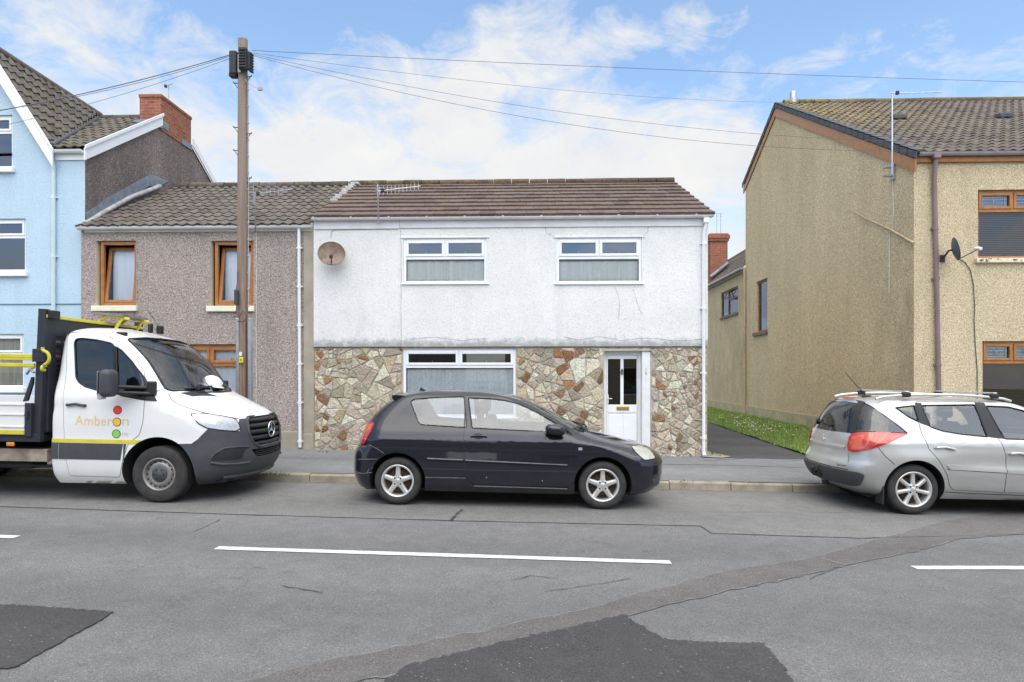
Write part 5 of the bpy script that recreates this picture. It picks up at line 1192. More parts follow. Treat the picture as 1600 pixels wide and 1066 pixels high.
class Car:
    def __init__(s, body, root, zs, **kw):
        s.b = body; s.root = root; bpy.context.view_layer.update(); s.Mi = root.matrix_world.inverted()
        s.solid = slots(body.mesh(zs, **kw), 0); s.zs = zs
        bm = bmesh.new(); bm.from_mesh(s.solid); bmesh.ops.recalc_face_normals(bm, faces=bm.faces[:]); bm.to_mesh(s.solid)
        bm.normal_update(); s.bvh = BVHTree.FromBMesh(bm)
        # vertex normals of the skin without the flat floor and roof caps
        caps = {max(range(len(bm.faces)), key=lambda i: len(bm.faces[i].verts))}; s.vn = []; bm.verts.ensure_lookup_table(); bm.faces.ensure_lookup_table()
        for v in bm.verts:
            nn = Vector((0, 0, 0))
            for f in v.link_faces:
                if len(f.verts) <= 4: nn += f.normal * f.calc_area()
            s.vn.append(nn.normalized() if nn.length > 0 else v.normal.copy())
        s.fv = [[v.index for v in f.verts] for f in bm.faces]; s.fn = [f.normal.copy() for f in bm.faces]; s.co = [v.co.copy() for v in bm.verts]; bm.free()
    def nrm(s, p):
        q, n, i, d = s.bvh.find_nearest(p)
        if q is None: return Vector((0, 0, 1)), 9
        vs = s.fv[i]
        if len(vs) > 4: return s.fn[i].copy(), d
        ws = []; acc = Vector((0, 0, 0))
        for k in vs:
            w = 1 / ((s.co[k] - q).length ** 2 + 1e-7); acc += s.vn[k] * w
        # bilinear on the quad through two edge ratios is steadier than pure inverse distance
        a, b_, c, d_ = (vs + [vs[-1]])[:4]; A, B, C, D = s.co[a], s.co[b_], s.co[c], s.co[d_]
        e1 = (B - A); e2 = (D - A); 
        try:
            u = max(0, min(1, (q - A).dot(e1) / max(1e-9, e1.length_squared))); v = max(0, min(1, (q - A).dot(e2) / max(1e-9, e2.length_squared)))
            acc = (s.vn[a] * (1-u) + s.vn[b_] * u) * (1-v) + (s.vn[d_] * (1-u) + s.vn[c] * u) * v
        except Exception: pass
        return (acc.normalized() if acc.length > 1e-6 else n), d
    def hit(s, px, py):                       # where the sight line through that pixel meets the skin (local coordinates)
        o = s.Mi @ Vector((0, 0, CH)); d = (s.Mi.to_3x3() @ ray(px, py)).normalized()
        q = s.bvh.ray_cast(o, d, 40)
        if q[0] is not None: return q[0]
        t = np.linspace(4, 16, 1600); x, y, z = [o[i] + t * d[i] for i in range(3)]; f = np.abs(y) - s.b.Y(x, z) + 3 * np.maximum(0, s.b.z0 - z) + 3 * np.maximum(0, z - s.b.zt) + 3 * np.maximum(0, x - s.b.xf(z)) + 3 * np.maximum(0, s.b.xr(z) - x)
        k = int(np.argmin(f)); return Vector((x[k], y[k], z[k]))
    def at(s, px, py, y):                     # point of the plane local y seen at that pixel
        o = s.Mi @ Vector((0, 0, CH)); d = s.Mi.to_3x3() @ ray(px, py); t = (y - o.y) / d.y; return o + d * t
    def xz(s, pts): return [(h.x, h.z) for h in (s.hit(*p) for p in pts)]
    def smooth(s, me, only0=True, flip=False):
        ns = []
        me.polygons.foreach_set('use_smooth', [True] * len(me.polygons)); vc = {}
        for p in me.polygons:
            for li in p.loop_indices:
                vi = me.loops[li].vertex_index
                if p.material_index == 0 or not only0:
                    if vi not in vc: vc[vi] = s.nrm(me.vertices[vi].co)
                    n, d = vc[vi]
                    ns.append(n if d < .03 and n.dot(p.normal) > .1 else p.normal.copy())
                else: ns.append(p.normal.copy())
        me.normals_split_custom_set([tuple(n) for n in ns])
    def sprism(s, poly, side, lo=.02, hi=2.0, idx=1):   # side-view polygon -> prism on one side (-1 near, 1 far, 0 both)
        if side == 0: return prism_me([(x, -hi, z) for x, z in poly], (0, 2 * hi, 0), idx)
        return prism_me([(x, side * lo, z) for x, z in poly], (0, side * (hi - lo), 0), idx)
    def patch(s, cut, name, mats, off=.003, rim=.008, parent=None, subtract=(), extra=None, label=None):
        me = boolean(s.solid.copy(), cut, 'INTERSECT')
        for c in subtract: me = boolean(me, c.copy(), 'DIFFERENCE')
        bm = bmesh.new(); bm.from_mesh(me); bmesh.ops.delete(bm, geom=[f for f in bm.faces if f.material_index != 0], context='FACES')
        bmesh.ops.delete(bm, geom=[v for v in bm.verts if not v.link_faces], context='VERTS')
        nn = {}
        for v in bm.verts: nn[v] = s.nrm(v.co)[0]
        for v in bm.verts: v.co += nn[v] * off
        bm.normal_update()
        if rim:
            be = [e for e in bm.edges if e.is_boundary]; r = bmesh.ops.extrude_edge_only(bm, edges=be)
            vmap = [g for g in r['geom'] if isinstance(g, bmesh.types.BMVert)]
            for v in vmap: n, d = s.nrm(v.co); v.co -= n * rim
            for g in r['geom']:
                if isinstance(g, bmesh.types.BMFace): g.material_index = 0; g.smooth = False
        bm.normal_update(); me2 = bpy.data.meshes.new(name); bm.to_mesh(me2); bm.free()
        me2.materials.clear(); s.smooth2(me2)
        if extra: 
            pass
        o = link(name, me2, mats, parent or s.root)
        if label: o['label'] = label
        return o
    def smooth2(s, me):
        ns = []; vc = {}
        me.polygons.foreach_set('use_smooth', [True] * len(me.polygons))
        for p in me.polygons:
            for li in p.loop_indices:
                vi = me.loops[li].vertex_index
                if vi not in vc: vc[vi] = s.nrm(me.vertices[vi].co)[0]
                n = vc[vi]; ns.append(tuple(n) if n.dot(p.normal) > .5 else tuple(p.normal))
        me.normals_split_custom_set(ns)
    def cut(s, cuts):
        me = s.solid.copy()
        for c in cuts: me = boolean(me, c.copy(), 'DIFFERENCE')
        return me
    def spt(s, x, z, side, off): p = s.b.P(x, z, side); return p + s.b.N(x, z, side) * off
    def ribbon(s, mb, poly, w, off=.0025, side=-1, closed=False, mi=0, sub=3):
        P = [Vector((p[0], p[1])) for p in poly]
        if closed: P.append(P[0])
        Q = []
        for a, b in zip(P[:-1], P[1:]):
            k = max(1, int((b - a).length / .06) * 1); k = max(k, sub)
            for j in range(k): Q.append(a.lerp(b, j / k))
        Q.append(P[-1]); L, Rr = [], []
        for i, q in enumerate(Q):
            d = Q[min(i+1, len(Q)-1)] - Q[max(i-1, 0)]; d = d.normalized() if d.length > 1e-9 else Vector((1, 0)); n = Vector((-d.y, d.x)) * (w / 2)
            L.append(tuple(s.spt(q.x + n.x, q.y + n.y, side, off))); Rr.append(tuple(s.spt(q.x - n.x, q.y - n.y, side, off)))
        mb.grid([L, Rr] if side > 0 else [Rr, L], mi, True)
    def stube(s, mb, poly, r, off=0, side=-1, closed=True, mi=0):
        P = [s.spt(p[0], p[1], side, off) for p in poly]
        if closed: P.append(P[0])
        mb.tube(P, r, 6, mi)
def finish_body(me, mats, root):
    for i, m_ in enumerate(mats): me.materials[i] = m_
    ob = bpy.data.objects.new('body', me); col.objects.link(ob); ob.parent = root; return ob
VM = {}
def car_paint(name, c, metallic, rough, coat=1.0, dirt=(.16, .14, .11), dz=.55, damt=.5, film_=.04, spec_=.5):
    m, nt = nt_new(name); b = NB(nt); co = b.co(); s = b.sep(co)
    g = b.n('ShaderNodeMapRange'); b.l(s[2], g.inputs[0]); g.inputs[1].default_value = dz; g.inputs[2].default_value = .12
    n = b.noise(b.mapped(co, (1.2, 1.2, 3)), 3.5, 6, .7); k = b.math('MULTIPLY', b.math('MULTIPLY', g.outputs[0], b.ramp(n, [(.3, .15), (.7, 1.)])), damt, True)
    film = b.math('MULTIPLY', b.ramp(b.noise(co, 2.2, 5, .6), [(.35, 0.), (.75, 1.)]), film_)
    k = b.math('ADD', k, film)
    fl = b.noise(co, 900, 1); cc = b.mix(1.0, c, b.ramp(fl, [(.3, .93), (.7, 1.07)]), 'MULTIPLY')
    cc = b.mix(k, cc, dirt); p = b.bsdf(cc, rough, metallic, spec_, None, coat, .04)
    rg = b.n('ShaderNodeMapRange'); b.l(k, rg.inputs[0]); rg.inputs[1].default_value = 0; rg.inputs[2].default_value = .6; rg.inputs[3].default_value = .03; rg.inputs[4].default_value = .5; b.l(rg.outputs[0], p.inputs['Coat Roughness'])
    return m
VM['black'] = car_paint('black_paint', (.008, .009, .016), .0, .35, 1.0, damt=.12, film_=.012, spec_=.15)
VM['silver'] = car_paint('silver_paint', (.50, .495, .48), .5, .38, .9, damt=.45)
VM['white'] = car_paint('white_paint', (.78, .78, .77), 0, .4, .8, (.42, .38, .32), .6, .45)
VM['tyre'] = simple('tyre_rubber', (.040, .038, .037), .85, var=.35, vs=9, bump=.003, bs=60)
VM['alloy'] = simple('silver_alloy', (.62, .61, .59), .38, metallic=.55, var=.14, vs=9)
VM['steel'] = simple('dull_steel_rim', (.27, .255, .24), .5, metallic=.5, var=.25)
VM['rusty'] = simple('brake_rust', (.10, .065, .045), .7, metallic=.3, var=.4, vs=20)
VM['dark'] = simple('dark_underside', (.016, .016, .017), .9)
VM['trim'] = simple('black_trim', (.022, .022, .024), .5, var=.1)
VM['seal'] = simple('rubber_seal', (.012, .012, .013), .55)
VM['grey_plastic'] = simple('grey_bumper_plastic', (.060, .062, .070), .55, var=.14, vs=5, bump=.001, bs=300)
VM['interior'] = simple('grey_interior', (.10, .10, .105), .9)
VM['seat'] = simple('seat_cloth', (.085, .087, .092), .95, var=.2)
VM['glass'] = glass('car_glass', (.80, .84, .82), .05)
VM['glass_tint'] = glass('tinted_car_glass', (.70, .72, .74), .075, rough=.02)
VM['glass_dark'] = glass('dark_car_glass', (.22, .24, .27), .05); VM['glass_cab'] = glass('cab_side_glass', (.13, .15, .18), .02)
def lens(name, c, rough=.12, em=0):
    m, nt = nt_new(name); b = NB(nt); co = b.co(); n = b.noise(co, 26, 2); cc = b.ramp(n, [(.35, tuple(v * .8 for v in c)), (.65, c)])
    b.bsdf(cc, rough, 0, .6, None, 1.0, .02); return m
VM['red'] = lens('red_lens', (.50, .022, .015)); VM['red2'] = lens('bright_red_lens', (.72, .10, .03)); VM['amber'] = lens('amber_lens', (.75, .25, .02)); VM['hazy'] = lens('hazy_headlamp_lens', (.46, .47, .39), .3); VM['clear'] = lens('clear_lens', (.50, .52, .54), .1)
VM['chrome'] = simple('chrome', (.75, .75, .76), .15, metallic=1.0, var=.05); VM['mould_hi'] = simple('scuffed_highlight_plastic', (.20, .20, .21), .4, var=.3, vs=20)  # pale scuffed ribbons also paint the highlight along moulding and skirt
VM['yellow'] = simple('yellow_coating', (.62, .53, .05), .5, var=.12); VM['frame_black'] = simple('black_powder_coat', (.028, .030, .040), .5, var=.15)
VM['scratch'] = simple('scraped_paint', (.20, .20, .21), .6, var=.4, vs=30); VM['rust_cream'] = simple('rusty_cream_chassis', (.30, .245, .19), .8, var=.45, vs=5)
def wheel(root, x, y, r, w, rr, style, side, parent_rot=0):
    """tyre and rim about the origin of their own pivot; the outer face looks towards -y (near) or +y (far)"""
    e = bpy.data.objects.new('wheel', None); col.objects.link(e); e.parent = root; e.location = (x, y, r); e['local'] = 1
    e.rotation_euler = (0, 0, (math.pi if side > 0 else 0) + parent_rot)
    t = MB(); t.lathe([(rr - .012, .03), (rr + .004, .008), (rr + .02, .001), (r * .5 + rr * .5, -.006), (r - .035, -.001), (r - .018, .006), (r - .006, .020), (r, .036), (r, w * .30), (r - .007, w * .305), (r - .007, w * .335), (r, w * .34), (r, w * .48), (r - .007, w * .485), (r - .007, w * .515), (r, w * .52), (r, w * .66), (r - .007, w * .665), (r - .007, w * .695), (r, w * .70), (r, w - .036), (r - .018, w - .006), (r * .5 + rr * .5, w), (rr, w - .01)], (0, 0, 0), 'y', 56)
    t.build('tyre', VM['tyre'], e, fix=True)
    m = MB(); m.lathe([(rr + .006, .008), (rr + .002, .000), (rr - .010, .002), (rr - .020, .012), (rr - .026, .05), (rr - .03, w - .03)], (0, 0, 0), 'y', 56, 0)
    m.lathe([(rr - .03, w * .62), (.02, w * .62)], (0, 0, 0), 'y', 40, 1)
    if style in ('five', 'seven'):
        n = 5 if style == 'five' else 7; ro = rr - .012
        for k in range(n):
            a = math.pi / 2 + 2 * math.pi * k / n; ca, sa = math.cos(a), math.sin(a)
            wi, wo = (.030, .026) if style == 'five' else (.021, .023); rows = []
            for q, (rad, hw, h) in enumerate(((.03, wi * 1.25, .012), (.075, wi, .010), (ro * .6, (wi + wo) / 2, .016), (ro * .92, wo * 1.02, .018), (ro + .004, wo * 1.5, .014))):
                rows.append([(ca * rad - sa * s_ * hw, h + dh, sa * rad + ca * s_ * hw) for s_, dh in ((-1.12, .034), (-1, .006), (-.72, .0), (0, -.003), (.72, .0), (1, .006), (1.12, .034))])
            m.grid(rows[::-1], 0, True)
        m.lathe([(.001, .008), (.030, .008), (.034, .012), (.062, .011), (.074, .020), (.076, .05)], (0, 0, 0), 'y', 40, 0)
        nb = 4 if style == 'five' else 4
        for k in range(nb): a = math.pi / 2 + math.pi / nb + 2 * math.pi * k / nb; m.lathe([(.001, .006), (.010, .006), (.012, .012)], (math.cos(a) * .052, 0, math.sin(a) * .052), 'y', 10, 2)
        m.lathe([(.14 if rr > .19 else .12, w * .5), (.06, w * .5), (.06, w * .3)], (0, 0, 0), 'y', 40, 1)
    else:
        m.lathe([(rr - .022, .02), (rr - .03, .045), (rr * .80, .050), (rr * .72, .022), (rr * .62, .012), (rr * .50, .020), (.001, .020)], (0, 0, 0), 'y', 56, 0)
        for k in range(16):
            a = 2 * math.pi * k / 16; c_, s_ = math.cos(a), math.sin(a); R0 = rr * .765; o = []
            for j in range(14): tt = 2 * math.pi * j / 14; u, v = .016 * math.cos(tt), .0125 * math.sin(tt); o.append((c_ * (R0 + u) - s_ * v, .0335 - u * .35 - .004, s_ * (R0 + u) + c_ * v))
            m.add(o, [tuple(range(14))], 2)
        m.lathe([(.001, -.002), (.030, -.002), (.036, .004), (.088, .006), (.098, .016), (.10, .03)], (0, 0, 0), 'y', 40, 3)
        for k in range(6): a = 2 * math.pi * k / 6; m.lathe([(.001, .000), (.010, .0), (.012, .01)], (math.cos(a) * .066, 0, math.sin(a) * .066), 'y', 8, 2)
    m.build('rim', [VM['alloy'] if style != 'steel' else VM['steel'], VM['rusty'], VM['seal'], VM['grey_plastic']], e, fix=False)
    return e
def place(contact, half):                     # vehicle frame from the near-side tyre contact of its origin
    return Vector((contact.x, contact.y + half, road_z(contact.x) + .008))
def seat_mesh(x, y, z, w=.48, h=.62, lean=.22):
    m = MB(); m.bbox((x - .05, y - w/2, z), (x + .48, y + w/2, z + .16), 0, .05)
    rows = []
    for k, (f, ww) in enumerate(((0, .9), (.3, 1), (.75, .95), (.95, .72), (1, .5))): rows.append([(x - .02 - lean * h * f + d, y + s_ * w / 2 * ww, z + .12 + h * f) for s_, d in ((-1, 0), (-.8, .07), (.8, .07), (1, 0), (.8, -.07), (-.8, -.07), (-1, 0))])
    m.grid(rows, 0, True); hx = x - .03 - lean * (h + .14); m.bbox((hx - .05, y - .13, z + h + .17), (hx + .05, y + .13, z + h + .36), 0, .045); m.bbox((hx - .01, y - .05, z + h + .08), (hx + .01, y + .05, z + h + .2), 0, .004)
    return m
# ------------------------------------------------------------------ black three-door hatchback
q0, q1 = G(621, 789.5), G(942, 797); mid = (q0 + q1) / 2
loc = place(mid, .80)
root = thing('parked_car', 'black three door hatchback with five spoke silver wheels parked outside the cottage', 'car', loc, 'cars parked along the kerb', (0, math.atan(SLOPE), math.atan2(q1.y - q0.y, q1.x - q0.x)))
tab = [(.19, 2.02, -1.93, .79), (.24, 2.09, -1.965, .82), (.32, 2.14, -1.992, .840), (.45, 2.165, -2.005, .850), (.58, 2.165, -2.005, .853), (.66, 2.12, -1.99, .853), (.72, 2.02, -1.955, .852), (.78, 1.84, -1.925, .850), (.84, 1.60, -1.905, .845), (.90, 1.36, -1.885, .832), (.95, 1.19, -1.865, .812),
       (1.02, 1.00, -1.83, .772), (1.10, .84, -1.775, .732), (1.20, .64, -1.68, .688), (1.30, .43, -1.56, .645), (1.36, .28, -1.46, .618), (1.405, .12, -1.34, .595), (1.435, -.06, -1.17, .575), (1.455, -.28, -.98, .56), (1.468, -.50, -.80, .55), (1.475, -.62, -.70, .54)]
rnd = [(.19, .48, 2.5, .40, 2.6), (.6, .52, 2.4, .40, 2.5), (.8, .70, 2.3, .40, 2.4), (.95, .60, 2.4, .42, 2.5), (1.05, .34, 2.6, .40, 2.6), (1.35, .28, 2.8, .30, 2.6), (1.475, .05, 2.4, .05, 2.4)]
bd = Body(tab, rnd, 1.476, 1.34, 3.0, taper=lambda x: 1 - .020 * np.clip((np.asarray(x, float) - .9) / 1.0, 0, 1) ** 2 - .03 * np.clip((-np.asarray(x, float) - 1.0) / 1.0, 0, 1) ** 2,
          bulge=lambda x, z: .012 * np.exp(-((np.asarray(z) - .82) / .05) ** 2) - .010 * np.exp(-((np.asarray(z) - .70) / .08) ** 2))
zs = zlevels(bd, list(np.linspace(.19, .66, 14)) + list(np.linspace(.68, 1.0, 34)) + list(np.linspace(1.03, 1.34, 12)))
car = Car(bd, root, zs, nr=14, nm=48, nf=22)
def C2(*p): return [(520 + a / 2.963, 580 + b / 2.963) for a, b in p]
doorwin = roundc(car.xz(C2((628, 124), (725, 127), (800, 136), (865, 153), (935, 186), (1000, 222), (1058, 258), (1070, 285), (900, 277), (645, 264))), .015)
qtrwin = roundc(car.xz(C2((360, 142), (376, 130), (470, 122), (608, 118), (619, 262), (410, 248), (396, 236))), .02)
tri = roundc(car.xz(C2((1070, 260), (1108, 293), (1084, 291))), .006)
door = roundc(car.xz(C2((614, 113), (730, 114), (812, 124), (885, 143), (962, 179), (1042, 228), (1098, 292), (1104, 420), (1092, 505), (1084, 536), (655, 525), (628, 495), (610, 440), (609, 262))), .02)
wb = 1.305; R_ = .302
wells = [cyl_me(s_ * wb, R_, .365, y0, y1, 2) for s_ in (-1, 1) for y0, y1 in ((-1.2, -.52), (.52, 1.2))]
cav = slots(Body([(z, min(a, 1.0) - .10, b_ + .16, w - .07) for z, a, b_, w in tab if .4 <= z <= 1.44], rnd, 1.425, 1.30, 3.0).mesh(list(np.linspace(.70, 1.30, 8)) + [1.34, 1.37, 1.39, 1.41, 1.42], 8, 10, 8), 2)
scr = [(-.60, 1.015), (.60, 1.015), (.555, 1.2), (.49, 1.375), (.3, 1.395), (-.3, 1.395), (-.49, 1.375), (-.555, 1.2)]
rwn = [(-.56, 1.06), (.56, 1.06), (.52, 1.2), (.47, 1.345), (-.47, 1.345), (-.52, 1.2)]
def fprism(poly, x0, dx, idx=1): return prism_me([(x0, y, z) for y, z in poly], (dx, 0, 0), idx)
wcut = [car.sprism(p, 0) for p in (doorwin, qtrwin, tri)]; scut = fprism(scr, .25, 1.6); rcut = fprism(rwn, -1.1, -1.2)
me = car.cut([cav] + wells + wcut + [scut, rcut]); car.smooth(me); finish_body(me, [VM['black'], VM['seal'], VM['dark']], root)
for side in (-1, 1):
    d = car.patch(car.sprism(door, side), 'door', VM['black'], .003, .008, None, wcut)
    m = MB(); car.ribbon(m, door, .010, .002, side, True); car.stube(m, doorwin, .008, .002, side); m.build('door_seal', VM['seal'], d)
    for nm, p in (('side_window', doorwin), ('side_window', qtrwin), ('side_window', tri)):
        w = car.patch(car.sprism(p, side), nm, VM['glass_tint'], -.004, 0)
        if p is not doorwin: m = MB(); car.stube(m, p, .007, .001, side); m.build('window_seal', VM['seal'], w)
    mo = MB()
    for pl in (C2((436, 406), (604, 413)), C2((613, 414), (1086, 437))):
        a, b_ = car.xz(pl); Q = [(a[0] + (b_[0] - a[0]) * t, a[1] + (b_[1] - a[1]) * t) for t in np.linspace(0, 1, 8)]
        rows = [[tuple(car.spt(x, z + h, side, o_)) for x, z in Q] for h, o_ in ((-.018, 0), (-.015, .010), (.004, .016), (.012, .014), (.016, 0))]
        mo.grid(rows if side < 0 else rows[::-1], 0, True)
    mo.build('side_moulding', VM['black'], root)
    hi = MB()
    for pl in (C2((438, 404), (603, 411)), C2((614, 412), (1084, 434))): car.ribbon(hi, car.xz(pl), .010, .0165, side)
    hi.build('moulding_highlight', VM['mould_hi'], root)
    hi = MB(); car.ribbon(hi, car.xz(C2((652, 529), (860, 535), (1086, 542))), .012, .018, side); car.ribbon(hi, car.xz(C2((430, 490), (616, 494))), .007, .018, side); hi.build('skirt_highlight', VM['mould_hi'], root)
    sk = roundc(car.xz(C2((428, 489), (618, 494), (650, 528), (1088, 541), (1118, 515), (1120, 572), (428, 549))), .01); o = car.patch(car.sprism(sk, side), 'side_skirt', VM['black'], .016, .02)
    h = car.xz(C2((640, 303), (672, 300), (712, 304))); m = MB()
    car.stube(m, h, .010, .026, side, False); m.tube([car.spt(*h[0], side, .0), car.spt(*h[0], side, .028)], .010, 8); m.tube([car.spt(*h[2], side, .0), car.spt(*h[2], side, .028)], .010, 8); m.build('handle', VM['black'], d)
    hc = car.xz(C2((648, 308), (652, 294), (672, 287), (694, 294), (700, 308), (676, 318))); car.patch(car.sprism(roundc(hc, .02), side), 'handle_recess', VM['seal'], .0045, 0, d)
    tl = roundc(car.xz(C2((152, 241), (186, 236), (193, 243), (176, 282), (158, 318), (150, 336), (126, 336), (117, 322), (124, 285))), .02)
    o = car.patch(car.sprism(tl, side), 'tail_lamp', VM['red'], .010, .014)
    tl2 = roundc(car.xz(C2((165, 250), (186, 243), (176, 268), (152, 292), (148, 272))), .015); car.patch(car.sprism(tl2, side), 'lamp_segment', VM['red2'], .012, 0, o)
    hl = roundc(car.xz(C2((1381, 350), (1420, 345), (1462, 362), (1492, 404), (1442, 412), (1402, 376))), .025)
    o = car.patch(car.sprism(hl, side), 'headlamp', VM['hazy'], .008, .012); m = MB(); car.stube(m, hl, .006, .002, side); m.build('lamp_seal', VM['seal'], o)
    rp = car.xz(C2((1137, 354), (1155, 354), (1155, 366), (1137, 366))); car.patch(car.sprism(roundc(rp, .01), side), 'side_repeater', VM['clear'], .008, .01)
    fg = roundc(car.xz(C2((1478, 498), (1512, 494), (1514, 520), (1494, 534), (1484, 522))), .02); car.patch(car.sprism(fg, side), 'fog_lamp_recess', VM['grey_plastic'], .003, .005)
    m = MB(); car.ribbon(m, car.xz(C2((166, 338), (205, 358), (238, 384))), .009, .002, side); car.ribbon(m, car.xz(C2((1444, 414), (1400, 420), (1372, 432))), .007, .002, side)
    car.ribbon(m, car.xz(C2((1108, 300), (1150, 272))), .006, .002, side); m.build('bumper_seam', VM['seal'], root)
    # mirror
    hz_ = [car.hit(*p) for p in C2((1064, 286), (1050, 292))]; c = Vector((hz_[0].x - .10, side * (abs(hz_[0].y) + .105), hz_[0].z + .045)); m = MB(); bm = bmesh.new(); bmesh.ops.create_uvsphere(bm, u_segments=20, v_segments=12, radius=1)
    for v in bm.verts:
        p = v.co; k = .82; f = lambda t: math.copysign(abs(t) ** k, t); v.co = Vector((c.x + f(p.x) * .125 - .02 * p.z, c.y + f(p.y) * .095, c.z + f(p.z) * .072))
    bm.verts.index_update(); m.add([v.co[:] for v in bm.verts], [[v.index for v in f_.verts] for f_ in bm.faces], 0, True); bm.free()
    m.tube([c + Vector((.05, -side * .03, -.03)), Vector((hz_[0].x + .0, side * (abs(hz_[0].y) - .01), hz_[0].z - .005))], .035, 8, 1); mr = m.build('door_mirror', [VM['black'], VM['seal']], root)
    m = MB(); m.bbox((c.x - .118, c.y - .075, c.z - .05), (c.x - .112, c.y + .075, c.z + .05), 0, .002); m.build('mirror_glass', VM['chrome'], mr)
car.patch(scut, 'windscreen', VM['glass'], -.004, 0); car.patch(rcut, 'rear_window', VM['glass_dark'], -.003, 0)
m = MB()
for pl in (C2((94, 408), (140, 407), (205, 407)), C2((98, 452), (108, 466), (130, 470)), C2((168, 452), (160, 470)), C2((98, 470), (130, 474), (182, 468)), C2((168, 340), (200, 356), (236, 380)), C2((178, 452), (186, 446))): car.ribbon(m, car.xz(pl), .006, .0022, -1)
m.build('bumper_scrapes', VM['scratch'], root)
m = MB()
for p in C2((970, 508)) + C2((712, 493)): h = car.hit(*p); m.bbox((h.x - .004, h.y - .004, h.z - .004), (h.x + .004, h.y + .002, h.z + .004), 0, .001)
m.build('paint_chip', M['white_tag'], root)
# spoiler, aerial stub, wipers, number-plate recess, floor
m = MB(); rows = []
for y in np.linspace(-.56, .56, 15):
    k = 1 - .12 * (y / .56) ** 2; xr = -1.50 + .05 * (1 - k) * 8; rows.append([(-1.27, y, 1.418 * 1 - .03 * (y / .56) ** 2), (-1.40, y, 1.425 - .03 * (y / .56) ** 2), (xr, y, 1.415 - .03 * (y / .56) ** 2), (xr + .005, y, 1.392 - .03 * (y / .56) ** 2), (-1.43, y, 1.352 - .03 * (y / .56) ** 2), (-1.30, y, 1.388 - .03 * (y / .56) ** 2)])
m.grid(rows, 0, True); m.add(rows[0], [tuple(range(6))]); m.add(rows[-1], [tuple(range(6))[::-1]]); m.build('spoiler', VM['black'], root, fix=True)
m = MB(); p = Vector((-1.12, 0, 1.44)); m.prism([p + Vector((-.07, -.012, 0)), p + Vector((.03, -.012, .0)), p + Vector((-.05, -.012, .05))], (0, .024, 0)); m.build('roof_aerial', VM['trim'], root)
for y0, y1 in ((-.50, .02), (.05, .52)):
    m = MB(); P = [Vector((bd.Xf(y, z) + .02, y, z + .012)) for y, z in ((y0, .985), ((y0 + y1) / 2, .995), (y1, 1.0))]; m.tube(P, .011, 6); m.tube([P[0] + Vector((.05, 0, -.02)), P[0] + Vector((.02, .05, .01)), P[1]], .012, 6); m.build('wiper', VM['seal'], root)
m = MB(); rows = [[(bd.Xf(y, z) + .002, y, z + .004) for y in np.linspace(-.60, .60, 21)] for z in (.955, .972, .99, 1.008)]; m.grid(rows, 0, True); m.build('scuttle_panel', VM['seal'], root)
m = MB(); m.bbox((.62, -.62, .66), (.95, .62, .92), 0, .08); m.build('dashboard', VM['interior'], root)
for x, y in ((-.02, -.36), (-.02, .36)): seat_mesh(x, y, .42, .5, .56, .30).build('seat', VM['seat'], root)
m = seat_mesh(-.85, 0, .45, 1.15, .42, .30); m.build('seat', VM['seat'], root)
m = MB(); m.tube([(.48 + .06 * math.sin(t), -.36 + .18 * math.cos(t), .86 + .17 * math.sin(t)) for t in np.linspace(0, 2 * math.pi, 25)], .014, 6); m.build('steering_wheel', VM['interior'], root)
for x in (-wb, wb):
    for side in (-1, 1): wheel(root, x, side * .815, R_, .19, .205, 'five', side)
m = MB(); m.box((-1.75, -.68, .17), (1.75, .68, .195)); m.tube([(-1.6, .3, .22), (-2.0, .3, .22)], .03, 8); m.build('underside', VM['dark'], root)
# ------------------------------------------------------------------ silver estate
q0 = G(1425, 804.5); loc = place(Vector((q0.x + 1.27, q0.y, 0)), .80)
root = thing('parked_car', 'silver estate car with roof bars and red wraparound tail lamps by the grass verge', 'car', loc, 'cars parked along the kerb', (0, math.atan(SLOPE), 0))
tab = [(.20, 1.70, -1.80, .77), (.26, 1.86, -1.93, .81), (.34, 1.95, -2.02, .838), (.44, 1.99, -2.075, .855), (.52, 2.00, -2.095, .868), (.60, 2.00, -2.085, .874), (.66, 1.97, -2.05, .874), (.72, 1.92, -2.035, .872), (.80, 1.80, -2.03, .868), (.88, 1.58, -2.022, .858), (.95, 1.33, -2.008, .838), (1.01, 1.14, -1.99, .808),
       (1.08, .98, -1.965, .778), (1.18, .80, -1.925, .738), (1.28, .60, -1.87, .698), (1.36, .40, -1.80, .662), (1.41, .22, -1.72, .640), (1.44, .06, -1.63, .625), (1.465, -.14, -1.46, .61), (1.478, -.36, -1.26, .60), (1.486, -.55, -1.0, .59)]
rnd = [(.20, .50, 2.3, .42, 2.5), (.6, .60, 2.2, .42, 2.6), (.75, .70, 2.3, .40, 2.5), (.95, .60, 2.4, .42, 2.4), (1.05, .36, 2.6, .46, 2.4), (1.36, .30, 2.8, .42, 2.4), (1.486, .05, 2.4, .05, 2.4)]
be = Body(tab, rnd, 1.487, 1.36, 3.0, taper=lambda x: 1 - .02 * np.clip((np.asarray(x, float) - .9) / 1.0, 0, 1) ** 2,
          bulge=lambda x, z: .020 * np.exp(-((np.asarray(x) + 1.27) / .42) ** 2) * np.exp(-((np.asarray(z) - .70) / .12) ** 2) - .012 * np.exp(-((np.asarray(z) - .66) / .09) ** 2) * np.exp(-((np.asarray(x)) / .9) ** 4) + .008 * np.exp(-((np.asarray(z) - .90) / .05) ** 2))
zs = zlevels(be, list(np.linspace(.20, .70, 20)) + list(np.linspace(.72, 1.05, 22)) + list(np.linspace(1.08, 1.36, 11)))
car = Car(be, root, zs, nr=18, nm=26, nf=14)
def C3(*p): return [(1220 + a / 3.947, 560 + b / 3.947) for a, b in p]
def xzr(r, *p): return roundc(car.xz(C3(*p)), r)
rdw = xzr(.02, (866, 291), (1195, 287), (1276, 486), (1100, 467), (1000, 450), (922, 424))
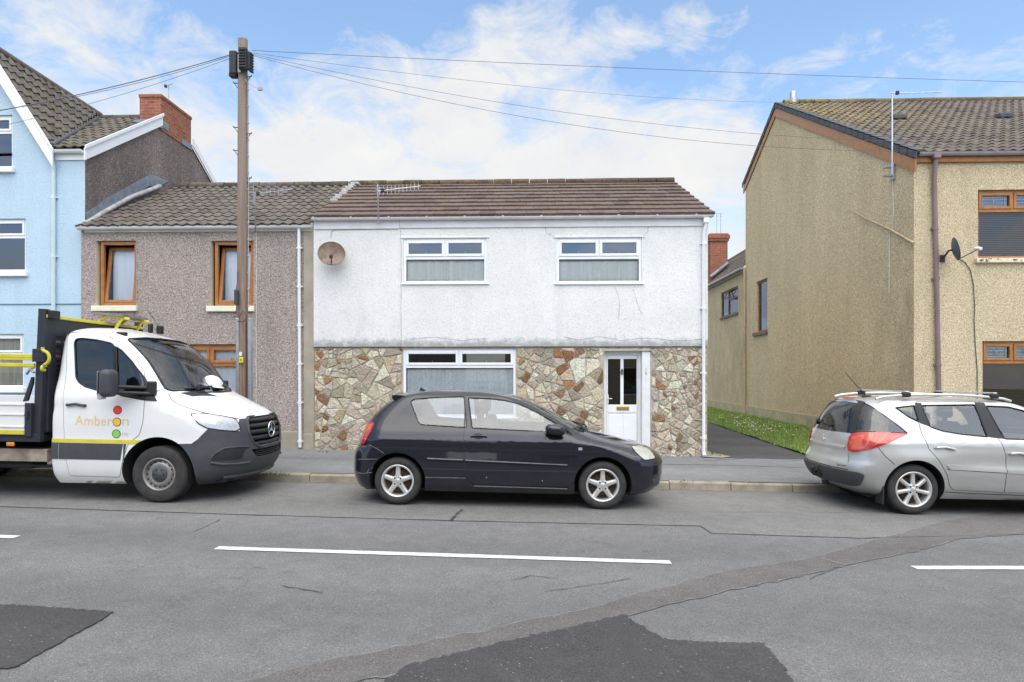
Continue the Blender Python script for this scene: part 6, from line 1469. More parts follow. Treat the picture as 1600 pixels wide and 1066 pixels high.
fdw = xzr(.02, (1263, 294), (1400, 300), (1500, 325), (1590, 375), (1700, 470), (1725, 508), (1380, 498))
fix = xzr(.01, (708, 305), (822, 292), (852, 392), (790, 362))
qgl = xzr(.015, (512, 276), (560, 300), (640, 355), (730, 420), (782, 463), (700, 458), (560, 453), (474, 455), (456, 462), (470, 380), (495, 300))
rdoor = xzr(.02, (832, 270), (1212, 268), (1236, 300), (1345, 505), (1386, 600), (1388, 700), (1374, 826), (1062, 811), (1042, 786), (1028, 720), (985, 640), (915, 560), (872, 470), (850, 392))
fdoor = xzr(.02, (1216, 268), (1400, 273), (1560, 325), (1720, 440), (1790, 520), (1830, 600), (1830, 700), (1815, 838), (1378, 827), (1392, 700), (1390, 600), (1349, 505), (1240, 300))
tail = xzr(.03, (411, 530), (420, 488), (440, 466), (480, 458), (560, 456), (700, 461), (786, 467), (700, 506), (600, 546), (500, 573), (440, 577), (416, 568))
tseg = xzr(.02, (425, 520), (445, 480), (520, 472), (500, 520), (520, 556), (440, 568))
wb = 1.27; R_ = .315
wells = [cyl_me(s_ * wb, R_, .378, y0, y1, 2) for s_ in (-1, 1) for y0, y1 in ((-1.2, -.52), (.52, 1.2))]
cav = slots(Body([(z, min(a, 1.1) - .10, b_ + .13, w - .06) for z, a, b_, w in tab if .4 <= z <= 1.46], rnd, 1.44, 1.32, 3.0).mesh(list(np.linspace(.72, 1.32, 8)) + [1.35, 1.38, 1.40, 1.42, 1.435], 10, 10, 8), 2)
scr = [(-.64, 1.03), (.64, 1.03), (.60, 1.2), (.53, 1.38), (.3, 1.405), (-.3, 1.405), (-.53, 1.38), (-.60, 1.2)]
g0, g1 = car.hit(*C3((472, 276))[0]), car.hit(*C3((443, 463))[0]); gb, gt = abs(g1.y), abs(g0.y); zb, zt_ = g1.z, g0.z
bck = [(-gb, zb), (0, zb - .005), (gb, zb), ((gb + gt) / 2 + .01, (zb + zt_) / 2), (gt, zt_), (0, zt_ + .018), (-gt, zt_), (-(gb + gt) / 2 - .01, (zb + zt_) / 2)]
wcut = [car.sprism(p, 0) for p in (rdw, fdw, fix)]; qcut = [car.sprism(qgl, s_) for s_ in (-1, 1)]; scut = fprism(scr, .25, 1.6); rcut = fprism(bck, -1.35, -1.0)
me = car.cut([cav] + wells + wcut + qcut + [scut, rcut]); car.smooth(me); finish_body(me, [VM['silver'], VM['seal'], VM['dark']], root)
for side in (-1, 1):
    for nm, dp, hd in (('rear_door', rdoor, ((952, 552), (1010, 548), (1068, 562))), ('front_door', fdoor, ((1408, 588), (1460, 584), (1530, 598)))):
        d = car.patch(car.sprism(dp, side), 'door', VM['silver'], .003, .008, None, wcut)
        m = MB(); car.ribbon(m, dp, .010, .002, side, True); m.build('door_seal', VM['seal'], d)
        h = car.xz(C3(*hd)); m = MB(); car.stube(m, h, .018, .026, side, False); m.tube([car.spt(*h[0], side, 0), car.spt(*h[0], side, .03)], .013, 8); m.tube([car.spt(*h[2], side, 0), car.spt(*h[2], side, .03)], .013, 8); m.build('handle', VM['silver'], d)
        cx_, cz_ = h[1]; rec = [(cx_ + .085 * math.cos(t), cz_ + .006 + .042 * math.sin(t)) for t in np.linspace(0, 2 * math.pi, 20, endpoint=False)]
        car.patch(car.sprism(rec, side), 'handle_recess', VM['silver'], .0042, 0, d)
    for p in (rdw, fdw, fix):
        w = car.patch(car.sprism(p, side), 'side_window', VM['glass'], -.004, 0); m = MB(); car.stube(m, p, .009, .002, side); m.build('window_seal', VM['seal'], w)
    # black pillar faces between the panes
    for pl in (((826, 274), (866, 276), (868, 292), (922, 424), (908, 418), (856, 400), (848, 380), (828, 300)), ((1192, 272), (1250, 274), (1264, 294), (1382, 498), (1330, 494), (1276, 486), (1196, 288))):
        car.patch(car.sprism(xzr(.004, *pl), side), 'pillar_cover', VM['trim'], .0045, .004)
    q = car.patch(car.sprism(qgl, side), 'quarter_window', VM['glass_dark'], .001, .006); m = MB(); car.stube(m, qgl, .007, .002, side); m.build('window_seal', VM['seal'], q)
    t = car.patch(car.sprism(tail, side), 'tail_lamp', VM['red'], .012, .02); car.patch(car.sprism(tseg, side), 'lamp_segment', VM['red2'], .014, 0, t)
    for k, sg in enumerate((((540, 470), (575, 470), (548, 520), (520, 556), (506, 560)), ((640, 468), (662, 468), (610, 520), (560, 548), (548, 552)), ((720, 470), (740, 472), (680, 508), (660, 514)))): car.patch(car.sprism(xzr(.005, *sg), side), 'lamp_segment', VM['red2'], .014, 0, t)
    for pl in (((1020, 659), (1042, 656), (1388, 682), (1388, 706), (1042, 686)), ((1396, 683), (1790, 714), (1790, 738), (1396, 707))):
        car.patch(car.sprism(xzr(.006, *pl), side), 'side_moulding', VM['silver'], .014, .016)
    m = MB(); car.ribbon(m, car.xz(C3((1024, 684), (1200, 697), (1388, 708))), .008, .004, side); car.ribbon(m, car.xz(C3((598, 548), (640, 600), (702, 656))), .007, .002, side)  # first ribbon paints the shadow line under the side moulding
    car.ribbon(m, car.xz(C3((1010, 824), (1200, 834), (1400, 842), (1700, 852))), .008, .002, side); m.build('panel_gap_and_shadow', VM['seal'], root)
    # roof rail, bar feet
    m = MB(); n = 18; P = []
    for k in range(n + 1):
        t = k / n; x = -1.62 + 1.72 * t; y = .565; z = 1.452 + .062 * math.sin(math.pi * min(1, max(0, t))) ** .6 if 0 < t < 1 else 1.445; P.append(Vector((x, side * y, z)))
    m.tube(P, .017, 8); m.build('roof_rail', VM['chrome'] if False else VM['alloy'], root)
    hl = [(1.45, .74), (1.85, .66), (2.3, .64), (2.3, .80), (1.5, .83)]; car.patch(car.sprism(roundc(hl, .03), side, .30), 'headlamp', VM['clear'], .006, .01)
    p0 = car.b.P(.78, 1.03, side); m = MB(); m.bbox((p0.x - .10, min(p0.y + side * .03, p0.y + side * .22), p0.z - .04), (p0.x + .05, max(p0.y + side * .03, p0.y + side * .22), p0.z + .12), 0, .045); m.tube([p0 - Vector((0, side * .02, 0)), p0 + Vector((-.02, side * .08, .01))], .03, 8); m.build('door_mirror', VM['silver'], root)
    mf = MB(); c = car.at(*C3((612, 830))[0], -.76); mf.bbox((c.x - .012, side * .66, .12), (c.x + .012, side * .84, .36), 0, .006); mf.build('mudflap', VM['trim'], root)
for xb in (-1.235, -.12):
    m = MB(); m.bbox((xb - .028, -.60, 1.535), (xb + .028, .60, 1.555), 0, .009); br = m.build('roof_bar', VM['alloy'], root)
    for side in (-1, 1): m = MB(); m.bbox((xb - .055, side * .565 - .035, 1.475), (xb + .055, side * .565 + .035, 1.537), 0, .018); m.build('bar_foot', VM['trim'], br)
car.patch(scut, 'windscreen', VM['glass'], -.004, 0); rw = car.patch(rcut, 'rear_window', VM['glass_dark'], .001, .006)
# black band between tailgate glass and quarter glass
for side in (-1, 1):
    pb_ = xzr(.006, (452, 256), (522, 270), (499, 300), (474, 380), (459, 464), (430, 466), (436, 380), (444, 300)); car.patch(car.sprism(pb_, side), 'pillar_cover', VM['trim'], .003, .004)
m = MB(); P = [Vector((be.Xr(y, 1.06) - .018, y, 1.06 + .10 * max(0, y + .1))) for y in np.linspace(-.12, .34, 8)]; m.tube(P, .013, 6); m.tube([P[-1] + Vector((.02, .05, -.05)), P[-1], P[-1] + Vector((.0, -.06, .01))], .018, 6); m.build('rear_wiper', VM['seal'], root)
m = MB(); rows = []
for z, o_ in ((1.432, -.012), (1.436, -.035), (1.452, -.035), (1.456, .0)): rows.append([(be.Xr(y, 1.42) + o_ + .012, y, z) for y in np.linspace(-.16, .16, 9)])
m.grid(rows, 0, True); m.add([rows[k][0] for k in range(4)], [(0, 1, 2, 3)]); m.add([rows[k][-1] for k in range(4)], [(3, 2, 1, 0)]); m.build('brake_light', VM['red2'], root, fix=True)
# bumper strip, tow bar, tailgate gaps, badge
strip = []
zt0_, zt1_ = car.hit(*C3((300, 672))[0]).z, car.hit(*C3((300, 742))[0]).z
top = car.xz(C3((505, 690), (520, 706), (512, 752), (490, 766)))
xe = top[1][0]; strip = [(-2.4, zt0_ + .012), (top[0][0] - .03, zt0_ + .006), (xe, zt0_ - .02), (xe - .005, zt1_ + .01), (top[3][0] - .04, zt1_ - .01), (-2.4, zt1_ - .005)]
o = car.patch(car.sprism(roundc(strip, .03), 0), 'bumper_strip', VM['grey_plastic'], .022, .03)
m = MB()
tg_z = [car.hit(*p) for p in C3((418, 590), (415, 640), (413, 690))]
for side in (-1, 1): m.grid([[tuple(car.spt(p.x, p.z, side, .002) + Vector((0, side * d_, 0))) for p in tg_z] for d_ in ((-.004, .004) if side > 0 else (.004, -.004))], 0, True)
zg = zt0_ + .02; ya = abs(tg_z[2].y)
for z, o_, ya_ in ((zg, .004, ya), (zg + .001, .004, ya)): pass
rows = [[(be.Xr(y, z) - .003, y, z) for y in np.linspace(-ya, ya, 25)] for z in (zg - .004, zg + .005)]; m.grid(rows, 0, True)
m.build('tailgate_gap', VM['seal'], root)
m = MB(); hz = car.hit(*C3((290, 518))[0]).z; rows = [[(be.Xr(y, z) - d_, y, z) for y in np.linspace(-ya * .80, ya * .80, 25)] for z, d_ in ((hz - .07, .0), (hz - .04, .008), (hz - .02, .010), (hz + .0, .0))]; m.grid(rows, 0, True); m.build('tailgate_lip', VM['silver'], root)
bp = car.hit(*C3((258, 487))[0]); bz = bp.z; m = MB(); xr0 = be.Xr(0, bz) - .004
sh = [(-.018, -.042), (.004, -.03), (.012, -.045), (.022, -.04), (.014, -.01), (.03, .0), (.022, .02), (.008, .012), (.012, .035), (-.004, .048), (-.022, .03), (-.012, .01), (-.026, -.01)]
m.prism([(xr0, a * 1.0, bz + b_) for a, b_ in sh], (-.008, 0, 0)); m.build('badge', VM['chrome'], root)
def text_mesh(body, size, font_scale=(1, 1)):
    cu = bpy.data.curves.new('t', 'FONT'); cu.body = body; cu.size = size; cu.align_x = 'LEFT'; ob = bpy.data.objects.new('t', cu); col.objects.link(ob); bpy.context.view_layer.update()
    me = bpy.data.meshes.new_from_object(ob.evaluated_get(bpy.context.evaluated_depsgraph_get())); bpy.data.objects.remove(ob); bpy.data.curves.remove(cu); return me
t = text_mesh('207 SW', .052); ty = [car.hit(*p) for p in C3((345, 668), (402, 672))]
y0, y1 = ty[0].y, ty[1].y; wv = max(v.co.x for v in t.vertices)
for v in t.vertices:
    u = v.co.x / wv; y = y0 + (y1 - y0) * u; z = ty[0].z + .016 + v.co.y * .75; v.co = Vector((be.Xr(y, z) - .004, y, z))
link('model_badge', t, VM['trim'], root)
tp = car.at(*C3((218, 725))[0], 0); m = MB(); m.bbox((-2.10, -.035, .34), (-1.95, .035, .42), 0, .01); m.tube([(-2.06, 0, .36), (-2.16, 0, .37), (-2.18, 0, .44)], .018, 8); m.bbox((-2.20, -.03, .43), (-2.15, .03, .485), 0, .02); m.bbox((-2.12, .05, .36), (-2.06, .11, .44), 0, .01); m.bbox((-2.12, -.02, .42), (-2.10, .04, .50), 1, .006); m.tube([(-2.0, 0, .30), (-1.6, 0, .28)], .03, 8); m.build('tow_bar', [VM['trim'], VM['rusty']], root)
ab = Vector((-1.50, -.10, 1.462)); at_ = car.at(*C3((396, 86))[0], -.10); m = MB(); m.tube([ab, ab + (at_ - ab) * 1.0], [.007, .003], 6); m.bbox(tuple(ab - Vector((.06, .02, .012))), tuple(ab + Vector((.06, .02, .02))), 0, .01); m.build('roof_aerial', VM['seal'], root)
m = MB(); m.bbox((.70, -.66, .68), (1.05, .66, .95), 0, .08); m.build('dashboard', VM['interior'], root)
for x, y in ((.05, -.36), (.05, .36)): seat_mesh(x, y, .44, .5, .56, .24).build('seat', VM['seat'], root)
for y in (-.42, 0, .42): seat_mesh(-.78, y, .46, .42, .46, .22).build('seat', VM['seat'], root)
m = MB(); m.tube([(.56 + .06 * math.sin(t_), -.36 + .18 * math.cos(t_), .90 + .17 * math.sin(t_)) for t_ in np.linspace(0, 2 * math.pi, 25)], .014, 6); m.build('steering_wheel', VM['interior'], root)
for x in (-wb, wb):
    for side in (-1, 1): wheel(root, x, side * .835, R_, .195, .222, 'seven', side)
m = MB(); m.box((-1.75, -.66, .18), (1.6, .66, .205)); m.build('underside', VM['dark'], root)
# ------------------------------------------------------------------ white dropside lorry
q0 = G(248, 786.5); loc = place(q0, .945)
root = thing('dropside_lorry', 'white dropside lorry with dark grey bumper and coloured discs on its door', 'lorry', loc, None, (0, math.atan(SLOPE), 0))
tab = [(.22, .78, -1.40, .90), (.30, .92, -1.42, .945), (.38, .99, -1.43, .968), (.46, 1.03, -1.43, .978), (.55, 1.05, -1.43, .985), (.65, 1.045, -1.43, .988), (.75, 1.035, -1.43, .988), (.88, 1.02, -1.43, .986), (.98, .99, -1.43, .984), (1.05, .945, -1.43, .982), (1.12, .84, -1.43, .98), (1.20, .68, -1.43, .975), (1.28, .50, -1.43, .970), (1.35, .34, -1.43, .962), (1.42, .21, -1.43, .950), (1.50, .13, -1.43, .932),
       (1.65, .02, -1.43, .905), (1.80, -.10, -1.43, .882), (1.92, -.23, -1.43, .862), (2.00, -.33, -1.43, .848), (2.06, -.43, -1.42, .838), (2.12, -.57, -1.41, .826), (2.17, -.73, -1.38, .815), (2.21, -.88, -1.33, .80), (2.235, -1.0, -1.26, .79)]
rnd = [(.22, .62, 2.2, .10, 2.4), (.55, .62, 2.1, .08, 2.4), (.9, .62, 2.1, .08, 2.4), (1.05, .66, 2.2, .08, 2.4), (1.2, .80, 2.3, .10, 2.4), (1.42, .50, 2.4, .10, 2.4), (1.6, .42, 2.5, .12, 2.4), (2.1, .36, 2.5, .14, 2.4), (2.32, .10, 2.4, .10, 2.4)]
bt = Body(tab, rnd, 2.24, 2.05, 2.7, bulge=lambda x, z: .010 * np.exp(-((np.asarray(z) - 1.30) / .10) ** 2) - .008 * np.exp(-((np.asarray(z) - .80) / .12) ** 2))
zs = zlevels(bt, list(np.linspace(.22, .90, 16)) + list(np.linspace(.93, 1.5, 24)) + list(np.linspace(1.55, 2.05, 11)))
car = Car(bt, root, zs, nr=6, nm=24, nf=20)
def T2(*p): return [(a / 3.677, 470 + b / 3.677) for a, b in p]
def T3(*p): return [(230 + a / 5.33, 600 + b / 5.33) for a, b in p]
def X2(r, *p): return roundc(car.xz(T2(*p)), r)
def X3(r, *p): return roundc(car.xz(T3(*p)), r)
win = X2(.03, (430, 240), (440, 221), (470, 216), (560, 226), (640, 244), (657, 260), (657, 531), (560, 515), (490, 494), (455, 470), (438, 440))
vent = X2(.015, (670, 266), (700, 286), (760, 350), (816, 430), (834, 474), (830, 562), (672, 536))
door = X2(.03, (408, 184), (600, 195), (690, 236), (765, 310), (830, 410), (830, 575), (820, 700), (800, 770), (736, 822), (705, 915), (690, 1012), (404, 1004), (380, 900), (372, 800), (384, 400))
sail = X2(.01, (768, 356), (835, 440), (904, 578), (815, 572), (690, 547), (690, 538), (829, 562), (835, 474), (818, 428))
sA, sB = car.hit(195.8, 530), car.hit(261.7, 610.5); st0, st1 = car.hit(248, 537), None
yb_, yt_ = abs(sB.y), abs(sA.y); zb_, zt_ = sB.z, sA.z
scr = [(-yb_, zb_), (-.4, zb_ - .03), (0, zb_ - .035), (.4, zb_ - .03), (yb_, zb_), ((yb_ + yt_) / 2 + .015, (zb_ + zt_) / 2), (yt_, zt_), (.4, zt_ + .035), (0, zt_ + .04), (-.4, zt_ + .035), (-yt_, zt_), (-(yb_ + yt_) / 2 - .015, (zb_ + zt_) / 2)]
R_ = .355
wells = [cyl_me(0, R_ + .01, .465, y0, y1, 2) for y0, y1 in ((-1.2, -.5), (.5, 1.2))]
cav = slots(Body([(z, min(a, .25) - .06, b_ + .06, w - .06) for z, a, b_, w in tab if .5 <= z <= 2.18], rnd, 2.18, 2.0, 2.7).mesh([.86, .95, 1.05, 1.2, 1.35, 1.45, 1.55, 1.7, 1.85, 1.95, 2.0, 2.05, 2.09, 2.12, 2.14, 2.16, 2.17], 5, 12, 10), 2)
wcut = [car.sprism(p, 0) for p in (win, vent)]; scut = fprism(scr, -.55, 1.6)
gr = [car.hit(*p) for p in T3((824, 288), (838, 400), (880, 492), (930, 520))]
gpoly = [(-abs(p.y), p.z) for p in gr]; zt_g = gpoly[0][1] + .02; gpoly = [(-abs(gr[0].y) * .9, zt_g)] + gpoly; gpoly = gpoly + [(-a, z) for a, z in gpoly[::-1]]
lw = [car.hit(*p) for p in T3((865, 552), (912, 606))]; lpoly = [(-abs(lw[0].y), lw[0].z + .01), (-abs(lw[1].y), lw[1].z), (abs(lw[1].y), lw[1].z), (abs(lw[0].y), lw[0].z + .01)]
gcut = fprism(gpoly, .72, .6); lcut = fprism(lpoly, .78, .6)
gbox = prism_me([(.80 - 0, y, z) for y, z in gpoly], (.6, 0, 0), 1)
me = car.cut([cav] + wells + wcut + [scut, fprism(gpoly, .90, .5, 2), fprism(lpoly, .88, .5, 2)]); car.smooth(me); finish_body(me, [VM['white'], VM['white'], VM['dark']], root)
# grey lower mouldings
bl = [car.hit(*p) for p in T3((250, 500), (370, 498), (425, 458), (512, 370))]; b4 = [(p.x, p.z) for p in bl]
hlz = car.xz(T3((640, 388), (772, 394), (768, 292), (826, 288)))
bump = b4 + hlz + [(1.4, hlz[-1][1] + .0), (1.4, .1), (.30, .1), (.36, .30), (.465, .365), (.44, .52), (.36, .66), (b4[0][0], b4[0][1])]
bump = [p for i, p in enumerate(bump) if i == 0 or (Vector(p) - Vector(bump[i-1])).length > 1e-4][:-1]
car.patch(car.sprism(bump, 0), 'bumper', VM['grey_plastic'], .006, .012, None, [fprism(gpoly, .70, .8), fprism(lpoly, .70, .8), fprism([(-.98, 1.075), (.98, 1.075), (.98, 1.4), (-.98, 1.4)], .2, 1.2)] + wells)
for side in (-1, 1):
    dcut = car.sprism(door, side); d = car.patch(dcut, 'door', VM['white'], .004, .01, None, wcut)
    m = MB(); car.ribbon(m, door, .009, .003, side, True); m.build('door_seal', VM['seal'], d)
    for p, nm in ((win, 'side_window'), (vent, 'quarter_window')):
        w = car.patch(car.sprism(p, side), nm, VM['glass_cab'], -.006, 0); m = MB(); car.stube(m, p, .010, .002, side); m.build('window_seal', VM['seal'], w)
    car.patch(car.sprism(X2(.004, (655, 258), (674, 266), (674, 538), (655, 531)), side), 'window_divider', VM['trim'], .005, .006)
    car.patch(car.sprism(sail, side), 'mirror_sail', VM['trim'], .007, .01)
    band = car.xz(T2((303, 814), (372, 816))); zA, zB = car.xz(T2((500, 819)))[0][1], car.xz(T2((500, 911)))[0][1]; xA = car.xz(T2((720, 860)))[0][0]
    for nm, xs_ in (('lower_moulding', (-1.40, door_x0 := min(p[0] for p in door) + .012)), ('lower_moulding', (door_x0 + .012, xA - .03)), ('lower_moulding', (xA - .022, -.40))):
        car.patch(car.sprism([(xs_[0], zB), (xs_[1] - (.03 if xs_[0] > -1.39 else 0), zB), (xs_[1], zA), (xs_[0], zA)], side), nm, VM['grey_plastic'], .010, .012, None, wells)
    zC = zA + .005; zD = zC + .047; car.patch(car.sprism([(-1.425, zC), (-.50, zC), (-.28, zC), (-.22, zD), (-.5, zD), (-1.425, zD)], side), 'yellow_stripe', VM['yellow'], .007, .006, None, wells)
    hl = X3(.02, (360, 250), (430, 246), (600, 266), (742, 296), (774, 368), (742, 393), (620, 386), (500, 368), (430, 332))
    h = car.patch(car.sprism(hl, side), 'headlamp', VM['clear'], .010, .016); m = MB(); car.stube(m, hl, .007, .008, side); m.build('lamp_seal', VM['seal'], h)
    for sg in (((490, 300), (585, 285), (570, 345), (505, 330)), ((660, 320), (700, 308), (745, 350), (700, 362))):
        car.patch(car.sprism(X3(.02, *sg), side), 'lamp_reflector', VM['alloy'], .0115, 0, h)
    fr = X3(.03, (530, 642), (560, 582), (640, 538), (850, 522), (805, 560), (790, 626)); car.patch(car.sprism(fr, side, .2), 'fog_recess_shade', VM['trim'], .008, .004)  # darker patch puts the shade of the fog lamp recess into the colour
    m = MB(); P = [car.spt(*q, side, .012) for q in car.xz(T3((528, 655), (620, 668), (760, 662), (850, 648)))]; m.tube(P, .016, 8); P = [car.spt(*q, side, .010) for q in car.xz(T3((535, 615), (560, 580), (640, 535), (760, 524), (850, 522)))]; m.tube(P, .010, 8); m.build('bumper_crease', VM['grey_plastic'], root)
    m = MB(); car.ribbon(m, car.xz(T3((178, 82), (195, 118), (225, 152), (290, 182), (360, 206), (430, 228), (500, 246), (640, 268), (760, 289))), .006, .002, side); car.ribbon(m, car.xz([(p[0], p[1]) for p in T2((830, 575), (905, 520), (960, 500))]), .006, .002, side); m.build('bonnet_gap', VM['seal'], root)
    # big two-arm mirror
    cm = car.at(*T2((622, 474))[0], -1.20); hc = Vector((cm.x, side * 1.20, cm.z)); m = MB(); m.bbox((hc.x - .075, hc.y - .115, hc.z - .17), (hc.x + .085, hc.y + .115, hc.z + .17), 0, .075)
    mr = m.build('door_mirror', VM['grey_plastic'], root); 
    m = MB()
    for dz in (-.075, -.005): a = Vector((hc.x + .06, hc.y - side * .08, hc.z + dz - .04)); e_ = car.b.P(hc.x + .40, hc.z + dz - .055, side); m.tube([a, a.lerp(e_, .5), e_ + Vector((0, side * .02, 0))], .024, 8)
    e2 = car.b.P(hc.x + .40, hc.z - .09, side); m.bbox((e2.x - .06, min(e2.y, e2.y + side * .07), e2.z - .06), (e2.x + .05, max(e2.y, e2.y + side * .07), e2.z + .12), 0, .02); m.build('mirror_arm', VM['trim'], mr)
    m = MB(); m.bbox((hc.x - .082, hc.y - .09, hc.z - .145), (hc.x - .074, hc.y + .09, hc.z + .145), 0, .003); m.build('mirror_glass', VM['chrome'], mr)
    m = MB(); m.bbox((hc.x - .10, hc.y - .05 + side * .02, hc.z - .20), (hc.x - .03, hc.y + .05 + side * .02, hc.z - .12), 0, .02); m.build('indicator', VM['clear'], mr)
    hd = car.xz(T2((392, 598), (440, 592), (492, 602))); m = MB(); car.stube(m, hd, .016, .024, side, False); m.tube([car.spt(*hd[0], side, 0), car.spt(*hd[0], side, .026)], .018, 8); m.tube([car.spt(*hd[2], side, 0), car.spt(*hd[2], side, .026)], .018, 8); m.build('handle', VM['grey_plastic'], d)
    # door lettering and the three lamps of the sign
    discs = T2((677, 628), (673, 697), (670, 765)); cc = [car.hit(*p) for p in discs]
    for c, nm, mt in zip(cc, ('red', 'amber', 'green'), ((.72, .055, .04), (.85, .48, .06), (.26, .58, .13))):
        if nm + '_vinyl' not in VM: VM[nm + '_vinyl'] = simple(nm + '_vinyl', mt, .4, var=.04)
        ring = [(c.x + .056 * math.cos(t), c.z + .056 * math.sin(t)) for t in np.linspace(0, 2 * math.pi, 32, endpoint=False)]; o = car.patch(car.sprism(ring, side), 'sign_disc', VM['seal'], .0058, 0, d)
        ring = [(c.x + .048 * math.cos(t), c.z + .048 * math.sin(t)) for t in np.linspace(0, 2 * math.pi, 32, endpoint=False)]; car.patch(car.sprism(ring, side), 'disc_face', VM[nm + '_vinyl'], .0072, 0, o)
    if 'letter' not in VM: VM['letter'] = simple('gold_vinyl', (.76, .53, .26), .4, var=.03); VM['letter2'] = simple('grey_vinyl', (.45, .45, .46), .4, var=.03)
    for txt, pa, pb, hh, mt in (('Amber', (432, 716), (644, 716), .0, 'letter'), ('n', (703, 716), (741, 716), 0, 'letter'), ('LTD', (704, 776), (739, 776), 0, 'letter2')):
        t = text_mesh(txt, .175 if txt != 'LTD' else .055); a, b_ = [car.hit(*p) for p in T2(pa, pb)]; x0_ = min(v.co.x for v in t.vertices); x1_ = max(v.co.x for v in t.vertices)
        if side > 0: a, b_ = b_, a
        for v in t.vertices: u = (v.co.x - x0_) / (x1_ - x0_); x = a.x + (b_.x - a.x) * u; z = (a.z + b_.z) / 2 + v.co.y * 1.0; v.co = car.spt(x, z, side, .0066)
        link('door_lettering', t, VM[mt], d)
car.patch(scut, 'windscreen', VM['glass'], -.006, 0)
m = MB(); P = [Vector((bt.Xf(y, z) + .004, y, z)) for y, z in [(a, b_) for a, b_ in roundc(scr, .05)]]; m.tube(P + [P[0]], .014, 6); m.build('windscreen_seal', VM['seal'], root)
# grille
m = MB(); ys_ = np.linspace(-1, 1, 25); zlo, zhi = gpoly[4][1], gpoly[0][1]
def gy(z):                                    # half width of the grille at that height
    for (a, z0), (b_, z1) in zip(gpoly[1:4], gpoly[2:5]):
        if z1 <= z <= z0: return abs(a + (b_ - a) * (z - z0) / (z1 - z0)) - .008
    return abs(gpoly[1][0]) - .02
for k in range(5):
    z = zlo + (zhi - zlo) * (.10 + .20 * k); w_ = gy(z); rows = []
    for dz, dx in ((-.034, -.05), (-.030, -.020), (.0, -.004), (.022, -.022), (.026, -.06)): rows.append([(bt.Xf(w_ * y, z + dz) + dx, w_ * y, z + dz) for y in ys_])
    m.grid(rows, 0, True)
m.build('grille', VM['trim'], root)
m = MB(); gp = roundc(gpoly, .03); P = [Vector((bt.Xf(y, z) + .006, y, z)) for y, z in gp]; m.tube(P + [P[0]], .016, 8); m.build('grille_surround', VM['grey_plastic'], root)
sz = car.hit(428.2, 668.8).z; sx = bt.Xf(0, sz) + .014; m = MB(); m.tube([(sx, .104 * math.cos(t), sz + .104 * math.sin(t)) for t in np.linspace(0, 2 * math.pi, 41)], .009, 8)
for k in range(3):
    a = math.pi / 2 + k * 2 * math.pi / 3; n_ = Vector((0, math.cos(a), math.sin(a))); t_ = Vector((0, -math.sin(a), math.cos(a))); c = Vector((sx, 0, sz)); tip = c + n_ * .102
    m.add([c + t_ * .022 - n_ * .012, tip, c + Vector((.014, 0, 0)), c - t_ * .022 - n_ * .012], [(0, 1, 2), (2, 1, 3)][::-1])
m.build('grille_badge', VM['chrome'], root)
m = MB(); 
for k in range(4): z = lpoly[1][1] + (lpoly[0][1] - lpoly[1][1]) * (.15 + .25 * k); m.tube([(bt.Xf(y, z) - .02, y, z) for y in np.linspace(-abs(lpoly[1][0]), abs(lpoly[1][0]), 15)], .008, 6)
m.build('lower_grille', VM['trim'], root)
vp = [car.hit(*p) for p in T3((272, 76), (490, 75), (596, 105), (382, 106))]; car.patch(prism_me([(p.x, p.y, .9) for p in vp], (0, 0, .9)), 'bonnet_vent', VM['trim'], .003, .004)
m = MB(); lipz = .30; P = [Vector((bt.Xf(y, .30) + .015, y, .30)) for y in np.linspace(-.75, .75, 19)]; m.tube(P, .025, 8); m.build('bumper_lip', VM['grey_plastic'], root)
for y0, y1 in ((-.62, -.02), (.0, .60)):
    m = MB(); P = [Vector((bt.Xf(y, z) + .022, y, z)) for y, z in ((y0, zb_ + .02), ((y0 + y1) / 2, zb_ + .035), (y1, zb_ + .05))]; m.tube(P, .012, 6); m.build('wiper', VM['seal'], root)
p = car.hit(*[(a / 2.962, 460 + b / 2.962) for a, b in ((560, 185),)][0]); m = MB(); m.bbox((p.x - .06, p.y - .02, p.z - .03), (p.x + .07, p.y + .04, p.z + .03), 0, .015); m.build('roof_clip', VM['seal'], root)
m = MB(); hx = car.at(245, 519, 0); m.bbox((hx.x - .08, -.10, 2.19), (hx.x - .02, -.04, 2.32), 0, .02); m.bbox((hx.x + .0, -.03, 2.18), (hx.x + .08, .05, 2.30), 0, .02); m.tube([(hx.x + .02, .0, 2.30), (hx.x - .14, 0, 2.52)], .004, 5); m.build('roof_aerial', VM['seal'], root)
m = MB(); m.bbox((-.20, -.86, 1.05), (.10, .86, 1.36), 0, .10); m.bbox((-.28, -.62, 1.20), (.0, -.26, 1.42), 0, .05); m.build('dashboard', VM['interior'], root)
for y in (-.52, .08, .52): seat_mesh(-1.0, y, .95, .48, .62, .14).build('seat', VM['seat'], root)
m = MB(); m.tube([(-.36 + .10 * math.sin(t), -.50 + .20 * math.cos(t), 1.42 + .16 * math.sin(t)) for t in np.linspace(0, 2 * math.pi, 25)], .016, 6); m.build('steering_wheel', VM['interior'], root)
for side in (-1, 1): wheel(root, 0, side * .955, R_, .235, .205, 'steel', side, 0)
for side in (-1, 1): wheel(root, -3.66, side * .98, R_, .235, .205, 'steel', side)
m = MB(); m.box((-1.3, -.74, .24), (.75, .74, .30))
for s_ in (-1, 1): m.box((-4.9, s_ * .42 - .05, .52), (-1.3, s_ * .42 + .05, .70))
m.build('underside', VM['dark'], root)
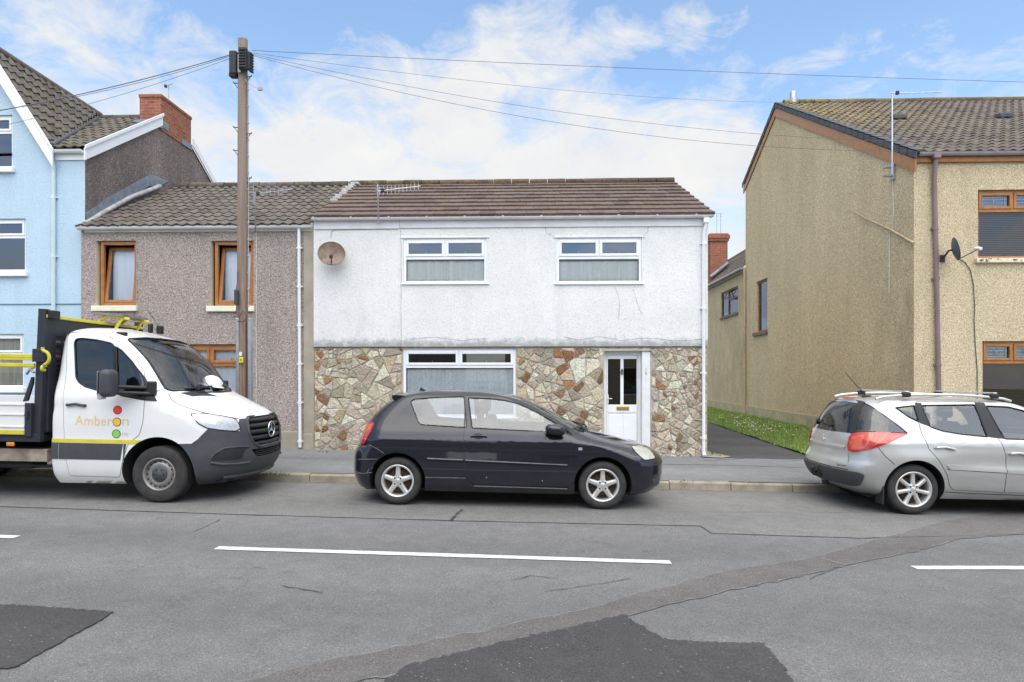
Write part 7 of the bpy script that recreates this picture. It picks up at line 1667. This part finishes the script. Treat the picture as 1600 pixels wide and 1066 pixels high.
# load bed
bedx0, bedx1 = -4.95, -1.52
m = MB(); m.bbox((bedx0, -1.02, .74), (bedx1, 1.02, .84), 0, .01); m.bbox((bedx0, -1.0, .841), (bedx1, 1.0, .86), 0, .004); bed = m.build('load_bed', VM['frame_black'], root)
c0 = car.at(*T2((100, 850))[0], -.90); c1 = car.at(*T2((100, 922))[0], -.90); m = MB(); m.bbox((bedx0, -.92, c1.z), (-1.47, -.84, c0.z), 0, .008); m.box((bedx0, -.84, c1.z + .02), (-1.47, .84, c0.z - .01)); m.build('subframe', VM['rust_cream'], root)
m = MB()
for px_ in (40, 130, 220): c = car.at(*T2((px_, 950))[0], -.85); m.tube([c + Vector((-.12, 0, .0)), c + Vector((.2, 0, .01))], .018, 6)
m.bbox((-2.9, -.86, .38), (-1.7, -.60, .56), 0, .02); m.build('underbed_shade_box', VM['dark'], root)  # dark box shaped to darken the space under the bed
a, b_ = car.at(*T2((150, 583))[0], -1.03), car.at(*T2((150, 770))[0], -1.03)
for side in (-1, 1):
    m = MB(); y0, y1 = side * 1.02, side * 1.05; zt, zb2 = a.z, b_.z; m.bbox((bedx0, min(y0, y1), zb2), (a.x, max(y0, y1), zt), 0, .006)
    for zz in (zb2 + .10, zb2 + (zt - zb2) * .62, zt - .03): m.bbox((bedx0, min(side * 1.05, side * 1.062), zz - .012), (a.x, max(side * 1.05, side * 1.062), zz + .012), 0, .005)
    dp = m.build('dropside', VM['white'], root)
    m = MB(); m.bbox((bedx0, min(side * 1.05, side * 1.058), zb2 + .003), (a.x - .005, max(side * 1.05, side * 1.058), zb2 + .058), 0, .003); m.build('yellow_stripe', VM['yellow'], dp)
    m = MB(); m.bbox((a.x + .004, min(side * 1.0, side * 1.06), zb2 - .02), (a.x + .085, max(side * 1.0, side * 1.06), zt - .01), 0, .008); m.bbox((a.x + .02, side * 1.07 - .012, zb2 + .2), (a.x + .06, side * 1.07 + .012, zb2 + .31), 0, .008); m.build('corner_post', VM['frame_black'], root)
    for y_, nm in ((318, 0), (370, 1)):
        p = car.at(*T2((190, y_))[0], -1.03); m = MB(); m.bbox((bedx0, min(side * 1.0, side * 1.03), p.z - .024), (p.x + .01, max(side * 1.0, side * 1.03), p.z + .024), 0, .006); m.build('guard_rail', VM['yellow'], root)
    t0, t1 = car.at(*T2((224, 45))[0], -1.0), car.at(*T2((268, 48))[0], -1.0); l0, l1 = car.at(*T2((190, 840))[0], -1.0), car.at(*T2((222, 845))[0], -1.0)
    m = MB(); m.prism([(l0.x, side * .94, .74), (l1.x + .02, side * .94, .74), (t1.x, side * .94, t1.z), (t0.x, side * .94, t0.z)], (0, side * .07, 0)); hb = m.build('headboard_post', VM['frame_black'], root)
    p, q = car.at(*T2((184, 275))[0], -1.05), car.at(*T2((250, 352))[0], -1.05); m = MB(); m.bbox((p.x, min(side * 1.012, side * 1.05), q.z), (q.x, max(side * 1.012, side * 1.05), p.z), 0, .006)
    for ii in range(3):
        for jj in range(2): m.bbox((p.x + .03 + .05 * ii, min(side * 1.05, side * 1.058), q.z + .04 + .09 * jj), (p.x + .045 + .05 * ii, max(side * 1.05, side * 1.058), q.z + .055 + .09 * jj), 0, .003)
    m.build('rail_bracket', VM['frame_black'], root)
    m = MB(); P = [car.at(*g_, -1.08) for g_ in T2((236, 398), (238, 375), (272, 358), (282, 330), (272, 298), (240, 285), (242, 268))]; m.tube([(v.x, side * (1.02 if i in (0, 6) else 1.07), v.z) for i, v in enumerate(chaikin(P, 2, False))][:], .020, 8); m.build('grab_handle', VM['yellow'], root)
    p = [car.at(*g_, -.98) for g_ in T2((134, 580), (160, 575), (192, 470), (192, 438), (182, 440))]; m = MB(); m.prism([(v.x, side * .96, v.z) for v in p], (0, side * .03, 0)); m.build('side_stay', VM['frame_black'], root)
    p = car.at(*T2((170, 408))[0], -1.03); m = MB(); m.tube([(p.x - .04, side * 1.03, p.z - .03), (p.x + .01, side * 1.03, p.z + .03), (p.x + .06, side * 1.03, p.z - .01)], .016, 8); m.tube([(p.x - .02, side * 1.02, p.z + .03), (p.x + .07, side * 1.04, p.z + .05)], .010, 6); m.build('ratchet', VM['steel'], root)
    p = car.at(*T2((62, 824))[0], -1.03); m = MB(); m.bbox((p.x - .05, min(side * 1.02, side * 1.045), p.z - .025), (p.x + .05, max(side * 1.02, side * 1.045), p.z + .025), 0, .012); m.build('side_marker', VM['amber'], root)
tz = car.at(*T2((268, 52))[0], -1.0).z; hx = car.at(*T2((280, 100))[0], -.95).x
m = MB(); m.bbox((hx - .05, -.94, .86), (hx + .0, .94, tz - .10), 0, .006); hbp = m.build('headboard_panel', VM['frame_black'], root)
def punched():
    m, nt = nt_new('punched_steel'); b = NB(nt); co = b.co(); s_ = b.sep(co); uv = b.n('ShaderNodeCombineXYZ'); b.l(s_[1], uv.inputs[0]); b.l(s_[2], uv.inputs[1])
    br = b.n('ShaderNodeTexBrick'); b.l(uv.outputs[0], br.inputs['Vector']); br.offset = 0
    for k, v in (('Scale', 1.0), ('Mortar Size', .018), ('Brick Width', .12), ('Row Height', .062)): br.inputs[k].default_value = v
    br.inputs['Color1'].default_value = (.010, .010, .012, 1); br.inputs['Color2'].default_value = (.42, .34, .30, 1); br.inputs['Mortar'].default_value = (.03, .03, .04, 1); br.inputs['Bias'].default_value = -.55
    b.bsdf(br.outputs['Color'], .5); return m
m = MB(); m.add([(hx + .003, -.86, 1.52), (hx + .003, .86, 1.52), (hx + .003, .86, 2.12), (hx + .003, -.86, 2.12)], [(0, 1, 2, 3)]); m.build('mesh_window', punched(), hbp)
m = MB(); m.bbox((hx - .06, -1.0, tz - .10), (hx + .02, 1.0, tz - .06), 0, .006); m.build('headboard_rail', VM['yellow'], root)
p, q = car.at(*T2((270, 55))[0], -.96), car.at(*T2((312, 103))[0], -.96); m = MB(); m.bbox((p.x, -.99, q.z), (q.x, -.85, p.z), 0, .012); m.build('work_lamp', VM['trim'], root)
# raised sign board on two yellow legs behind the cab
L0 = [car.at(px, py, .25) for px, py in ((153, 511), (178, 494), (211, 498))]; m = MB(); xx = L0[0].x
bx = [car.at(px, py, .35) for px, py in ((168, 490.5), (211, 494), (211, 498), (168, 494.5))]; m = MB(); m.prism([(v.x, .05, v.z) for v in bx], (0, .62, 0)); sb = m.build('sign_board', VM['steel'], root)
for y in (.12, .60): m = MB(); m.tube([(L0[0].x, y, L0[0].z - .25), (L0[0].x + .0, y, L0[0].z), (L0[1].x, y, L0[1].z), (L0[2].x, y, L0[2].z - .02)], .022, 6); m.tube([(L0[1].x + .05, y, L0[1].z - .30), (L0[1].x + .22, y, L0[1].z - .02)], .020, 6); m.build('support_leg', VM['yellow'], sb)
# hard hat lying on the dashboard
hp = car.at(331, 596, .10); hw = root.matrix_world @ hp; m = MB(); rows = []
for e_ in np.linspace(0, math.pi / 2, 8): rows.append([Vector((.135 * math.cos(e_) * math.cos(t), .11 * math.cos(e_) * math.sin(t), .12 * math.sin(e_))) for t in np.linspace(0, 2 * math.pi, 25)])
m.grid(rows, 0, True); m.grid([[Vector((.17 * math.cos(t), .125 * math.sin(t), -.01)) for t in np.linspace(0, 2 * math.pi, 25)], rows[0]], 0, True)
for y in (-.03, 0, .03): m.tube([Vector((.137 * math.cos(e_), y, .122 * math.sin(e_) + .002)) for e_ in np.linspace(.3, 2.8, 12)], .008, 6)
hh = m.build('hard_hat', M['upvc'], None); hh.location = hw - Vector((0, 0, .05)); hh.rotation_euler = (.15, .2, .6); tag(hh, 'white hard hat lying on the dashboard of the lorry', 'hard hat')

# small dark house number, one digit above the other, on the boarded cheek of the cottage door
hn = bpy.data.objects['door_frame']
for dg, py in (('1', 579.5), ('5', 585.5)):
    t = text_mesh(dg, .085); c = W(1009.5, py, FY - .008); xs_ = [v.co.x for v in t.vertices]; mx = (min(xs_) + max(xs_)) / 2; o_ = offset_of(hn)
    for v in t.vertices: v.co = Vector((c.x + v.co.x - mx, FY - .0075, c.z + v.co.y)) - o_
    link('house_number', t, M['iron'], hn)
BLOBS = [(720, 190, .28, .17, .58), (760, 100, .14, .06, .40), (1060, 245, .24, .10, .75), (470, 240, .16, .10, .45), (100, 120, .24, .12, .50), (1000, 45, .16, .035, .40), (1040, 30, .06, .03, .3), (1290, 85, .05, .025, .4),
         (470, 75, .12, .08, -.35), (1330, 110, .30, .07, -.35), (980, 130, .10, .03, -.25), (620, 20, .15, .03, -.25), (1400, 50, .06, .025, .5), (770, 20, .04, .02, .45)]
# ================================================================== LIGHT, SKY, CAMERA
SUN_EL, SUN_AZ = R(58), R(170)             # azimuth from +Y (the way the camera looks), clockwise: the sun stands behind the camera
w = bpy.data.worlds.new('World'); scene.world = w; w.use_nodes = True; nt = w.node_tree
for n in list(nt.nodes): nt.nodes.remove(n)
b = NB(nt)
sky = b.n('ShaderNodeTexSky', sky_type='NISHITA'); sky.sun_disc = False; sky.sun_elevation = SUN_EL; sky.sun_rotation = SUN_AZ; sky.air_density = 1.0; sky.dust_density = .6; sky.ozone_density = 1.6
co = b.co('Generated'); s = b.sep(co)
blue = b.mix(1.0, sky.outputs[0], (2.45, 2.7, 2.72), 'MULTIPLY')
az = b.math('ARCTAN2', s[0], s[1]); el = b.math('ARCSINE', s[2])
comb = b.n('ShaderNodeCombineXYZ'); b.l(az, comb.inputs[0]); b.l(b.math('MULTIPLY', el, 1.7), comb.inputs[1])
v = comb.outputs[0]
n1 = b.noise(v, 8.5, 10, .66, .5); n2 = b.noise(b.mapped(v, (1, 1, 1), (5.3, 1.7, 0)), 1.6, 3, .5)
def blob(px, py, rx, ry, amp):             # a bank of cloud in that quarter of the sky (azimuth, elevation)
    d = ray(px, py); a0 = math.atan2(d.x, d.y); e0 = math.asin(d.z / d.length)
    da = b.math('MULTIPLY', b.math('SUBTRACT', az, a0), 1 / rx); de = b.math('MULTIPLY', b.math('SUBTRACT', el, e0), 1 / ry)
    q = b.math('ADD', b.math('MULTIPLY', da, da), b.math('MULTIPLY', de, de))
    return b.math('MULTIPLY', b.math('POWER', 2.718, b.math('MULTIPLY', q, -1.0)), amp)
tot = b.math('ADD', b.math('MULTIPLY', b.math('SUBTRACT', n1, .5), 3.0), b.math('MULTIPLY', b.math('SUBTRACT', n2, .5), .6))
for bb in BLOBS: tot = b.math('ADD', tot, blob(*bb))
ev = b.n('ShaderNodeMapRange'); b.l(el, ev.inputs[0]); ev.inputs[1].default_value = .50; ev.inputs[2].default_value = .10; ev.inputs[3].default_value = -.30; ev.inputs[4].default_value = .75
tot = b.math('ADD', tot, ev.outputs[0])
oh = b.n('ShaderNodeMapRange'); b.l(el, oh.inputs[0]); oh.inputs[1].default_value = .55; oh.inputs[2].default_value = .85; oh.inputs[3].default_value = 0; oh.inputs[4].default_value = 1.3
tot = b.math('ADD', tot, oh.outputs[0])
mask = b.ramp(tot, [(-.0, .08), (.40, .55), (.80, .98), (1., 1.)])
sh = b.mix(1.0, b.ramp(b.noise(v, 6.5, 6, .6), [(.3, (.84, .88, .95)), (.7, (.98, .985, .985))]), (10.7, 10.55, 10.3), 'MULTIPLY')
gn = b.n('ShaderNodeVectorMath', operation='DOT_PRODUCT'); b.l(co, gn.inputs[0]); gn.inputs[1].default_value = (math.sin(SUN_AZ) * math.cos(SUN_EL), math.cos(SUN_AZ) * math.cos(SUN_EL), math.sin(SUN_EL))
gm = b.n('ShaderNodeMapRange', interpolation_type='SMOOTHSTEP'); b.l(gn.outputs['Value'], gm.inputs[0]); gm.inputs[1].default_value = .25; gm.inputs[2].default_value = 1.0; gm.inputs[3].default_value = .90; gm.inputs[4].default_value = 2.6
sc_ = b.n('ShaderNodeVectorMath', operation='SCALE'); b.l(sh, sc_.inputs[0]); b.l(gm.outputs[0], sc_.inputs[3])   # thin cloud glows round the veiled sun
cl = b.mix(mask, blue, sc_.outputs[0])
bg = b.n('ShaderNodeBackground'); b.l(cl, bg.inputs[0]); bg.inputs[1].default_value = .10
ow = b.n('ShaderNodeOutputWorld'); b.l(bg.outputs[0], ow.inputs[0])
sd = bpy.data.lights.new('sun', 'SUN'); sd.energy = 2.5; sd.angle = R(75); sd.color = (1, .945, .86)
so = bpy.data.objects.new('sun', sd); col.objects.link(so)
dv = Vector((math.sin(SUN_AZ) * math.cos(SUN_EL), math.cos(SUN_AZ) * math.cos(SUN_EL), math.sin(SUN_EL)))
so.rotation_euler = (-dv).to_track_quat('-Z', 'Y').to_euler(); so.location = (0, -10, 20)
cd = bpy.data.cameras.new('camera'); cam = bpy.data.objects.new('camera', cd); col.objects.link(cam)
cam.location = (0, 0, CH); cam.rotation_euler = (R(90), 0, EPS); cd.sensor_width = 36; cd.lens = 36 * F / 1600; cd.shift_y = (HOR - 533) / 1600
cd.clip_start = .1; cd.clip_end = 2000; scene.camera = cam
scene.view_settings.view_transform = 'Standard'; scene.view_settings.look = 'None'; scene.view_settings.exposure = 0; scene.view_settings.gamma = 1
scene.cycles.max_bounces = 8; scene.cycles.transparent_max_bounces = 16; scene.cycles.use_denoising = True
